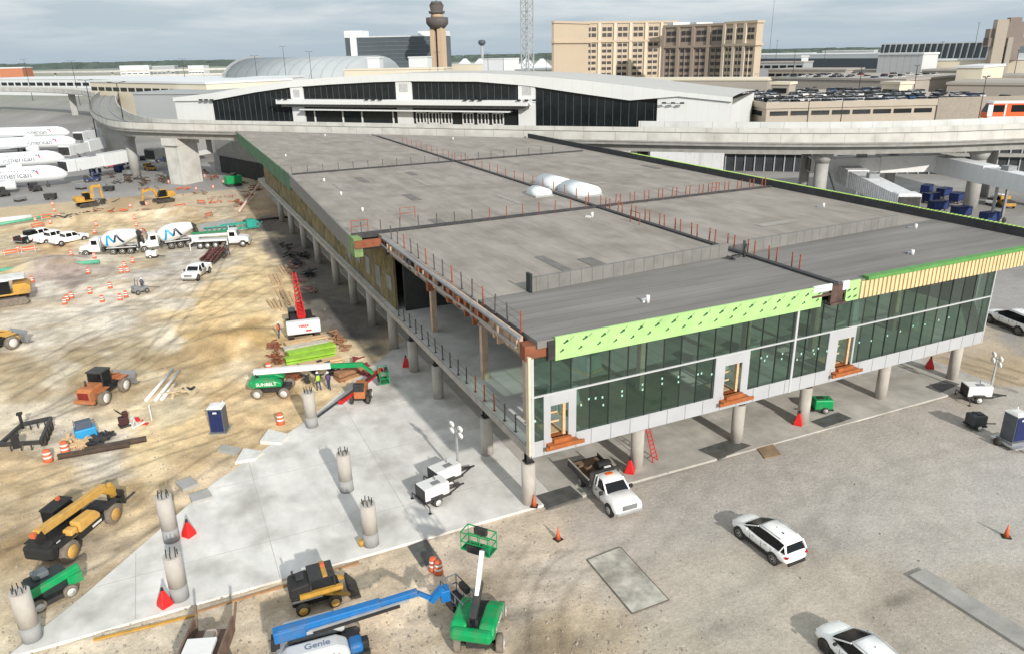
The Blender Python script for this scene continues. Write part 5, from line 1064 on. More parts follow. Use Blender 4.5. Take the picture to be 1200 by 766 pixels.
# towable light towers / generators
def lighttower(lab, px, py, rz, mast=0, body=white, Ln=1.9, lit=False, hd=.9):
    x, y, z = at(px, py); t = thing('light_tower_trailer', lab, 'towed light tower', (x, y, z), rz)
    q = B(); q.b2(-Ln/2, Ln/2, -.62, .62, .55, .55+hd); q.build('housing', body, t, bevel=.08); q = B(); q.b2(-Ln/2-.1, Ln/2+.1, -.66, .66, .42, .55); q.bar((Ln/2, 0, .48), (Ln/2+1.5, 0, .42), .1); q.bar((Ln/2, .55, .48), (Ln/2+1.3, 0, .44), .08); q.bar((Ln/2, -.55, .48), (Ln/2+1.3, 0, .44), .08); q.b2(-Ln/2-.02, -Ln/2+.15, -.6, .6, .6, .5+hd); q.build('frame', dark, t)
    for s in (-1, 1): wheel(t, -.1, .72*s, .34, .2, white); B().box(-.1, .75*s, .72, .9, .26, .05).build('fender', dark, t)
    for s in (-1, 1): q = B(); q.bar((-Ln/2, .6*s, .5), (-Ln/2, 1.15*s, .45), .06); q.bar((-Ln/2, 1.15*s, .45), (-Ln/2, 1.15*s, 0), .05); q.box(-Ln/2, 1.15*s, .02, .2, .2, .04); q.build('outrigger', dark, t)
    q = B(); q.cyl((.3, .2, .5+hd), (.3, .2, .85+hd), .05, n=8); q.box(.1, -.2, .56+hd, .6, .4, .06); q.build('exhaust', grey, t)
    if mast:
        xm = Ln/2+.12; q = B(); q.bar((xm, 0, .5), (xm, 0, mast*.55), .16); q.bar((xm, 0, mast*.5), (xm, 0, mast*.8), .12); q.bar((xm, 0, mast*.75), (xm, 0, mast), .08); q.bar((xm, -.55, mast-.05), (xm, .55, mast-.05), .06); q.bar((xm, 0, .6), (xm-.4, 0, 1.2), .06); q.build('mast', silver, t)
        for sy, sz in ((-.5, .15), (.5, .15), (-.5, -.35), (.5, -.35)):
            q = B(); c = (xm-.0, sy, mast+sz); q.rev((xm+.12, sy, mast+sz), (-1, 0, -.25), [(0, .1), (.1, .24), (.2, .26)], 12); q.build('floodlight', mat('lamp_glass', (.85, .85, .82), .2), t)
    return t
lighttower('white towed generator on the slab, the nearer of the two', 508, 588, R(12), 0, white); lighttower('white light tower with raised mast behind the nearer generator', 522, 567, R(14), 3.9, white, 2.0)
lighttower('white light tower with four lamps right of the rightmost column', 1142, 468, R(-28), 3.8, white, 2.0)
def genset(lab, px, py, rz, m, L_=1.5):
    x, y, z = at(px, py); t = thing('generator', lab, 'generator', (x, y, z), rz); q = B(); q.b2(-L_/2, L_/2, -.5, .5, .3, 1.15); q.build('housing', m, t, bevel=.1); q = B(); q.b2(-L_/2-.05, L_/2+.05, -.52, .52, .2, .32); q.bar((L_/2, 0, .3), (L_/2+1.1, 0, .2), .08); q.build('frame', dark, t)
    for s in (-1, 1): wheel(t, -.1, .6*s, .27, .16, white)
    q = B(); q.cyl((-.3, .1, 1.1), (-.3, .1, 1.35), .05, n=8); q.box(.2, 0, 1.17, .5, .5, .06); q.build('exhaust', dark, t); return t
genset('small green towed generator behind the column under the glass front', 962, 482, R(155), green); genset('small dark grey compressor on the gravel near the navy toilet', 1142, 500, R(-20), mat('charcoal', (.06, .065, .07), .6), 1.2)
# ladder
x, y, _ = G(770, 543); t = thing('ladder', 'red step ladder leaning on the round column under the glass front', 'ladder', (x, y+.2, .1), R(110)); 
for s in (-.28, .28): B().bar((0, s, 0), (1.0, s*.6, 3.0), .07, .05).build('rail', red, t)
q = B()
for k in range(9): f_ = (k+1)/10; q.bar((f_, -.28+.11*f_, 3*f_), (f_, .28-.11*f_, 3*f_), .05, .03)
q.build('rung', red, t); q = B(); q.bar((1.6, -.25, 0), (1.0, -.15, 2.9), .05); q.bar((1.6, .25, 0), (1.0, .15, 2.9), .05); q.build('back_leg', redp, t)
# ---------------------------------------------------------------- construction machines
def textmesh(s, size, m, par, mtx, name='lettering', bold=0.0, shear=0.0, wrap=None):
    cu = bpy.data.curves.new('t', 'FONT'); cu.body = s; cu.size = size; cu.offset = bold; cu.shear = shear; cu.align_x = 'CENTER'; cu.align_y = 'CENTER'
    o = bpy.data.objects.new('t', cu); COL.objects.link(o); dg = bpy.context.evaluated_depsgraph_get(); me = bpy.data.meshes.new_from_object(o.evaluated_get(dg)); bpy.data.objects.remove(o)
    me.materials.clear(); me.materials.append(m); me.name = name
    if wrap:
        for v in me.vertices: a = (v.co.y+.15)/wrap; v.co.z = wrap*math.cos(a)-wrap; v.co.y = wrap*math.sin(a)
    r = bpy.data.objects.new(name, me); COL.objects.link(r); r.parent = par; r.matrix_local = mtx; return r
def basket(par, x, y, z, rz, m, L_=2.2, Wd=.95):
    b = B(); M_ = Matrix.Translation((x, y, z)) @ Matrix.Rotation(rz, 4, 'Z')
    P_ = lambda a, c, d: M_ @ Vector((a, c, d))
    for zz in (.08, .55, 1.1):
        for a, c in (((-Wd/2, -L_/2), (Wd/2, -L_/2)), ((Wd/2, -L_/2), (Wd/2, L_/2)), ((Wd/2, L_/2), (-Wd/2, L_/2)), ((-Wd/2, L_/2), (-Wd/2, -L_/2))): b.bar(P_(*a, zz), P_(*c, zz), .05)
    for a in (-Wd/2, Wd/2):
        for c in (-L_/2, -L_/6, L_/6, L_/2): b.bar(P_(a, c, .05), P_(a, c, 1.1), .045)
    b.build('basket_rail', m, par)
    b = B(); b.add([P_(-Wd/2, -L_/2, .03), P_(Wd/2, -L_/2, .03), P_(Wd/2, L_/2, .03), P_(-Wd/2, L_/2, .03)], [(0, 1, 2, 3)]); b.build('basket_floor', greend if m is green else dark, par)
    b = B(); c = P_(Wd/2-.15, 0, 1.0); b.box(c[0], c[1], c[2], .25, .7, .35, rz); c = P_(-Wd/2, 0, .3); b.box(c[0], c[1], c[2], .3, .8, .4, rz); b.build('control_box', dark, par)
def boomlift(lab, px, py, rz, m, boomrz, segs, jib=None, bask=None, boomm=None, hull=None, text=None, tcol=None, sc=1.0):
    x, y, z = at(px, py); t = thing('boom_lift', lab, 'boom lift', (x, y, z), rz)
    for sx in (-1.15, 1.15):
        for s in (-1, 1): wheel(t, sx*sc, 1.05*s*sc, .48*sc, .36*sc, whited, tired)
    b = B(); b.b2(-1.5*sc, 1.5*sc, -.6*sc, .6*sc, .4, .85); b.b2(-1.3*sc, -1.0*sc, -1*sc, 1*sc, .4, .55); b.b2(1.0*sc, 1.3*sc, -1*sc, 1*sc, .4, .55); b.cyl((0, 0, .8), (0, 0, 1.02), .55*sc, n=18); b.build('chassis', dark, t, bevel=.04)
    tt = bpy.data.objects.new('turntable', None)  # only used as a matrix
    Mt = Matrix.Rotation(boomrz-rz, 4, 'Z')
    def pt(b, name, mm, bev=0): o = b.build(name, mm, t, bevel=bev); o.matrix_local = Mt; return o
    h = hull or m
    b = B(); 
    for s in (-1, 1):
        o_ = [(-1.55, 1.05), (-1.65, 1.45), (-1.3, 1.75), (.2, 1.75), (.9, 1.45), (.95, 1.05)]
        b.prof([(a*sc, c) for a, c in o_], .30*s*sc, 1.12*s*sc)
    pt(b, 'hood', h, .12)
    b = B(); b.b2(-1.9*sc, -1.35*sc, -1.05*sc, 1.05*sc, 1.05, 1.65); pt(b, 'counterweight', h, .18)
    b = B(); b.b2(-1.3*sc, .9*sc, -.28*sc, .28*sc, 1.02, 1.35); b.bar((-1.2*sc, -.2, 1.3), (-1.35*sc, -.2, 2.0), .12); b.bar((-1.2*sc, .2, 1.3), (-1.35*sc, .2, 2.0), .12); pt(b, 'riser', dark)
    for i, (p, q, w, hh, mm) in enumerate(segs):
        b = B(); b.bar(p, q, w, hh); pt(b, 'boom', mm, .02)
    for (p, q, w, mm) in jib or (): b = B(); b.bar(p, q, w); pt(b, 'jib', mm)
    if bask:
        e = bpy.data.objects.new('basket', None); bx_, by_, bz_, br_ = bask
        v = Mt @ Vector((bx_, by_, bz_)); basket(t, v[0], v[1], v[2], br_+boomrz-rz, m, 1.7, .8)
    if text:
        for s in (-1, 1):
            mt_ = Mt @ Matrix.Translation((-.35*sc, 1.135*s*sc, 1.38)) @ Matrix.Rotation(math.pi if s > 0 else 0, 4, 'Z') @ Matrix.Rotation(R(90), 4, 'X'); textmesh(text, .42, tcol or white, t, mt_, bold=.01)
    return t
GD = lambda px, py, z: Vector(G(px, py, z))
# green boom lift at the bottom: boom raised away from the viewer
gx_, gy_, _ = at(563, 742); bz = 4.0
tip = GD(565, 645, 4.4); hd = math.atan2(tip.y-gy_, tip.x-gx_); bl = math.hypot(tip.x-gx_, tip.y-gy_)
whb = white
boomlift('green boom lift with white raised boom at the bottom of the photo', 563, 742, hd+R(10), green, hd, [((-1.3, 0, 2.0), (bl*.35, 0, 3.0), .34, .40, dark), ((-.6, 0, 2.35), (bl, 0, 4.4), .22, .26, white)], [((bl, 0, 4.4), (bl+.6, .1, 4.0), .16, dark)], (bl+1.2, .5, 3.5, R(-15)), text='SUNBELT', tcol=white)
# second green lift lying low across the slab edge
g2x, g2y, _ = at(320, 462); t2 = GD(440, 432, 1.8); hd2 = math.atan2(t2.y-g2y, t2.x-g2x); bl2 = math.hypot(t2.x-g2x, t2.y-g2y)
boomlift('green boom lift with long lowered boom reaching to the slab edge', 322, 462, hd2-R(5), green, hd2, [((-1.5, 0, 2.15), (bl2*.56, 0, 2.3), .42, .46, white), ((bl2*.5, 0, 2.3), (bl2-1.2, 0, 2.2), .34, .38, green)], [((bl2-1.4, 0, 2.3), (bl2-.4, 0, 1.3), .25, green)], (bl2+.5, 0, .5, R(10)), text='SUNBELT', tcol=white)
# blue lift
b1 = GD(330, 738, 2.3); b2_ = GD(488, 690, 2.7); hd3 = math.atan2(b2_.y-b1.y, b2_.x-b1.x); bl3 = (b2_-b1).length
bx0 = b1 + (b2_-b1).normalized()*1.7
t = thing('boom_lift', 'blue and grey boom lift with long lowered blue boom at the bottom left', 'boom lift', (bx0.x, bx0.y, 0), hd3)
def onpx(px, py, z): # to local
    v = GD(px, py, z); d = Vector((v.x-bx0.x, v.y-bx0.y)); c, s = math.cos(-hd3), math.sin(-hd3); return (c*d.x-s*d.y, s*d.x+c*d.y, z)
for sx in (-1.2, 1.35):
    for s in (-1, 1): wheel(t, sx+.2, 1.15*s-.2, .5, .38, whited, tired)
b = B(); b.b2(-1.5, 1.9, -.85, .6, .45, .9); b.build('chassis', dark, t, bevel=.04)
lg = mat('light_grey_hood', (.56, .57, .58), .4, var=.04, scale=2)
for s, y0, y1 in ((-1, -1.55, -.55), (1, .35, 1.2)):
    b = B(); b.prof([(-1.9, .95), (-1.95, 1.45), (-1.6, 1.85), (.7, 1.85), (1.2, 1.55), (1.3, .95)], y0, y1); b.build('hood', lg, t, bevel=.18)
b = B(); b.b2(1.25, 1.9, -1.4, -.6, .95, 1.5); b.build('engine_cover', blue, t, bevel=.15); b = B(); b.b2(1.3, 2.2, -1.5, -.3, .5, 1.0); b.box(2.0, -1.0, 1.2, .4, .5, .5); b.build('engine_bay', black, t, bevel=.1)
b = B(); b.b2(-2.1, -1.5, -1.5, 1.2, .95, 1.6); b.build('counterweight', mat('mid_grey', (.36, .37, .39), .5), t, bevel=.15)
x1 = bl3-1.7
b = B(); b.bar((-1.9, -.15, 2.3), (x1*.62, -.15, 2.5), .42, .5); b.bar((-2.1, -.15, 2.2), (-.6, -.15, 2.25), .55, .62); b.build('boom', blue, t, bevel=.05)
b = B(); b.bar((x1*.3, -.15, 2.42), (x1, -.15, 2.65), .30, .34); b.build('boom', blue, t, bevel=.03)
b = B(); b.bar((-.5, -.46, 2.2), (x1*.9, -.40, 2.48), .10, .16); b.build('cable_track', silver, t); b = B(); b.bar((-.3, -.58, 2.12), (x1*.8, -.52, 2.38), .1, .12); b.bar((-2.1, -.2, 1.5), (-2.0, -.2, 2.2), .4); b.build('hydraulic_hose', black, t)
j0 = (x1, -.15, 2.6); j1 = onpx(520, 700, 1.9)
b = B(); b.bar(j0, (j1[0]-.5, j1[1]+.1, 1.9), .2); b.bar((j1[0]-.7, j1[1], 1.9), (j1[0], j1[1]+.1, 2.5), .3); b.build('jib', blue, t); basket(t, j1[0]+.9, j1[1]+.3, .9, R(15), mat('basket_grey', (.16, .17, .18), .6))
b = B(); b.box(j1[0]+.1, j1[1]+.2, 2.0, .5, .6, .7); b.build('rotator', blue, t, bevel=.05)
textmesh('Genie', .55, mat('logo_grey_blue', (.16, .20, .28), .5), t, Matrix.Translation((.15, -1.565, 1.35)) @ Matrix.Rotation(R(90), 4, 'X'), bold=.012)
textmesh('Genie', .5, mat('logo_grey_blue', (.16, .20, .28), .5), t, Matrix.Translation((-.2, -1.05, 1.858)), bold=.012)
B().b2(-1.2, -.75, -1.57, -1.555, 1.1, 1.5).build('warning_label', black, t)
# black rough terrain forklift
x, y, _ = at(372, 704); t = thing('skid_loader', 'black and yellow compact loader between the slab and the blue boom lift', 'loader', (x, y, 0), hd3+R(3)); t.scale = (.84, .84, .84)
for sx in (-1.0, 1.0):
    for s in (-1, 1): wheel(t, sx, .95*s, .45, .36, yellowd, tire)
b = B(); b.b2(-1.6, 1.5, -.7, .7, .45, 1.2); b.prof([(-1.7, 1.2), (-1.6, 2.0), (-.4, 2.15), (-.3, 1.2)], -.8, .8); b.build('engine_hood', black, t, bevel=.12)
b = B(); b.b2(-.4, 1.2, -.75, .75, 1.2, 1.4); b.b2(-.4, 1.2, -.8, .8, 2.25, 2.35)
for i, j in ((-.35, -.75), (1.15, -.75), (-.35, .75), (1.15, .75)): b.b2(i-.05, i+.05, j-.05, j+.05, 1.3, 2.3)
b.build('cab_frame', dark, t); b = B(); b.b2(.45, .75, -.82, .82, 2.34, 2.42); b.build('yellow_stripe', yellow, t)
b = B(); b.b2(-1.1, 1.6, -.98, -.72, 1.15, 1.5); b.bar((.2, -.9, 1.3), (2.0, -.9, .6), .2); b.bar((.2, .9, 1.3), (2.0, .9, .6), .2); b.build('lift_arm', yellow, t)
b = B(); b.b2(-1.6, .3, -1.0, -.9, 1.05, 1.16); b.build('side_strip', silver, t); b = B(); b.prof([(2.0, .15), (2.0, .9), (2.15, .9), (2.7, .1)], -.95, .95); b.build('bucket', dark, t); b = B(); b.box(-.9, .1, 2.2, .5, .6, .15); b.cyl((-1.3, .4, 2), (-1.3, .4, 2.5), .07, n=8); b.build('exhaust', dark, t)
b = B(); b.box(0.6, 0.3, 2.5, .25, .25, .18); b.build('beacon', orangep, t)
# telehandler
def telehandler():
    fw_, rw_ = at(136, 612), at(86, 656); a = math.atan2(fw_[1]-rw_[1], fw_[0]-rw_[0]); n = Vector((-math.sin(a), math.cos(a), 0))
    c = (Vector(fw_)+Vector(rw_))/2; wb = math.hypot(fw_[0]-rw_[0], fw_[1]-rw_[1]); c = c + n*1.15
    t = thing('telehandler', 'dusty yellow and black telehandler with lowered boom on the dirt at left', 'telehandler', (c.x, c.y, 0), a); h = wb/2
    for sx in (-h, h):
        for s in (-1, 1): wheel(t, sx, 1.05*s, .68, .42, yellowd, tired)
    b = B(); b.prof([(-h-1.1, .75), (-h-1.1, 1.5), (-h-.6, 1.75), (-h+.9, 1.5), (h-.4, 1.15), (h+.8, 1.1), (h+.8, .7)], -.7, .7); b.build('chassis', black, t, bevel=.08)
    b = B(); b.b2(-h-1.2, -h-.5, -.95, .95, .7, 1.55); b.build('rear_counterweight', black, t, bevel=.15)
    b = B(); b.prof([(-.9, 1.2), (-.9, 1.95), (.6, 1.85), (.9, 1.5), (.9, 1.2)], -1.15, -.45); b.build('engine_hood', yellowd, t, bevel=.1); b = B(); b.prof([(-1.6, 1.2), (-1.5, 1.75), (-1.0, 1.75), (-1.0, 1.2)], -1.1, -.45); b.build('tank_cover', yellowd, t, bevel=.08)
    b = B(); b.b2(-1.0, 1.2, -1.1, -.5, .75, 1.2); b.build('step_box', black, t, bevel=.05)
    b = B(); b.prof([(-1.0, 1.1), (-1.0, 2.6), (.5, 2.6), (1.0, 1.7), (1.0, 1.1)], .35, 1.2); b.build('cab', glassk, t, bevel=.05)
    b = B(); b.b2(-1.1, .6, .3, 1.25, 2.58, 2.68); 
    for i in (-1.0, .5): b.bar((i, 1.2, 1.1), (i, 1.2, 2.6), .07)
    b.build('cab_roof', black, t, bevel=.02)
    b = B(); b.bar((-h-.9, 0, 2.35), (h+.9, 0, 2.0), .42, .5); b.build('boom', yellowd, t, bevel=.05); b = B(); b.bar((-h-.6, 0, 1.6), (-h-.9, 0, 2.4), .5, .4); b.build('boom_pivot', black, t)
    b = B(); b.bar((h+.6, 0, 2.0), (h+1.6, 0, 1.2), .4, .45); b.bar((h+1.3, 0, 1.9), (h+1.7, 0, .9), .3, .5); b.build('boom_head', yellow, t, bevel=.04)
    b = B(); b.b2(h+1.7, h+1.8, -.65, .65, .3, 1.3); 
    for s in (-.4, .4): b.b2(h+1.8, h+3.0, s-.07, s+.07, .3, .36)
    b.bar((h+1.75, -.65, 1.3), (h+1.75, .65, 1.3), .08); b.build('fork_carriage', dark, t)
    b = B(); b.box(.1, .9, 2.8, .2, .2, .2); b.box(-h-1.1, 0, 2.4, .2, .3, .3); b.build('beacon', orangep, t); b = B(); b.b2(-h-.4, -h-.1, -.72, -.705, 1.2, 1.5); b.b2(.1, .9, -1.12, -1.105, .9, 1.05); b.build('decal', white, t)
    for s in (-1, 1): b = B(); b.box(-h, 1.0*s, 1.42, 1.4, .5, .06); b.box(h, 1.0*s, 1.42, 1.3, .5, .06); b.build('fender', black, t)
telehandler()
# wheel loader
def loader(lab, f, r, m, sc=1.0, off=1.1, name='wheel_loader'):
    fw_, rw_ = at(*f), at(*r); a = math.atan2(fw_[1]-rw_[1], fw_[0]-rw_[0]); n = Vector((-math.sin(a), math.cos(a), 0)); c = (Vector(fw_)+Vector(rw_))/2+n*off; h = 1.6*sc
    t = thing(name, lab, 'wheel loader', (c.x, c.y, max(0, c.z)), a)
    for sx in (-h, h):
        for s in (-1, 1): wheel(t, sx, 1.1*s*sc, .78*sc, .5*sc, whited, tired)
    b = B(); b.prof([(x*sc, z*sc) for x, z in ((-3.0, .8), (-3.05, 1.9), (-2.7, 2.15), (-.9, 2.2), (-.6, 1.2), (-.6, .7))], -.75*sc, .75*sc); b.build('engine_hood', m, t, bevel=.12)
    b = B(); b.b2(-3.2*sc, -2.8*sc, -1.1*sc, 1.1*sc, .7*sc, 1.05*sc); b.build('counterweight', m, t, bevel=.08); b = B(); b.b2(-3.07*sc, -3.0*sc, -.55*sc, .55*sc, 1.15*sc, 1.85*sc); b.build('rear_grille', mat('red_brown', (.20, .02, .015), .6), t)
    b = B(); b.b2(-.7*sc, 1.8*sc, -.45*sc, .45*sc, .7*sc, 1.3*sc); b.build('front_frame', dark, t)
    b = B(); b.prof([(x*sc, z*sc) for x, z in ((-1.0, 1.6), (-1.0, 3.1), (.35, 3.1), (.55, 1.6))], -.75*sc, .75*sc); b.build('cab', glassk, t, bevel=.05)
    b = B(); b.b2(-1.1*sc, .5*sc, -.85*sc, .85*sc, 3.08*sc, 3.24*sc); 
    for i in (-1.0, .42):
        for s in (-.76, .76): b.bar((i*sc, s*sc, 1.5*sc), (i*.9*sc, s*sc, 3.1*sc), .1)
    b.build('cab_roof', dark, t, bevel=.03)
    b = B()
    for s in (-.4, .4): b.bar((.7*sc, s*sc, 1.9*sc), (2.3*sc, s*sc, 1.5*sc), .2*sc, .4*sc); b.bar((2.2*sc, s*sc, 1.55*sc), (3.1*sc, s*sc, .6*sc), .2*sc, .35*sc)
    b.bar((1.1*sc, 0, 2.2*sc), (2.6*sc, 0, 1.6*sc), .2*sc); b.build('lift_arm', m, t, bevel=.03)
    b = B(); b.prof([(x*sc, z*sc) for x, z in ((3.0, .9), (3.1, .25), (4.1, .1), (3.3, .3), (3.35, 1.2), (3.6, 1.5), (3.1, 1.3))], -1.35*sc, 1.35*sc); b.build('bucket', grey, t)
    for s in (-1, 1): b = B(); b.box(-h, 1.05*s*sc, 1.65*sc, 1.5*sc, .6*sc, .06); b.box(h, 1.05*s*sc, 1.68*sc, 1.3*sc, .55*sc, .06); b.box(-2.3*sc, .77*s*sc, 1.7*sc, .9*sc, .02, .4*sc); b.build('fender', m, t)
    b = B(); b.cyl((-2*sc, .3*sc, 2.1*sc), (-2*sc, .3*sc, 2.7*sc), .08, n=8); b.build('exhaust', dark, t); return t
loader('orange wheel loader with dark cab on the pale dirt', (146, 459), (124, 474), orange, .86, .9)
loader('yellow wheel loader cut off by the left edge of the photo', (12, 410), (-14, 420), yellowd, .95, 1.0)
# excavators
def excavator(lab, px, py, rz, m, up=R(0), sc=1., cabw=False, reach=(3.4, 3.6, 5.2, 1.2), name='excavator'):
    x, y, z = at(px, py); t = thing(name, lab, 'excavator', (x, y, z), rz); t.scale = (sc,)*3
    for s in (-1, 1):
        b = B(); b.prof([(-1.9, .35), (-1.6, 0), (1.6, 0), (1.9, .35), (1.6, .8), (-1.6, .8)], .85*s, 1.4*s); b.build('track', tire if not cabw else tired, t, bevel=.08)
    b = B(); b.b2(-1, 1, -.9, .9, .35, .9); b.cyl((0, 0, .85), (0, 0, 1.1), .7, n=16); b.build('undercarriage', dark, t)
    b = B(); b.b2(-2.1, 1.2, -1.25, 1.25, 1.1, 1.3); b.prof([(-2.2, 1.2), (-2.3, 1.9), (-1.9, 2.25), (-.6, 2.25), (-.6, 1.2)], -1.25, 1.25); b.build('house', m, t, bevel=.12)
    b = B(); b.prof([(-.4, 1.3), (-.4, 2.7), (.7, 2.7), (1.2, 1.9), (1.2, 1.3)], .3, 1.2); b.build('cab', glassk, t, bevel=.06); b = B(); b.b2(-.45, .8, .25, 1.25, 2.68, 2.8); b.build('cab_roof', white if cabw else m, t, bevel=.04)
    r1, z1, r2, z2 = reach
    b = B(); b.bar((1.0, -.1, 1.5), (r1*.6, -.1, z1), .45, .6); b.bar((r1*.6, -.1, z1), (r1+.8, -.1, z1-.3), .4, .5); b.build('boom', m, t, bevel=.05); b = B(); b.bar((r1+.6, -.1, z1+.2), (r2, -.1, z2), .35, .4); b.build('stick', m, t, bevel=.04)
    b = B(); b.prof([(r2-.1, z2+.1), (r2+.5, z2-.2), (r2+.1, z2-1.0), (r2-.7, z2-.9)], -.6, .4); b.build('bucket', dark, t); b = B(); b.bar((1.4, -.1, 1.4), (r1*.7, -.1, z1-.4), .14); b.build('cylinder', silver, t); return t
excavator('yellow excavator with bent arm at the left end of the pit', 103, 242, R(20), yellow, reach=(2.2, 4.0, 3.0, 1.2)); excavator('yellow excavator working at the right end of the pit', 192, 237, R(200), yellow, reach=(3.0, 3.0, 4.2, .8))
t = excavator('yellow milling machine with white canopy at the left edge', 12, 355, R(185), yellow, cabw=True, sc=1.15, name='tracked_machine'); B().b2(-1.9, 1.0, -1.2, 1.2, 2.75, 2.95).build('canopy', whited, t, bevel=.05)
# crane with red boom
A, Bq = at(352, 402), at(338, 352); cz = thing('crawler_crane', 'white crane with lattice red boom laid away from the viewer', 'crane', (*G(355, 388)[:2], 0), math.atan2(1, -.13)); cz.rotation_euler.z = R(84); cz.scale = (.86, .86, .86)
for s in (-1, 1): b = B(); b.prof([(-3.2, .5), (-2.8, 0), (2.8, 0), (3.2, .5), (2.8, 1.0), (-2.8, 1.0)], 1.2*s, 1.9*s); b.build('track', tire, cz, bevel=.08)
b = B(); b.b2(-1.2, 1.2, -1.3, 1.3, .5, 1.1); b.b2(-3.4, 2.2, -1.4, 1.4, 1.15, 1.4); b.b2(-2.0, 1.8, -1.35, 1.35, 1.4, 2.2); b.build('deck', black, cz)
b = B(); b.b2(-3.9, -2.9, -2.0, 2.0, 1.0, 2.6); b.build('counterweight', white, cz, bevel=.15)
textmesh('TEREX', .42, red, cz, Matrix.Translation((-3.915, 0, 2.0)) @ Matrix.Rotation(R(-90), 4, 'Z') @ Matrix.Rotation(R(90), 4, 'X'), bold=.02)
B().b2(-3.92, -3.905, -.9, -.2, 1.3, 1.5).build('counterweight_mark', red, cz)
b = B(); b.b2(.8, 2.2, .6, 1.5, 1.4, 2.6); b.build('cab', glassk, cz, bevel=.08)
b = B(); Lb = 8.5; zb = lambda s: 2.0+s*.42; wd = lambda s: .45*(1-s/Lb*.55)
for i, j in ((-1, -1), (1, -1), (-1, 1), (1, 1)): b.bar((-1.5, i*.45, zb(0)+j*.45), (Lb-1.5, i*.2, zb(Lb)+j*.2), .14)
k = 0; s_ = 0
while s_ < Lb-.8:
    for i in (-1, 1): b.bar((s_-1.5, i*wd(s_), zb(s_)-.5), (s_-.7, i*wd(s_+.8), zb(s_+.8)+.45), .08); b.bar((s_-1.5, -i*wd(s_), zb(s_)+.5*i), (s_-.7, i*wd(s_+.8), zb(s_+.8)+.5*i), .08)
    s_ += .8
b.build('lattice_boom', red, cz); b = B(); b.bar((-1.6, 0, 2.2), (2.5, 0, 2.9), .9, .5); b.build('boom_foot', red, cz)
# mixers and pump truck
logo1 = mat('logo_blue', (.0, .32, .62), .5, var=.03); logo2 = mat('logo_navy', (.02, .03, .06), .5, var=.03)
def trucktractor(t, m=white, xf=4.2):
    b = B(); b.smooth = False; b.prof([(xf, .7), (xf, 1.35), (xf-.3, 1.6), (xf-1.6, 1.75), (xf-1.6, .7)], -.95, .95); b.build('engine_hood', m, t, bevel=.14)
    b = B(); b.prof([(xf-1.5, .7), (xf-1.5, 1.8), (xf-1.8, 2.7), (xf-3.0, 2.75), (xf-3.0, .7)], -1.12, 1.12); b.build('cab', m, t, bevel=.1)
    b = B(); b.prof([(xf-1.50, 1.8), (xf-1.74, 2.52), (xf-1.79, 2.52), (xf-1.55, 1.8)], -.95, .95); b.b2(xf-2.75, xf-1.95, -1.13, 1.13, 1.8, 2.45); b.build('window', glassk, t); b = B(); b.b2(xf, xf+.2, -1.1, 1.1, .5, .85); b.build('bumper', silver, t)
    b = B(); b.b2(-4.3, xf-.5, -.45, .45, .75, 1.0); b.b2(xf-3.6, xf-3.2, -1, 1, .6, 1.2); b.build('frame', dark, t)
    for s in (-1, 1):
        wheel(t, xf-.9, 1.0*s, .52, .3, silver); b = B(); b.box(xf-.9, 1.0*s, 1.12, 1.3, .34, .1); b.build('fender', m, t, bevel=.04)
    b = B(); b.cyl((xf-3.15, .9, 1), (xf-3.15, .9, 3.2), .1, n=8); b.build('exhaust', silver, t)
def mixer(lab):
    t = thing('mixer_truck', lab, 'concrete mixer truck', (0, 0, 0), 0); trucktractor(t)
    for x in (-.6, -1.9, -3.1): 
        for s in (-1, 1): wheel(t, x, 1.0*s, .52, .45, silver)
    dr = B(); ax = Vector((-1, 0, .22)).normalized(); p0 = Vector((.95, 0, 2.0)); dr.rev(p0, ax, [(0, .55), (.25, .95), (1.4, 1.28), (2.6, 1.30), (4.2, .9), (5.1, .62), (5.2, .55)], 28); o = dr.build('drum', white, t)
    u = Vector((0, 1, 0)); w_ = ax.cross(u)
    def rad(d): return float(np.interp(d, [0, .25, 1.4, 2.6, 4.2, 5.1], [.55, .95, 1.28, 1.30, .9, .62]))+.012
    def ribbon(d0, a0, d1, a1, wd_, m, nm):
        b = B(); n = 10; vs = []
        for i in range(n+1):
            f_ = i/n; d = d0+(d1-d0)*f_; a = -(a0+(a1-a0)*f_) if base < 1 else a0+(a1-a0)*f_
            for e in (-wd_/2, wd_/2): dd = d+e; r = rad(dd); vs.append(p0+ax*dd+(u*math.cos(a)+w_*math.sin(a))*r)
        b.add(vs, [(2*i, 2*i+1, 2*i+3, 2*i+2) for i in range(n)]); b.smooth = True; b.build(nm, m, o)
    for base in (0, math.pi):
        ribbon(.65, base-.75, 1.35, base+.75, .34, logo1, 'logo_stripe'); ribbon(1.35, base+.75, 2.0, base-.35, .34, logo1, 'logo_stripe'); ribbon(2.0, base-.35, 2.6, base+.55, .34, logo2 if base < 1 else logo2, 'logo_stripe'); ribbon(2.6, base+.55, 3.2, base-.75, .34, logo2, 'logo_stripe')
    b = B(); b.bar((-4.1, 0, 3.3), (-4.7, 0, 2.9), .9, .5); b.cyl((-4.6, 0, 2.6), (-4.9, 0, 1.4), .3, .2, n=10); b.b2(-4.4, -4.2, -.8, .8, .9, 2.6); b.bar((-4.5, -.9, 1), (-4.3, -.7, 3.2), .08); b.bar((-4.5, .9, 1), (-4.3, .7, 3.2), .08); b.build('chute', dark, t)
    b = B()
    for s in (-1, 1): b.b2(-3.9, .3, .85*s-.22, .85*s+.22, 1.12, 1.18)
    b.build('fender', white, t); b = B(); b.cyl((-3.0, -1.15, 1.3), (-4.4, -1.2, 1.2), .14, n=8); b.build('spare_chute', silver, t); return t
m1 = mixer('white mixer truck with blue and black chevrons, the left and nearer one'); put(m1, (97, 300), (165, 296))
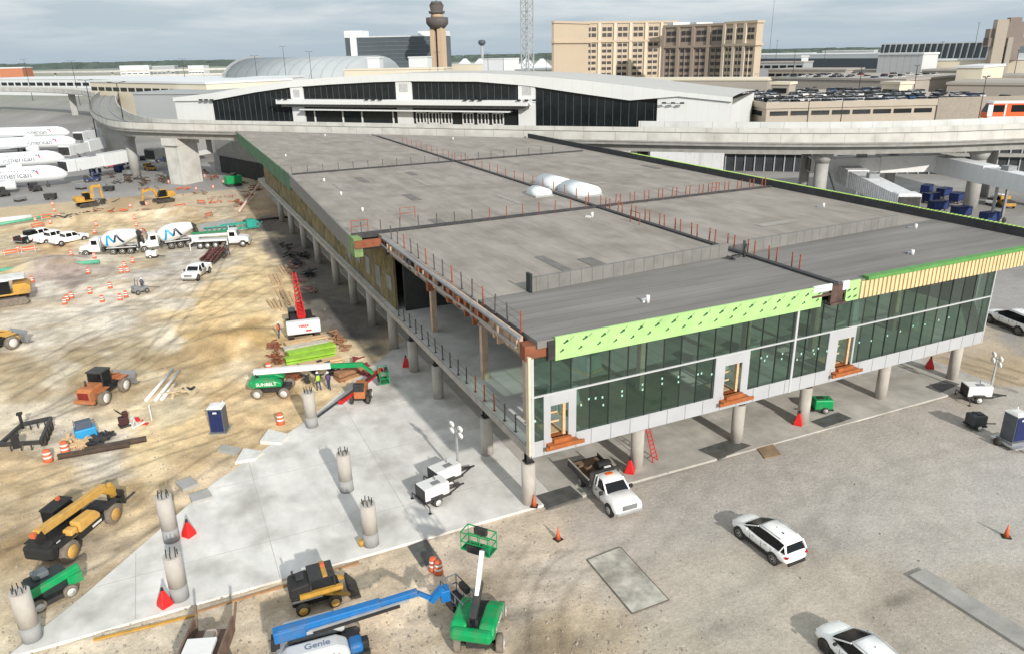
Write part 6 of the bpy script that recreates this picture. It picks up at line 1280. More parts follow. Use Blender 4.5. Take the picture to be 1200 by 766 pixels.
m2 = dup(m1, label='white mixer truck with blue chevrons, the right and farther one'); put(m2, (165, 295), (226, 287))
pu = thing('pump_truck', 'white concrete pump truck with dark green folded boom facing right', 'pump truck', (0, 0, 0), 0); trucktractor(pu)
for x in (-.8, -2.0, -3.1):
    for s in (-1, 1): wheel(pu, x, 1.0*s, .52, .45, silver)
b = B(); b.b2(-4.3, 1.0, -1.05, 1.05, 1.1, 1.4); b.b2(-4.3, -3.3, -.9, .9, 1.4, 2.0); b.build('deck', white, pu, bevel=.05)
for i, (z, y) in enumerate(((2.0, -.55), (2.35, -.15), (2.1, .35), (1.75, .7))): b = B(); b.bar((-4.6+.2*i, y, z), (1.1-.1*i, y, z+.15), .26, .3); b.build('folded_boom', greend if i % 2 else white, pu)
b = B(); 
for s in (-1, 1): b.bar((-3.9, s*1.0, 1.3), (-4.4, s*1.9, 1.1), .16); b.bar((-4.4, s*1.9, 1.1), (-4.4, s*1.9, 0), .14); b.bar((.9, s*1.0, 1.3), (1.2, s*2.0, 1.1), .16); b.bar((1.2, s*2.0, 1.1), (1.2, s*2.0, 0), .14)
b.build('outrigger', whited, pu); put(pu, (300, 287), (222, 291))
# trailers
def flattrailer(lab, f, r, wd_=2.2, load=None, name='flat_trailer'):
    A, Bq = at(*f), at(*r); L_ = math.hypot(A[0]-Bq[0], A[1]-Bq[1]); t = thing(name, lab, 'trailer', ((A[0]+Bq[0])/2, (A[1]+Bq[1])/2, 0), math.atan2(A[1]-Bq[1], A[0]-Bq[0])); h = L_/2
    b = B(); b.b2(-h, h, -wd_/2, -wd_/2+.12, .55, .72); b.b2(-h, h, wd_/2-.12, wd_/2, .55, .72)
    for k in range(6 if load is not None else 2): x = -h+.1+(2*h-.2)*k/(5 if load is not None else 1); b.b2(x-.06, x+.06, -wd_/2, wd_/2, .55, .7)
    b.bar((h, -.9, .6), (h+1.4, 0, .5), .12); b.bar((h, .9, .6), (h+1.4, 0, .5), .12); b.build('frame', dark, t)
    for x in (-.5, .5):
        for s in (-1, 1): wheel(t, x-.4*h, (wd_/2+.15)*s, .38, .22)
    return t, h
t, h = flattrailer('trailer loaded with rust red steel behind the white pickup', (243, 313), (258, 298), load=1); b = B()
for k in range(9): b.bar((-h+rnd.random(), -1+k*.25, .8+rnd.random()*.4), (h-rnd.random(), -1+k*.25+rnd.uniform(-.2, .2), .8+rnd.random()*.4), .22)
o = b.build('steel_bundle', mat('dark_red_steel', (.13, .04, .035), .7, var=.5)); o.matrix_world = Matrix.Translation(t.location) @ Matrix.Rotation(t.rotation_euler.z, 4, 'Z'); tag(o, 'bundle of dark red steel lying on the trailer behind the pickup', 'steel bundle')
# open trailer frame at left
cs = [at(*q) for q in ((2, 530), (28, 505), (62, 498), (50, 527))]
t = thing('trailer_frame', 'black empty trailer frame on the pale dirt at the left edge', 'trailer', cs[0]); b = B(); V_ = [Vector(c)-Vector(cs[0])+Vector((0, 0, .7)) for c in cs]
for i in range(4): b.bar(V_[i], V_[(i+1) % 4], .22, .3)
for i in range(4):
    for k in (.25, .5, .75): p_ = V_[i].lerp(V_[(i+1) % 4], k); b.bar(p_, p_-Vector((0, 0, .6)), .1)
b.build('frame', dark, t); b = B(); c_ = V_[0].lerp(V_[3], .4); b.box(c_[0], c_[1], .9, .5, .5, 1.0, .3); c_ = V_[1]; b.cyl((c_[0], c_[1], .3), (c_[0], c_[1], 1.6), .12, n=8); b.box(c_[0], c_[1], 1.6, .4, .4, .15); b.build('winch', black, t)
for k in (.2, .4, .6, .8): p_ = V_[2].lerp(V_[3], k); b = B(); b.cyl((p_[0]-.2, p_[1], .38), (p_[0]+.2, p_[1], .38), .38, n=14); b.build('wheel', tire, t)
# red and orange trencher on the slab with conveyor
x, y, _ = at(424, 470); t = thing('trencher', 'orange trencher with red conveyor and long pole on the slab', 'trencher', (x, y, .1), R(65))
b = B(); b.b2(-.8, .9, -.5, .5, .5, 1.6); b.build('body', orange, t, bevel=.1); b = B(); b.b2(-.9, -.5, -.45, .45, 1.2, 1.9); b.cyl((0, -.7, .5), (0, .7, .5), .45, n=14); b.build('engine', dark, t, bevel=.05)
for s in (-1, 1): wheel(t, .5, .7*s, .42, .25, white); wheel(t, -.6, .7*s, .42, .25, dark)
p0 = GD(398, 472, .9)-Vector((x, y, .1)); p1 = GD(447, 432, 1.2)-Vector((x, y, .1)); iR = Matrix.Rotation(-R(65), 3, 'Z'); b = B(); b.bar(iR @ p0, iR @ p1, .4, .3); b.build('conveyor', red, t, bevel=.05)
p0 = GD(372, 488, .5)-Vector((x, y, .1)); p1 = GD(440, 438, 1.9)-Vector((x, y, .1)); b = B(); b.bar(iR @ p0, iR @ p1, .14); b.build('drill_pole', dark, t)
# stacked formwork bundles below the crane
for i, (a, c, m, z, lab) in enumerate((((335, 408), (382, 398), wood, .3, 'upper bundle of tan lumber beneath the crane counterweight'), ((333, 414), (384, 404), mat('grey_beam', (.5, .47, .4), .8), .3, 'grey bundle of beams below the upper lumber bundle'), ((338, 422), (392, 410), mat('lime_beam', (.28, .50, .05), .5), .4, 'lime green formwork beams beside the lumber'), ((335, 428), (392, 417), mat('lime_beam', (.28, .50, .05), .5), .3, 'lower row of lime green beams'),
        ((352, 434), (400, 424), wood, .3, 'tan lumber stack behind the green boom'), ((395, 446), (425, 436), mat('brown_wood', (.32, .17, .09), .8), .5, 'brown crate stack right of the lumber near the slab'), ((330, 440), (350, 446), rust, .3, 'rusty bundle left of the green boom base'))):
    A, Bq = at(*a), at(*c); d = Vector(Bq)-Vector(A); n = Vector((-d.y, d.x, 0)).normalized(); b = B()
    for k in range(5): 
        for lv in range(2): b.bar(Vector(A)+n*(k-2)*.2+Vector((0, 0, .15+lv*z)), Vector(Bq)+n*(k-2)*.2+Vector((0, 0, .15+lv*z))+n*rnd.uniform(-.1, .1), .16, z*.7)
    for f_ in (.15, .85): q = Vector(A).lerp(Vector(Bq), f_); b.bar(q-n*.7+Vector((0, 0, .06)), q+n*.7+Vector((0, 0, .06)), .1)
    tag(b.build('formwork_stack', m), lab, 'formwork')
def litter(pxs, m, lab, n, s_, name='scrap_pile', cat='scrap', hgt=.4):
    b = B()
    for _ in range(n):
        a = rnd.choice(pxs); X_, Y_, Z_ = at(a[0]+rnd.uniform(-5, 5), a[1]+rnd.uniform(-3, 3)); L_ = rnd.uniform(.4, 1)*s_; b.box(X_, Y_, Z_+rnd.uniform(.05, hgt), L_, rnd.uniform(.1, .3), rnd.uniform(.06, .2), rnd.uniform(0, 3), rnd.uniform(-.3, .3))
    tag(b.build(name, m), lab, cat)
litter([(322, 418), (326, 428), (322, 410)], rust, 'heap of rusty scrap left of the lime green beams', 26, 1.2, hgt=.8); litter([(398, 402), (404, 410), (394, 396)], mat('brown_wood', (.32, .17, .09), .8), 'heap of brown offcuts right of the lime green beams', 26, 1.2, hgt=.7)
litter([(380, 432), (390, 440), (372, 440), (360, 450)], dark, 'dark clutter of fittings under the green boom', 30, 1.0, hgt=.7); litter([(425, 432), (432, 440), (418, 428)], mat('maroon', (.25, .04, .05), .6), 'maroon fittings at the end of the green boom', 16, .9, hgt=.6)
litter([(125, 512), (118, 518), (110, 522)], dark, 'pile of dark formwork blocks behind the long steel beams', 30, 1.4); litter([(85, 520), (92, 524), (100, 522)], wood, 'splintered planks around the blue pump', 26, 1.8)
litter([(206, 462), (214, 458), (222, 462)], mat('pale_sand_bag', (.55, .45, .30), .9), 'pale boards and bags right of the white pipes', 16, 1.6); litter([(220, 458)], dark, 'small dark machine parts beside the pale boards', 8, 1.0)
litter([(152, 495), (160, 498)], white, 'white sacks beside the dark post in the dirt', 7, 1.1); litter([(165, 497)], redp, 'red fuel can beside the white sacks', 3, .6); litter([(240, 205), (225, 200), (250, 210)], rust, 'heap of red brown debris before the grey link building', 30, 2.5, hgt=1); litter([(300, 222), (290, 232), (282, 240)], rust, 'rusty shoring pieces beside the long plank', 30, 2.5, hgt=1)
litter([(340, 300), (350, 310), (335, 290), (362, 322), (355, 300)], dark, 'dark rubble in the shade along the building', 70, 1.5, hgt=.5); litter([(340, 320), (350, 330), (365, 340), (345, 312)], mat('pink_rubble', (.35, .20, .18), .9), 'pinkish rubble in the shade along the building', 50, 1.2, hgt=.4)
litter([(130, 208), (150, 212), (170, 216), (190, 212)], mat('dark_soil', (.09, .06, .04), .95), 'dark clods and forms in the excavated pit', 60, 3, hgt=1.2)
litter([(700, 400)], dark, 'x', 0, 1) if False else None
# post with sign near the white sacks
x, y, z = at(146, 498); t = thing('upright_roller', 'dark brown upright compactor in the dirt below the loader', 'compactor', (x, y, z), .3); b = B(); b.box(0, 0, .5, .7, .6, .7); b.box(.2, 0, 1.0, .4, .4, .5); b.build('engine', mat('maroon_brown', (.06, .02, .02), .6), t, bevel=.08); b = B(); b.bar((0, .2, 1), (-.5, .2, 1.6), .06); b.bar((0, -.2, 1), (-.5, -.2, 1.6), .06); b.b2(-.4, .4, -.4, .4, 0, .16); b.build('handle', dark, t)
x, y, z = at(102, 513); t = thing('blue_pump', 'bright blue pump unit behind the steel beams', 'pump', (x, y, z), .2); b = B(); b.b2(-.75, .75, -.5, .5, .25, 1.05); b.build('tank', lblue, t, bevel=.08); b = B(); b.b2(-.6, .5, -.35, .35, 1.05, 1.6); b.bar((-.7, -.4, 1), (-.7, -.4, 2.0), .06); b.build('engine', mat('slate', (.08, .10, .14), .6), t, bevel=.08); b = B(); b.b2(-.85, .85, -.6, .6, .1, .25); b.build('skid', dark, t)
for a, c, lab in (((68, 537), (152, 523), 'long dark steel beam on the dirt, nearer of the pair'), ((100, 530), (172, 516), 'long dark steel beam on the dirt, farther of the pair')):
    A, Bq = Vector(at(*a)), Vector(at(*c)); b = B(); b.bar(A+Vector((0, 0, .05)), Bq+Vector((0, 0, .05)), .35, .05); b.bar(A+Vector((0, 0, .2)), Bq+Vector((0, 0, .2)), .06, .3); b.bar(A+Vector((0, 0, .36)), Bq+Vector((0, 0, .36)), .35, .05); tag(b.build('steel_beam', mat('brown_beam', (.085, .06, .045), .8, var=.3)), lab, 'steel beam')
for a, c, lab in (((172, 472), (203, 436), 'long white plastic pipe on the dirt, left one'), ((183, 472), (211, 437), 'long white plastic pipe on the dirt, right one'), ((190, 471), (207, 452), 'short white pipe beside the two long ones')):
    A, Bq = Vector(at(*a)), Vector(at(*c)); b = B(); b.cyl(A+Vector((0, 0, .2)), Bq+Vector((0, 0, .2)), .15, n=12); tag(b.build('white_pipe', white), lab, 'pipe')
b = B(); A, Bq = Vector(at(178, 492)), Vector(at(178, 475)); b.cyl(A, A+Vector((0, 0, 1.4)), .05, n=6); tag(b.build('stake', white), 'thin white stake below the white pipes', 'stake')
for a, c, r, m, lab in (((-20, 325), (118, 313), .28, mat('green_pipe', (.12, .42, .28), .6), 'long green pipe lying across the purple dirt mound'), ((-30, 266), (38, 258), .45, white, 'fat white pipe at the left edge near the apron'), ((-30, 272), (60, 258), .25, mat('green_pipe', (.12, .42, .28), .6), 'green pipe beside the fat white pipe'), ((281, 250), (310, 215), .22, mat('pink_plank', (.62, .45, .38), .8), 'long pale plank sloping toward the building'), ((285, 262), (345, 256), .2, dark, 'dark boom like pipe reaching into the building shade')):
    A, Bq = Vector(at(*a)), Vector(at(*c)); b = B(); b.cyl(A+Vector((0, 0, r+.2)), Bq+Vector((0, 0, r+.2+(1.0 if 'sloping' in lab else 0))), r, n=10); tag(b.build('long_pipe', m), lab, 'pipe')
for c, lab in ((((215, 577), (233, 570), (224, 562), (206, 568)), 'pale concrete block behind the farther paired column'), (((226, 592), (250, 585), (244, 576), (222, 583)), 'low grey block at the slab edge above the red cone'), (((276, 545), (300, 540), (310, 532), (286, 528)), 'white concrete pad beside the slab, upper one'), (((305, 520), (330, 522), (340, 512), (315, 506)), 'white concrete pad left of the far column'), (((255, 530), (275, 534), (282, 528), (262, 524)), 'small pale pad in the dirt left of the pads')):
    b = B(); b.slab([G(*q)[:2] for q in c], 0, .3); tag(b.build('concrete_block', whited if 'white' in lab else conc), lab, 'concrete block')
    A = G((c[0][0]+c[2][0])/2, (c[0][1]+c[2][1])/2); 
# green dumpster, teal lift, green compact machine near the sharp slab end
x, y, z = at(274, 218); t = thing('dumpster', 'green tracked machine before the dark opening of the link building', 'machine', (x, y, z), .3); b = B(); b.b2(-1.8, 1.8, -1, 1, .6, 2.4); b.build('body', green, t, bevel=.1); b = B(); b.b2(-1.6, 1.6, -1.2, 1.2, 0, .6); b.box(.3, 0, 2.7, 1.2, 1.2, .5); b.build('undercarriage', dark, t, bevel=.1)
x, y, z = at(272, 272); t = thing('material_lift', 'teal green truss lift lying behind the pump truck', 'lift', (x, y, z), R(5)); b = B()
for zz in (.4, 1.3):
    for yy in (-.5, .5): b.bar((-4.5, yy, zz), (4.5, yy, zz), .14)
for k in range(12): xx = -4.5+k*.8; b.bar((xx, -.5, .4), (xx+.8, -.5, 1.3), .09); b.bar((xx, .5, 1.3), (xx+.8, .5, .4), .09)
b.build('truss', mat('teal', (.02, .32, .26), .5), t); b = B(); b.b2(2.5, 4, -.7, .7, .5, 1.8); b.build('head', mat('teal', (.02, .32, .26), .5), t, bevel=.05)
for k in range(7):
    x, y, z = at(238+k*6, 276-k*.9); b = B(); b.b2(x-.5, x+.5, y-.06, y+.06, z, z+2.0); tag(b.build('grey_form', grey), 'grey upright form panel in the row behind the pump truck', 'form panel', 'form panels in a row behind the pump truck')
x, y, z = at(60, 700); t = thing('compact_lift', 'green and black machine partly hidden behind the leftmost column', 'lift', (x, y, z), R(25)); b = B(); b.b2(-1.0, 1.0, -.6, .6, .5, 1.6); b.build('hood', mat('black_green', (.02, .03, .03), .5), t, bevel=.15); b = B(); b.bar((-1.3, -.7, 1.2), (1.5, -.7, 1.6), .35, .4); b.b2(.8, 1.6, -.7, .2, .6, 1.2); b.build('arm', green, t, bevel=.05); b = B(); b.b2(-1.1, 1.1, -.8, .8, .2, .5); b.build('chassis', dark, t)
for sx in (-.8, .8):
    for s in (-1, 1): wheel(t, sx, .75*s, .38, .25, whited, tired)
b = B(); b.box(-.2, .1, 1.75, .8, .7, .35); b.build('seat_cover', mat('grey_seat', (.12, .14, .15), .6), t, bevel=.1)
# truck bed and crate at the bottom left edge
x, y, z = at(240, 764); t = thing('dump_trailer', 'worn white slatted trailer with tailgate at the bottom edge left of the blue lift', 'trailer', (x, y-1.2, 0), R(70)); b = B(); b.b2(-1.2, 1.9, -1.0, -.9, .7, 1.5); b.b2(-1.2, 1.9, .9, 1.0, .7, 1.5); b.b2(-1.2, 1.9, -1, 1, .6, .72); b.bar((1.9, -.9, .7), (2.3, -1.1, 2.0), .1); b.bar((1.9, .9, .7), (2.3, .9, 2.0), .1); b.build('bed', mat('worn_brown', (.18, .12, .09), .8, var=.4), t)
b = B(); b.b2(-.9, .2, -.7, .7, 1.55, 1.75); b.build('white_crate', white, t, bevel=.03); b = B(); b.b2(.3, 1.5, -.3, .3, .75, 1.2); b.build('sack', mat('sack', (.5, .42, .34), .9), t, bevel=.15)
for s in (-1, 1): wheel(t, -.2, 1.15*s, .4, .24)
# orange and white barricade mess and shadows caster near blue basket
for i, (px, py) in enumerate(((508, 664), (514, 668))): barrel('orange barrel in the cluster behind the blue lift basket', px, py+3, 'orange barrels behind the blue basket')
b = B(); A = G(488, 650); Bq = G(512, 640); tag(sheet('dark_plate_a', ((478, 640), (500, 632), (516, 655), (494, 664)), plate, 0, .04, 'dark', 'steel plate') and [o for o in COL.objects if o.name == 'dark_plate_a'][0], 'thin grey plate in the dirt behind the blue lift basket', 'steel plate'); [o for o in COL.objects if o.name == 'dark_plate_a'][0].name = 'ground_plate'
b = B(); 
for a, c in (((-.0, 0), (0, 0)),): pass
ys = [G(*q) for q in ((110, 748), (150, 737), (200, 724), (232, 716))]; b = B(); b.bar((ys[0][0], ys[0][1]-.15, .06), (ys[-1][0], ys[-1][1]-.3, .06), .16, .08); tag(b.build('yellow_hose', yellow), 'yellow hose lying along the front edge of the slab', 'hose')
ys = [G(*q) for q in ((232, 716), (330, 684), (420, 657))]; b = B(); b.bar((ys[0][0], ys[0][1]-.1, .05), (ys[-1][0], ys[-1][1]-.2, .05), .14, .1); tag(b.build('edge_board', mat('brown_board', (.36, .20, .10), .8)), 'brown form board along the front edge of the slab', 'board')
bk = thing('yellow_bucket', 'yellow bucket at the foot of the front slab column', 'bucket', at(424, 640)); B().cyl((0, 0, 0), (0, 0, .4), .17, .2, n=12).build('pail', yellow, bk); B().bar((-.2, 0, .4), (.2, 0, .45), .02).build('handle', grey, bk)
# ---------------------------------------------------------------- workers
def person(lab, px, py, rz, vest, hat=white, trousers=None):
    x, y, z = at(px, py); t = thing('person', lab, 'person', (x, y, z), rz); sk = mat('skin', (.45, .27, .18), .6)
    me = bpy.data.meshes.new('body'); J = [(0, 0, .95), (0, 0, 1.2), (.01, 0, 1.42), (.02, 0, 1.55), (.03, 0, 1.68), (0, .1, .9), (.08, .12, .5), (0, .13, .08), (.12, .13, .05), (0, -.1, .9), (-.06, -.12, .5), (-.16, -.13, .08), (-.05, -.13, .05), (0, .2, 1.4), (.06, .26, 1.14), (.22, .2, 1.0), (0, -.2, 1.4), (.03, -.26, 1.14), (.16, -.24, .95)]
    E_ = [(0, 1), (1, 2), (2, 3), (3, 4), (0, 5), (5, 6), (6, 7), (7, 8), (0, 9), (9, 10), (10, 11), (11, 12), (2, 13), (13, 14), (14, 15), (2, 16), (16, 17), (17, 18)]
    rad_ = [.15, .15, .16, .06, .10, .10, .07, .055, .05, .10, .07, .055, .05, .07, .05, .035, .07, .05, .035]
    me.from_pydata(J, E_, []); o = bpy.data.objects.new('body', me); COL.objects.link(o); o.parent = t; me.materials.append(trousers or mat('jeans', (.05, .07, .13), .9))
    md = o.modifiers.new('skin', 'SKIN'); md.use_smooth_shade = True
    for i, r in enumerate(rad_): me.skin_vertices[0].data[i].radius = (r, r)
    me.skin_vertices[0].data[0].use_root = True; o.modifiers.new('s', 'SUBSURF').levels = 1
    b = B(); b.rev((0, 0, .98), (0, 0, 1), [(0, .19), (.2, .185), (.42, .2), (.5, .1)], 12); b.build('safety_vest', vest, t); b = B(); b.rev((.03, 0, 1.70), (0, 0, 1), [(0, .15), (.02, .125), (.1, .1), (.14, .02)], 12); b.build('hard_hat', hat, t)
lime = mat('lime_vest', (.45, .75, .05), .7)
for i, (px, py, rz, v, lab) in enumerate(((236+92, 398, .3, orangep, 'worker in orange vest and white hard hat left of the crane'), (374, 458, 2, lime, 'worker in lime vest under the green boom'), (386, 457, 4, mat('purple_shirt', (.12, .06, .18), .8), 'worker in dark purple shirt right of the lime vest worker'), (168, 342, 1, mat('grey_shirt', (.1, .1, .11), .8), 'worker in dark clothes on the grey survey vehicle'), (268, 299, 2, mat('grey_shirt', (.1, .1, .11), .8), 'worker in dark clothes beside the pump truck outrigger'))): person(lab, px, py, rz, v)
x, y, z = at(165, 344); t = thing('utility_cart', 'small grey utility cart with driver among the orange barrels', 'cart', (x, y, z), .5); b = B(); b.b2(-.9, .9, -.5, .5, .35, .8); b.b2(-.9, -.3, -.5, .5, .8, 1.1); b.build('body', grey, t, bevel=.06); b = B(); b.bar((-.4, -.4, .8), (-.3, -.3, 1.9), .06); b.bar((-.4, .4, .8), (-.3, .3, 1.9), .06); b.bar((.9, 0, .6), (2.4, -.4, .3), .06); b.build('roll_bar', dark, t)
for sx in (-.6, .6):
    for s in (-1, 1): wheel(t, sx, .55*s, .3, .2)
genset('small white towed compressor in front of the mixer trucks', 179, 302, R(-20), white)
# ---------------------------------------------------------------- apron left: airliners and boarding bridges
def airliner(lab, nose, dirpx, r=1.95, z=3.2, L_=36, txt=True):
    N_ = Vector(D(nose[0], nose[1], nose[2])); N_.z = 0; Dn = Vector(D(dirpx[0], 100, dirpx[1])); Dn.z = 0; d = (N_-Dn).normalized(); a = math.atan2(d.y, d.x)
    t = thing('airliner', lab, 'airliner', (N_.x, N_.y, 0), a); b = B(); fm = mat('airliner_white', (.74, .76, .78), .3, var=.03, scale=.3)
    b.rev((0, 0, z-.5), (-1, 0, 0), [(0, .15)], 4) if False else None
    rr = []
    for x, k, dz in ((0, .05, -.55), (-.35, .35, -.5), (-1.1, .62, -.35), (-2.3, .85, -.15), (-4, .98, 0), (-5.5, 1, 0), (-L_*.68, 1, 0), (-L_*.85, .72, .45), (-L_, .15, 1.1)):
        rr.append([(x, r*k*math.cos(q*2*math.pi/24), z+dz+r*k*math.sin(q*2*math.pi/24)) for q in range(24)])
    b.smooth = True; b.loft(rr); b.build('fuselage', fm, t)
    b = B(); b.add([(-1.15, s*.9, z+.42) for s in (1,)], []) if False else None
    for s in (-1, 1): b.loft([[(-1.35, s*.62, z+.72), (-1.35, s*.95, z+.42), (-1.42, s*.95, z+.42), (-1.42, s*.62, z+.74)], [(-2.2, s*.95, z+1.15), (-2.2, s*1.38, z+.72), (-2.3, s*1.40, z+.72), (-2.3, s*.97, z+1.18)]])
    b.b2(-1.25, -1.12, -.6, .6, z+.32, z+.72); b.build('cockpit_window', glassk, t)
    for s in (-1, 1):
        b = B()
        for k in range(40): 
            x = -5.5-k*.55
            if x > -L_*.7: b.box(x, s*r*.86, z+1.08, .2, .04, .2)
        b.build('cabin_window', glassk, t)
        b = B(); b.loft([[(-12, s*1.5, z-1.0), (-12.5, s*1.5, z-.6), (-19, s*1.5, z-.8), (-19, s*1.5, z-1.0)], [(-21, s*16, z-.3), (-21.2, s*16, z-.15), (-23, s*16, z-.2), (-23, s*16, z-.3)]]); b.build('wing', mat('wing_grey', (.5, .52, .54), .4), t)
        b = B(); b.rev((-10.2, s*5.6, z-1.5), (-1, 0, 0), [(0, .85), (.1, 1.0), (1.8, 1.05), (3.6, .75)], 18); b.build('engine', fm, t)
        b = B(); b.cyl((-17, s*2.8, .55), (-17, s*3.3, .55), .55, n=14); b.bar((-17, s*3, .5), (-17, s*3, z-1), .2); b.build('main_gear', tire, t)
    b = B(); b.cyl((-4.6, -.25, .4), (-4.6, .25, .4), .4, n=12); b.bar((-4.6, 0, .4), (-4.6, 0, z-1.6), .16); b.build('nose_gear', tire, t)
    b = B(); b.prof([(-L_+6, z+1.5), (-L_+1, z+7.5), (-L_-1.5, z+7.5), (-L_, z+1.5)], -.15, .15); b.build('tail_fin', mat('tail_blue', (.06, .12, .25), .4), t)
    if txt:
        tg_ = mat('airline_grey', (.16, .18, .21), .5)
        for s in (-1, 1):
            mt_ = Matrix.Translation((-10.9, s*(r+.05), z)) @ Matrix.Rotation(math.pi if s > 0 else 0, 4, 'Z') @ Matrix.Rotation(R(90), 4, 'X'); textmesh('American', 1.9, tg_, t, mt_, wrap=r, bold=.02)
            b = B(); b.add([(-6.5, s*(r+.0)*.97, z+.9), (-5.9, s*r*.95, z+.95), (-5.7, s*(r+.02), z-.1), (-6.0, s*(r+.02), z+.1)], [(0, 1, 2, 3)]); b.build('tail_emblem', mat('emblem_red', (.6, .03, .04), .5), t)
            b = B(); b.add([(-6.95, s*r*.93, z+1.2), (-6.3, s*r*.95, z+1.1), (-6.5, s*(r+.01)*.985, z+.75), (-6.9, s*r*.97, z+.8)], [(0, 1, 2, 3)]); b.build('emblem_blue', mat('emblem_blue_', (.05, .25, .5), .5), t)
    return t
airliner('white airliner nearest to the dirt yard with grey lettering and red emblem', (80, 205, 210), (-40, 212)); airliner('white airliner with grey lettering just behind the nearest one', (76, 183, 246), (-40, 247)); airliner('white airliner third from the dirt yard', (90, 160, 292), (-40, 300)); airliner('white airliner farthest of the four at the left edge', (80, 148, 335), (-40, 350))
def bridge(lab, a, c, cabz=4.2, w=2.6, sag=0, m=None):
    A, Bq = Vector(D(*a)), Vector(D(*c)); A.z = Bq.z = 0; d = Bq-A; L_ = d.length; t = thing('boarding_bridge', lab, 'boarding bridge', A, math.atan2(d.y, d.x)); m = m or offw
    b = B(); b.bar((0, 0, cabz), (L_*.5, 0, cabz+.3), w, 2.7); b.build('tunnel', m, t, bevel=.08); b = B(); b.bar((L_*.48, 0, cabz+.3), (L_, 0, cabz+.6), w*1.15, 3.0); b.build('tunnel', m, t, bevel=.08)
    b = B(); b.b2(-2.2, .3, -1.7, 1.7, cabz-1.3, cabz+1.6); b.build('cab', m, t, bevel=.2); b = B(); b.b2(-2.3, -1.2, -1.6, 1.6, cabz-1.0, cabz+1.2); b.build('cab_hood', dark, t, bevel=.1)
    b = B(); b.bar((L_*.35, -1, .5), (L_*.35, -1, cabz-1), .35); b.bar((L_*.35, 1, .5), (L_*.35, 1, cabz-1), .35); b.bar((L_*.35, -1.2, .5), (L_*.35, 1.2, .5), .5); b.build('support', grey, t)
    for s in (-1, 1): b = B(); b.cyl((L_*.35, s*1.0, .5), (L_*.35, s*1.5, .5), .5, n=12); b.build('wheel', tire, t)
    b = B(); b.b2(L_*.3, L_*.3+1.5, -.8, .8, cabz+1.5, cabz+2.3); b.build('air_unit', grey, t)
    b = B(); b.bar((1.0, -1.4, cabz-.8), (3.6, -2.6, 0), .9, .1); b.build('stairs', grey, t); return t
bridge('long white boarding bridge reaching the nearest airliner', (84, 196, 213), (152, 186, 222)); bridge('white boarding bridge at the second airliner', (80, 172, 250), (118, 165, 262)); bridge('white boarding bridge at the third airliner', (94, 150, 296), (128, 150, 310)); bridge('low covered bridge under the guideway left pier', (185, 196, 226), (240, 190, 240), m=conc)
bridge('ribbed white boarding bridge pointing at the viewer right of the roof', (1060, 225, 128), (962, 190, 168), cabz=5.6, w=3.2, m=mat('ribbed_white', (.74, .75, .76), .5, lines=[(0, .9, .5, .12)])); bridge('white boarding bridge crossing behind the round pier at right', (962, 195, 152), (1100, 200, 158), cabz=7.4, w=3.2, m=white); bridge('grey white boarding bridge at the right edge', (1230, 215, 140), (1095, 205, 158), cabz=7.2, m=offw)
def cart(lab, px, py, rz, m=navy, L_=3.0, grp=None, top=False):
    x, y, _ = G(px, py); t = thing('baggage_cart', lab, 'baggage cart', (x, y, 0), rz, grp); b = B(); b.b2(-L_/2, L_/2, -.8, .8, .5, .65); b.b2(-L_/2, L_/2, -.8, .8, 1.85, 1.95); b.b2(-L_/2, -L_/2+.1, -.8, .8, .6, 1.9); b.b2(L_/2-.1, L_/2, -.8, .8, .6, 1.9); b.b2(-L_/2, L_/2, .7, .78, .6, 1.9); b.build('body', m, t, bevel=.04)
    for sx in (-1, 1):
        for s in (-1, 1): wheel(t, sx*L_*.33, .7*s, .25, .16, grey)
    b = B(); b.b2(-L_/2+.15, L_/2-.15, -.82, -.79, .7, 1.8); b.build('curtain', mat('curtain_blue', (.02, .04, .14), .8), t); return t
for i, (px, py) in enumerate(((1098, 248), (1125, 255), (1158, 262), (1090, 238), (1105, 232), (1120, 238), (1085, 228))): cart('navy covered baggage cart on the apron behind the right parapet', px, py, R(-20+i*7), grp='baggage carts behind the right parapet')
cart('white baggage cart on the apron beside the nearest airliner', 112, 206, R(15), m=white)
def gse(lab, px, py, rz, m, name='ground_vehicle'):
    x, y, _ = G(px, py); t = thing(name, lab, 'ground vehicle', (x, y, 0), rz); b = B(); b.b2(-1.8, 1.8, -.9, .9, .45, 1.0); b.b2(.4, 1.7, -.85, .85, 1.0, 1.9); b.build('body', m, t, bevel=.08); b = B(); b.b2(.6, 1.75, -.87, .87, 1.2, 1.7); b.build('window', glassk, t)
    b = B(); b.b2(-1.7, .2, -.7, .7, 1.0, 1.4); b.build('deck', dark, t)
    for sx in (-1.1, 1.1):
        for s in (-1, 1): wheel(t, sx, .85*s, .4, .25, grey)
for px, py, rz, m, lab in ((42, 224, 2, dark, 'dark tug beside the nearest airliner nose'), (4, 230, 2, dark, 'dark ground vehicle at the left edge of the apron'), (108, 213, .1, navy, 'navy tug with twin wheels right of the nearest airliner'), (146, 198, .3, white, 'white service truck under the left boarding bridge'), (130, 197, .2, red, 'red service cart under the left boarding bridge'), (122, 193, .2, yellow, 'yellow service cart under the left boarding bridge'), (1178, 243, 1, yellow, 'yellow ground vehicle at the right edge of the apron'), (1165, 240, .2, white, 'white ground vehicle beside the yellow one'), (190, 190, .2, navy, 'navy service truck in the shade between the left piers'), (176, 200, 2, yellow, 'yellow barrier vehicle at the foot of the left pier')): gse(lab, px, py, rz, m)
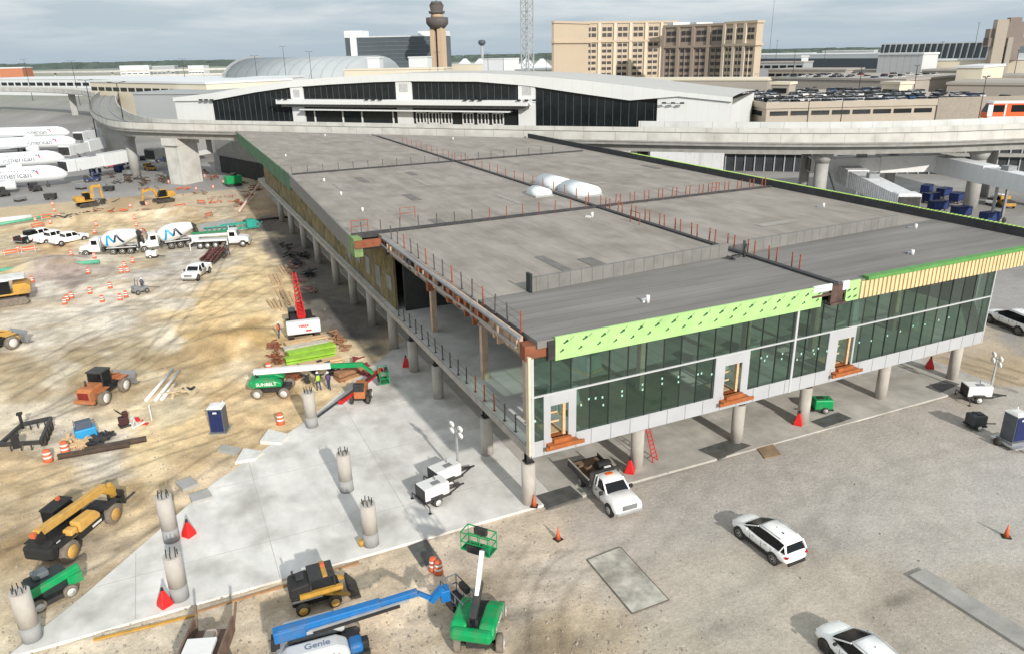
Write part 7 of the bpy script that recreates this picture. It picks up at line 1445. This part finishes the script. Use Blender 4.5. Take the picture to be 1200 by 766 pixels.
# ---------------------------------------------------------------- cars on the parking decks
cols_ = {'white': white, 'silver': silver, 'black': mat('black_paint', (.02, .02, .025), .3, var=.05), 'blue': mat('car_blue', (.03, .07, .16), .3, var=.05), 'grey': grey, 'red': mat('car_red', (.25, .02, .02), .3)}
protos = {}
for cn, m in cols_.items():
    b = B(); b.prof([(-2.2, .35), (-2.2, .85), (-1.7, .95), (-1.1, 1.4), (.5, 1.4), (1.1, .95), (2.2, .8), (2.2, .35)], -.88, .88); b.m = 1; b.b2(-1.45, .85, -.90, .90, .97, 1.28); b.prof([(.52, 1.36), (1.08, .96), (1.14, .99), (.6, 1.40)], -.8, .8); b.prof([(-1.66, .98), (-1.12, 1.38), (-1.2, 1.42), (-1.72, 1.0)], -.8, .8); b.m = 2
    for sx in (-1.35, 1.35): b.cyl((sx, -.9, .33), (sx, .9, .33), .33, n=10)
    protos[cn] = [b, m, None]
cc = 0
def deckcar(x, y, z, rz, grp, where):
    global cc
    cn = rnd.choices(list(protos), [9, 5, 6, 3, 5, 1])[0]; P_ = protos[cn]
    if P_[2] is None: P_[2] = P_[0].build('parked_car', [P_[1], glassk, black]); o = P_[2]
    else: o = P_[2].copy(); COL.objects.link(o)
    o.location = (x, y, z); o.rotation_euler = (0, 0, rz); tag(o, 'small %s parked car %s' % (cn, where), 'car', '%s, %s ones' % (grp, cn)); cc += 1
gl, gr_ = gar.location, gar.rotation_euler.z
GLn = math.hypot(*(np.array(D(1215, 90, 250)[:2])-np.array(D(902, 90, 215)[:2])))
ux, uy = Vector((math.cos(gr_), math.sin(gr_), 0)), Vector((-math.sin(gr_), math.cos(gr_), 0))
for row in (3.5, 15, 21, 33, 39, 51, 57):
    s_ = 3
    while s_ < GLn-4:
        if rnd.random() < .78: p_ = Vector(gl)+ux*s_+uy*row; deckcar(p_.x, p_.y, zg-1.0, gr_+R(90)+rnd.choice((0, math.pi)), 'cars on the roof of the first parking garage', 'on the roof of the first parking garage')
        s_ += 2.9

# second deck
for gname, w_, where, Lg, rows_ in (('parking_garage.001', 0, 'on the tan parking structure behind the first garage', None, (6, 20, 34, 48)),):
    td = [o for o in COL.objects if o.get('label', '').startswith('tan parking structure')][0]; a_ = td.rotation_euler.z; z2 = max(v.co.z for v in td.children[1].data.vertices); L2 = max(v.co.x for v in td.children[0].data.vertices)
    u2, v2 = Vector((math.cos(a_), math.sin(a_), 0)), Vector((-math.sin(a_), math.cos(a_), 0))
    for row in rows_:
        s_ = 3
        while s_ < L2-3:
            if rnd.random() < .6: p_ = td.location+u2*s_+v2*row; deckcar(p_.x, p_.y, z2, a_+R(90), 'cars on the second parking structure', where)
            s_ += 3.4
# loose stones and clods on the dirt
rs = random.Random(77); b = B(); sm_ = mat('stones', (.34, .30, .25), .95, var=.45, scale=8)
for _ in range(5200):
    px = rs.uniform(0, 1199); py = 766-(rs.random()**1.3)*470; x, y, _z = G(px, py)
    if poly_mask(np.array([x]), np.array([y]), SLAB)[0] or (x > 0 and y > 2.2): continue
    if x > 3 and rs.random() < .9: continue
    z = gz(x, y); r = rs.choice((.02, .03, .035, .045, .07))*rs.uniform(.7, 1.2); b.box(x, y, z+r*.3, r*2, r*1.5, r*1.2, rs.uniform(0, 3), rs.uniform(-.4, .4), tx=.6, ty=.7)
b.build('loose_stones', sm_, kind='stuff')

# crowded apron and dig: small countable clutter between the piers
rs9 = random.Random(9)
for i, (px, py) in enumerate(((168, 188), (178, 184), (186, 186), (196, 188), (205, 184), (60, 234), (24, 236), (95, 222), (128, 224), (150, 206), (140, 202))):
    x, y, _ = G(px, py); t = thing('ground_cart', 'small grey equipment cart standing on the apron below the boarding bridges', 'equipment cart', (x, y, 0), rs9.uniform(0, 3), 'equipment carts on the left apron')
    b = B(); b.b2(-1.1, 1.1, -.7, .7, .4, rs9.uniform(.9, 1.9)); b.build('body', rs9.choice((grey, dark, whited, navy)), t, bevel=.05)
    b = B(); b.cyl((-.7, -.75, .25), (-.7, .75, .25), .25, n=10); b.cyl((.7, -.75, .25), (.7, .75, .25), .25, n=10); b.build('wheels', tire, t)
for i, (px, py) in enumerate(((140, 215), (160, 210), (175, 222), (200, 215), (215, 222), (235, 228), (262, 232), (285, 215), (120, 238), (135, 250), (75, 262), (110, 254), (175, 248), (250, 238))):
    x, y, z = at(px, py); b = B()
    for k in range(9): b.box(x+rs9.gauss(0, 1.4), y+rs9.gauss(0, .9), z+rs9.uniform(.05, .5), rs9.uniform(.5, 2.2), .14, .14, rs9.uniform(0, 3), rs9.uniform(-.4, .4))
    tag(b.build('form_debris', rs9.choice((rust, orangep, woodd, dark, mat('pink_rubble', (.35, .20, .18), .9)))), 'scattered heap of forms and rods in the dug up yard', 'debris', 'heaps of forms around the dig')
for px, py in ((330, 318), (318, 330), (326, 345), (336, 352), (320, 362)):
    A = at(px, py); b = B()
    for k in range(4): b.bar((A[0]+k*.35, A[1]-2.5+rs9.random(), A[2]+.1), (A[0]+k*.35+rs9.uniform(-.3, .3), A[1]+2.5+rs9.random(), A[2]+.15), .28, .06)
    tag(b.build('plank_row', wood), 'row of pale planks lying along the sandy strip left of the crane', 'planks', 'plank rows beside the crane')

for o in COL.objects:
    if o.name.split('.')[0] in ('form_debris', 'scrap_pile', 'plank_row', 'timber_scraps', 'material_stack'): o['kind'] = 'thing'
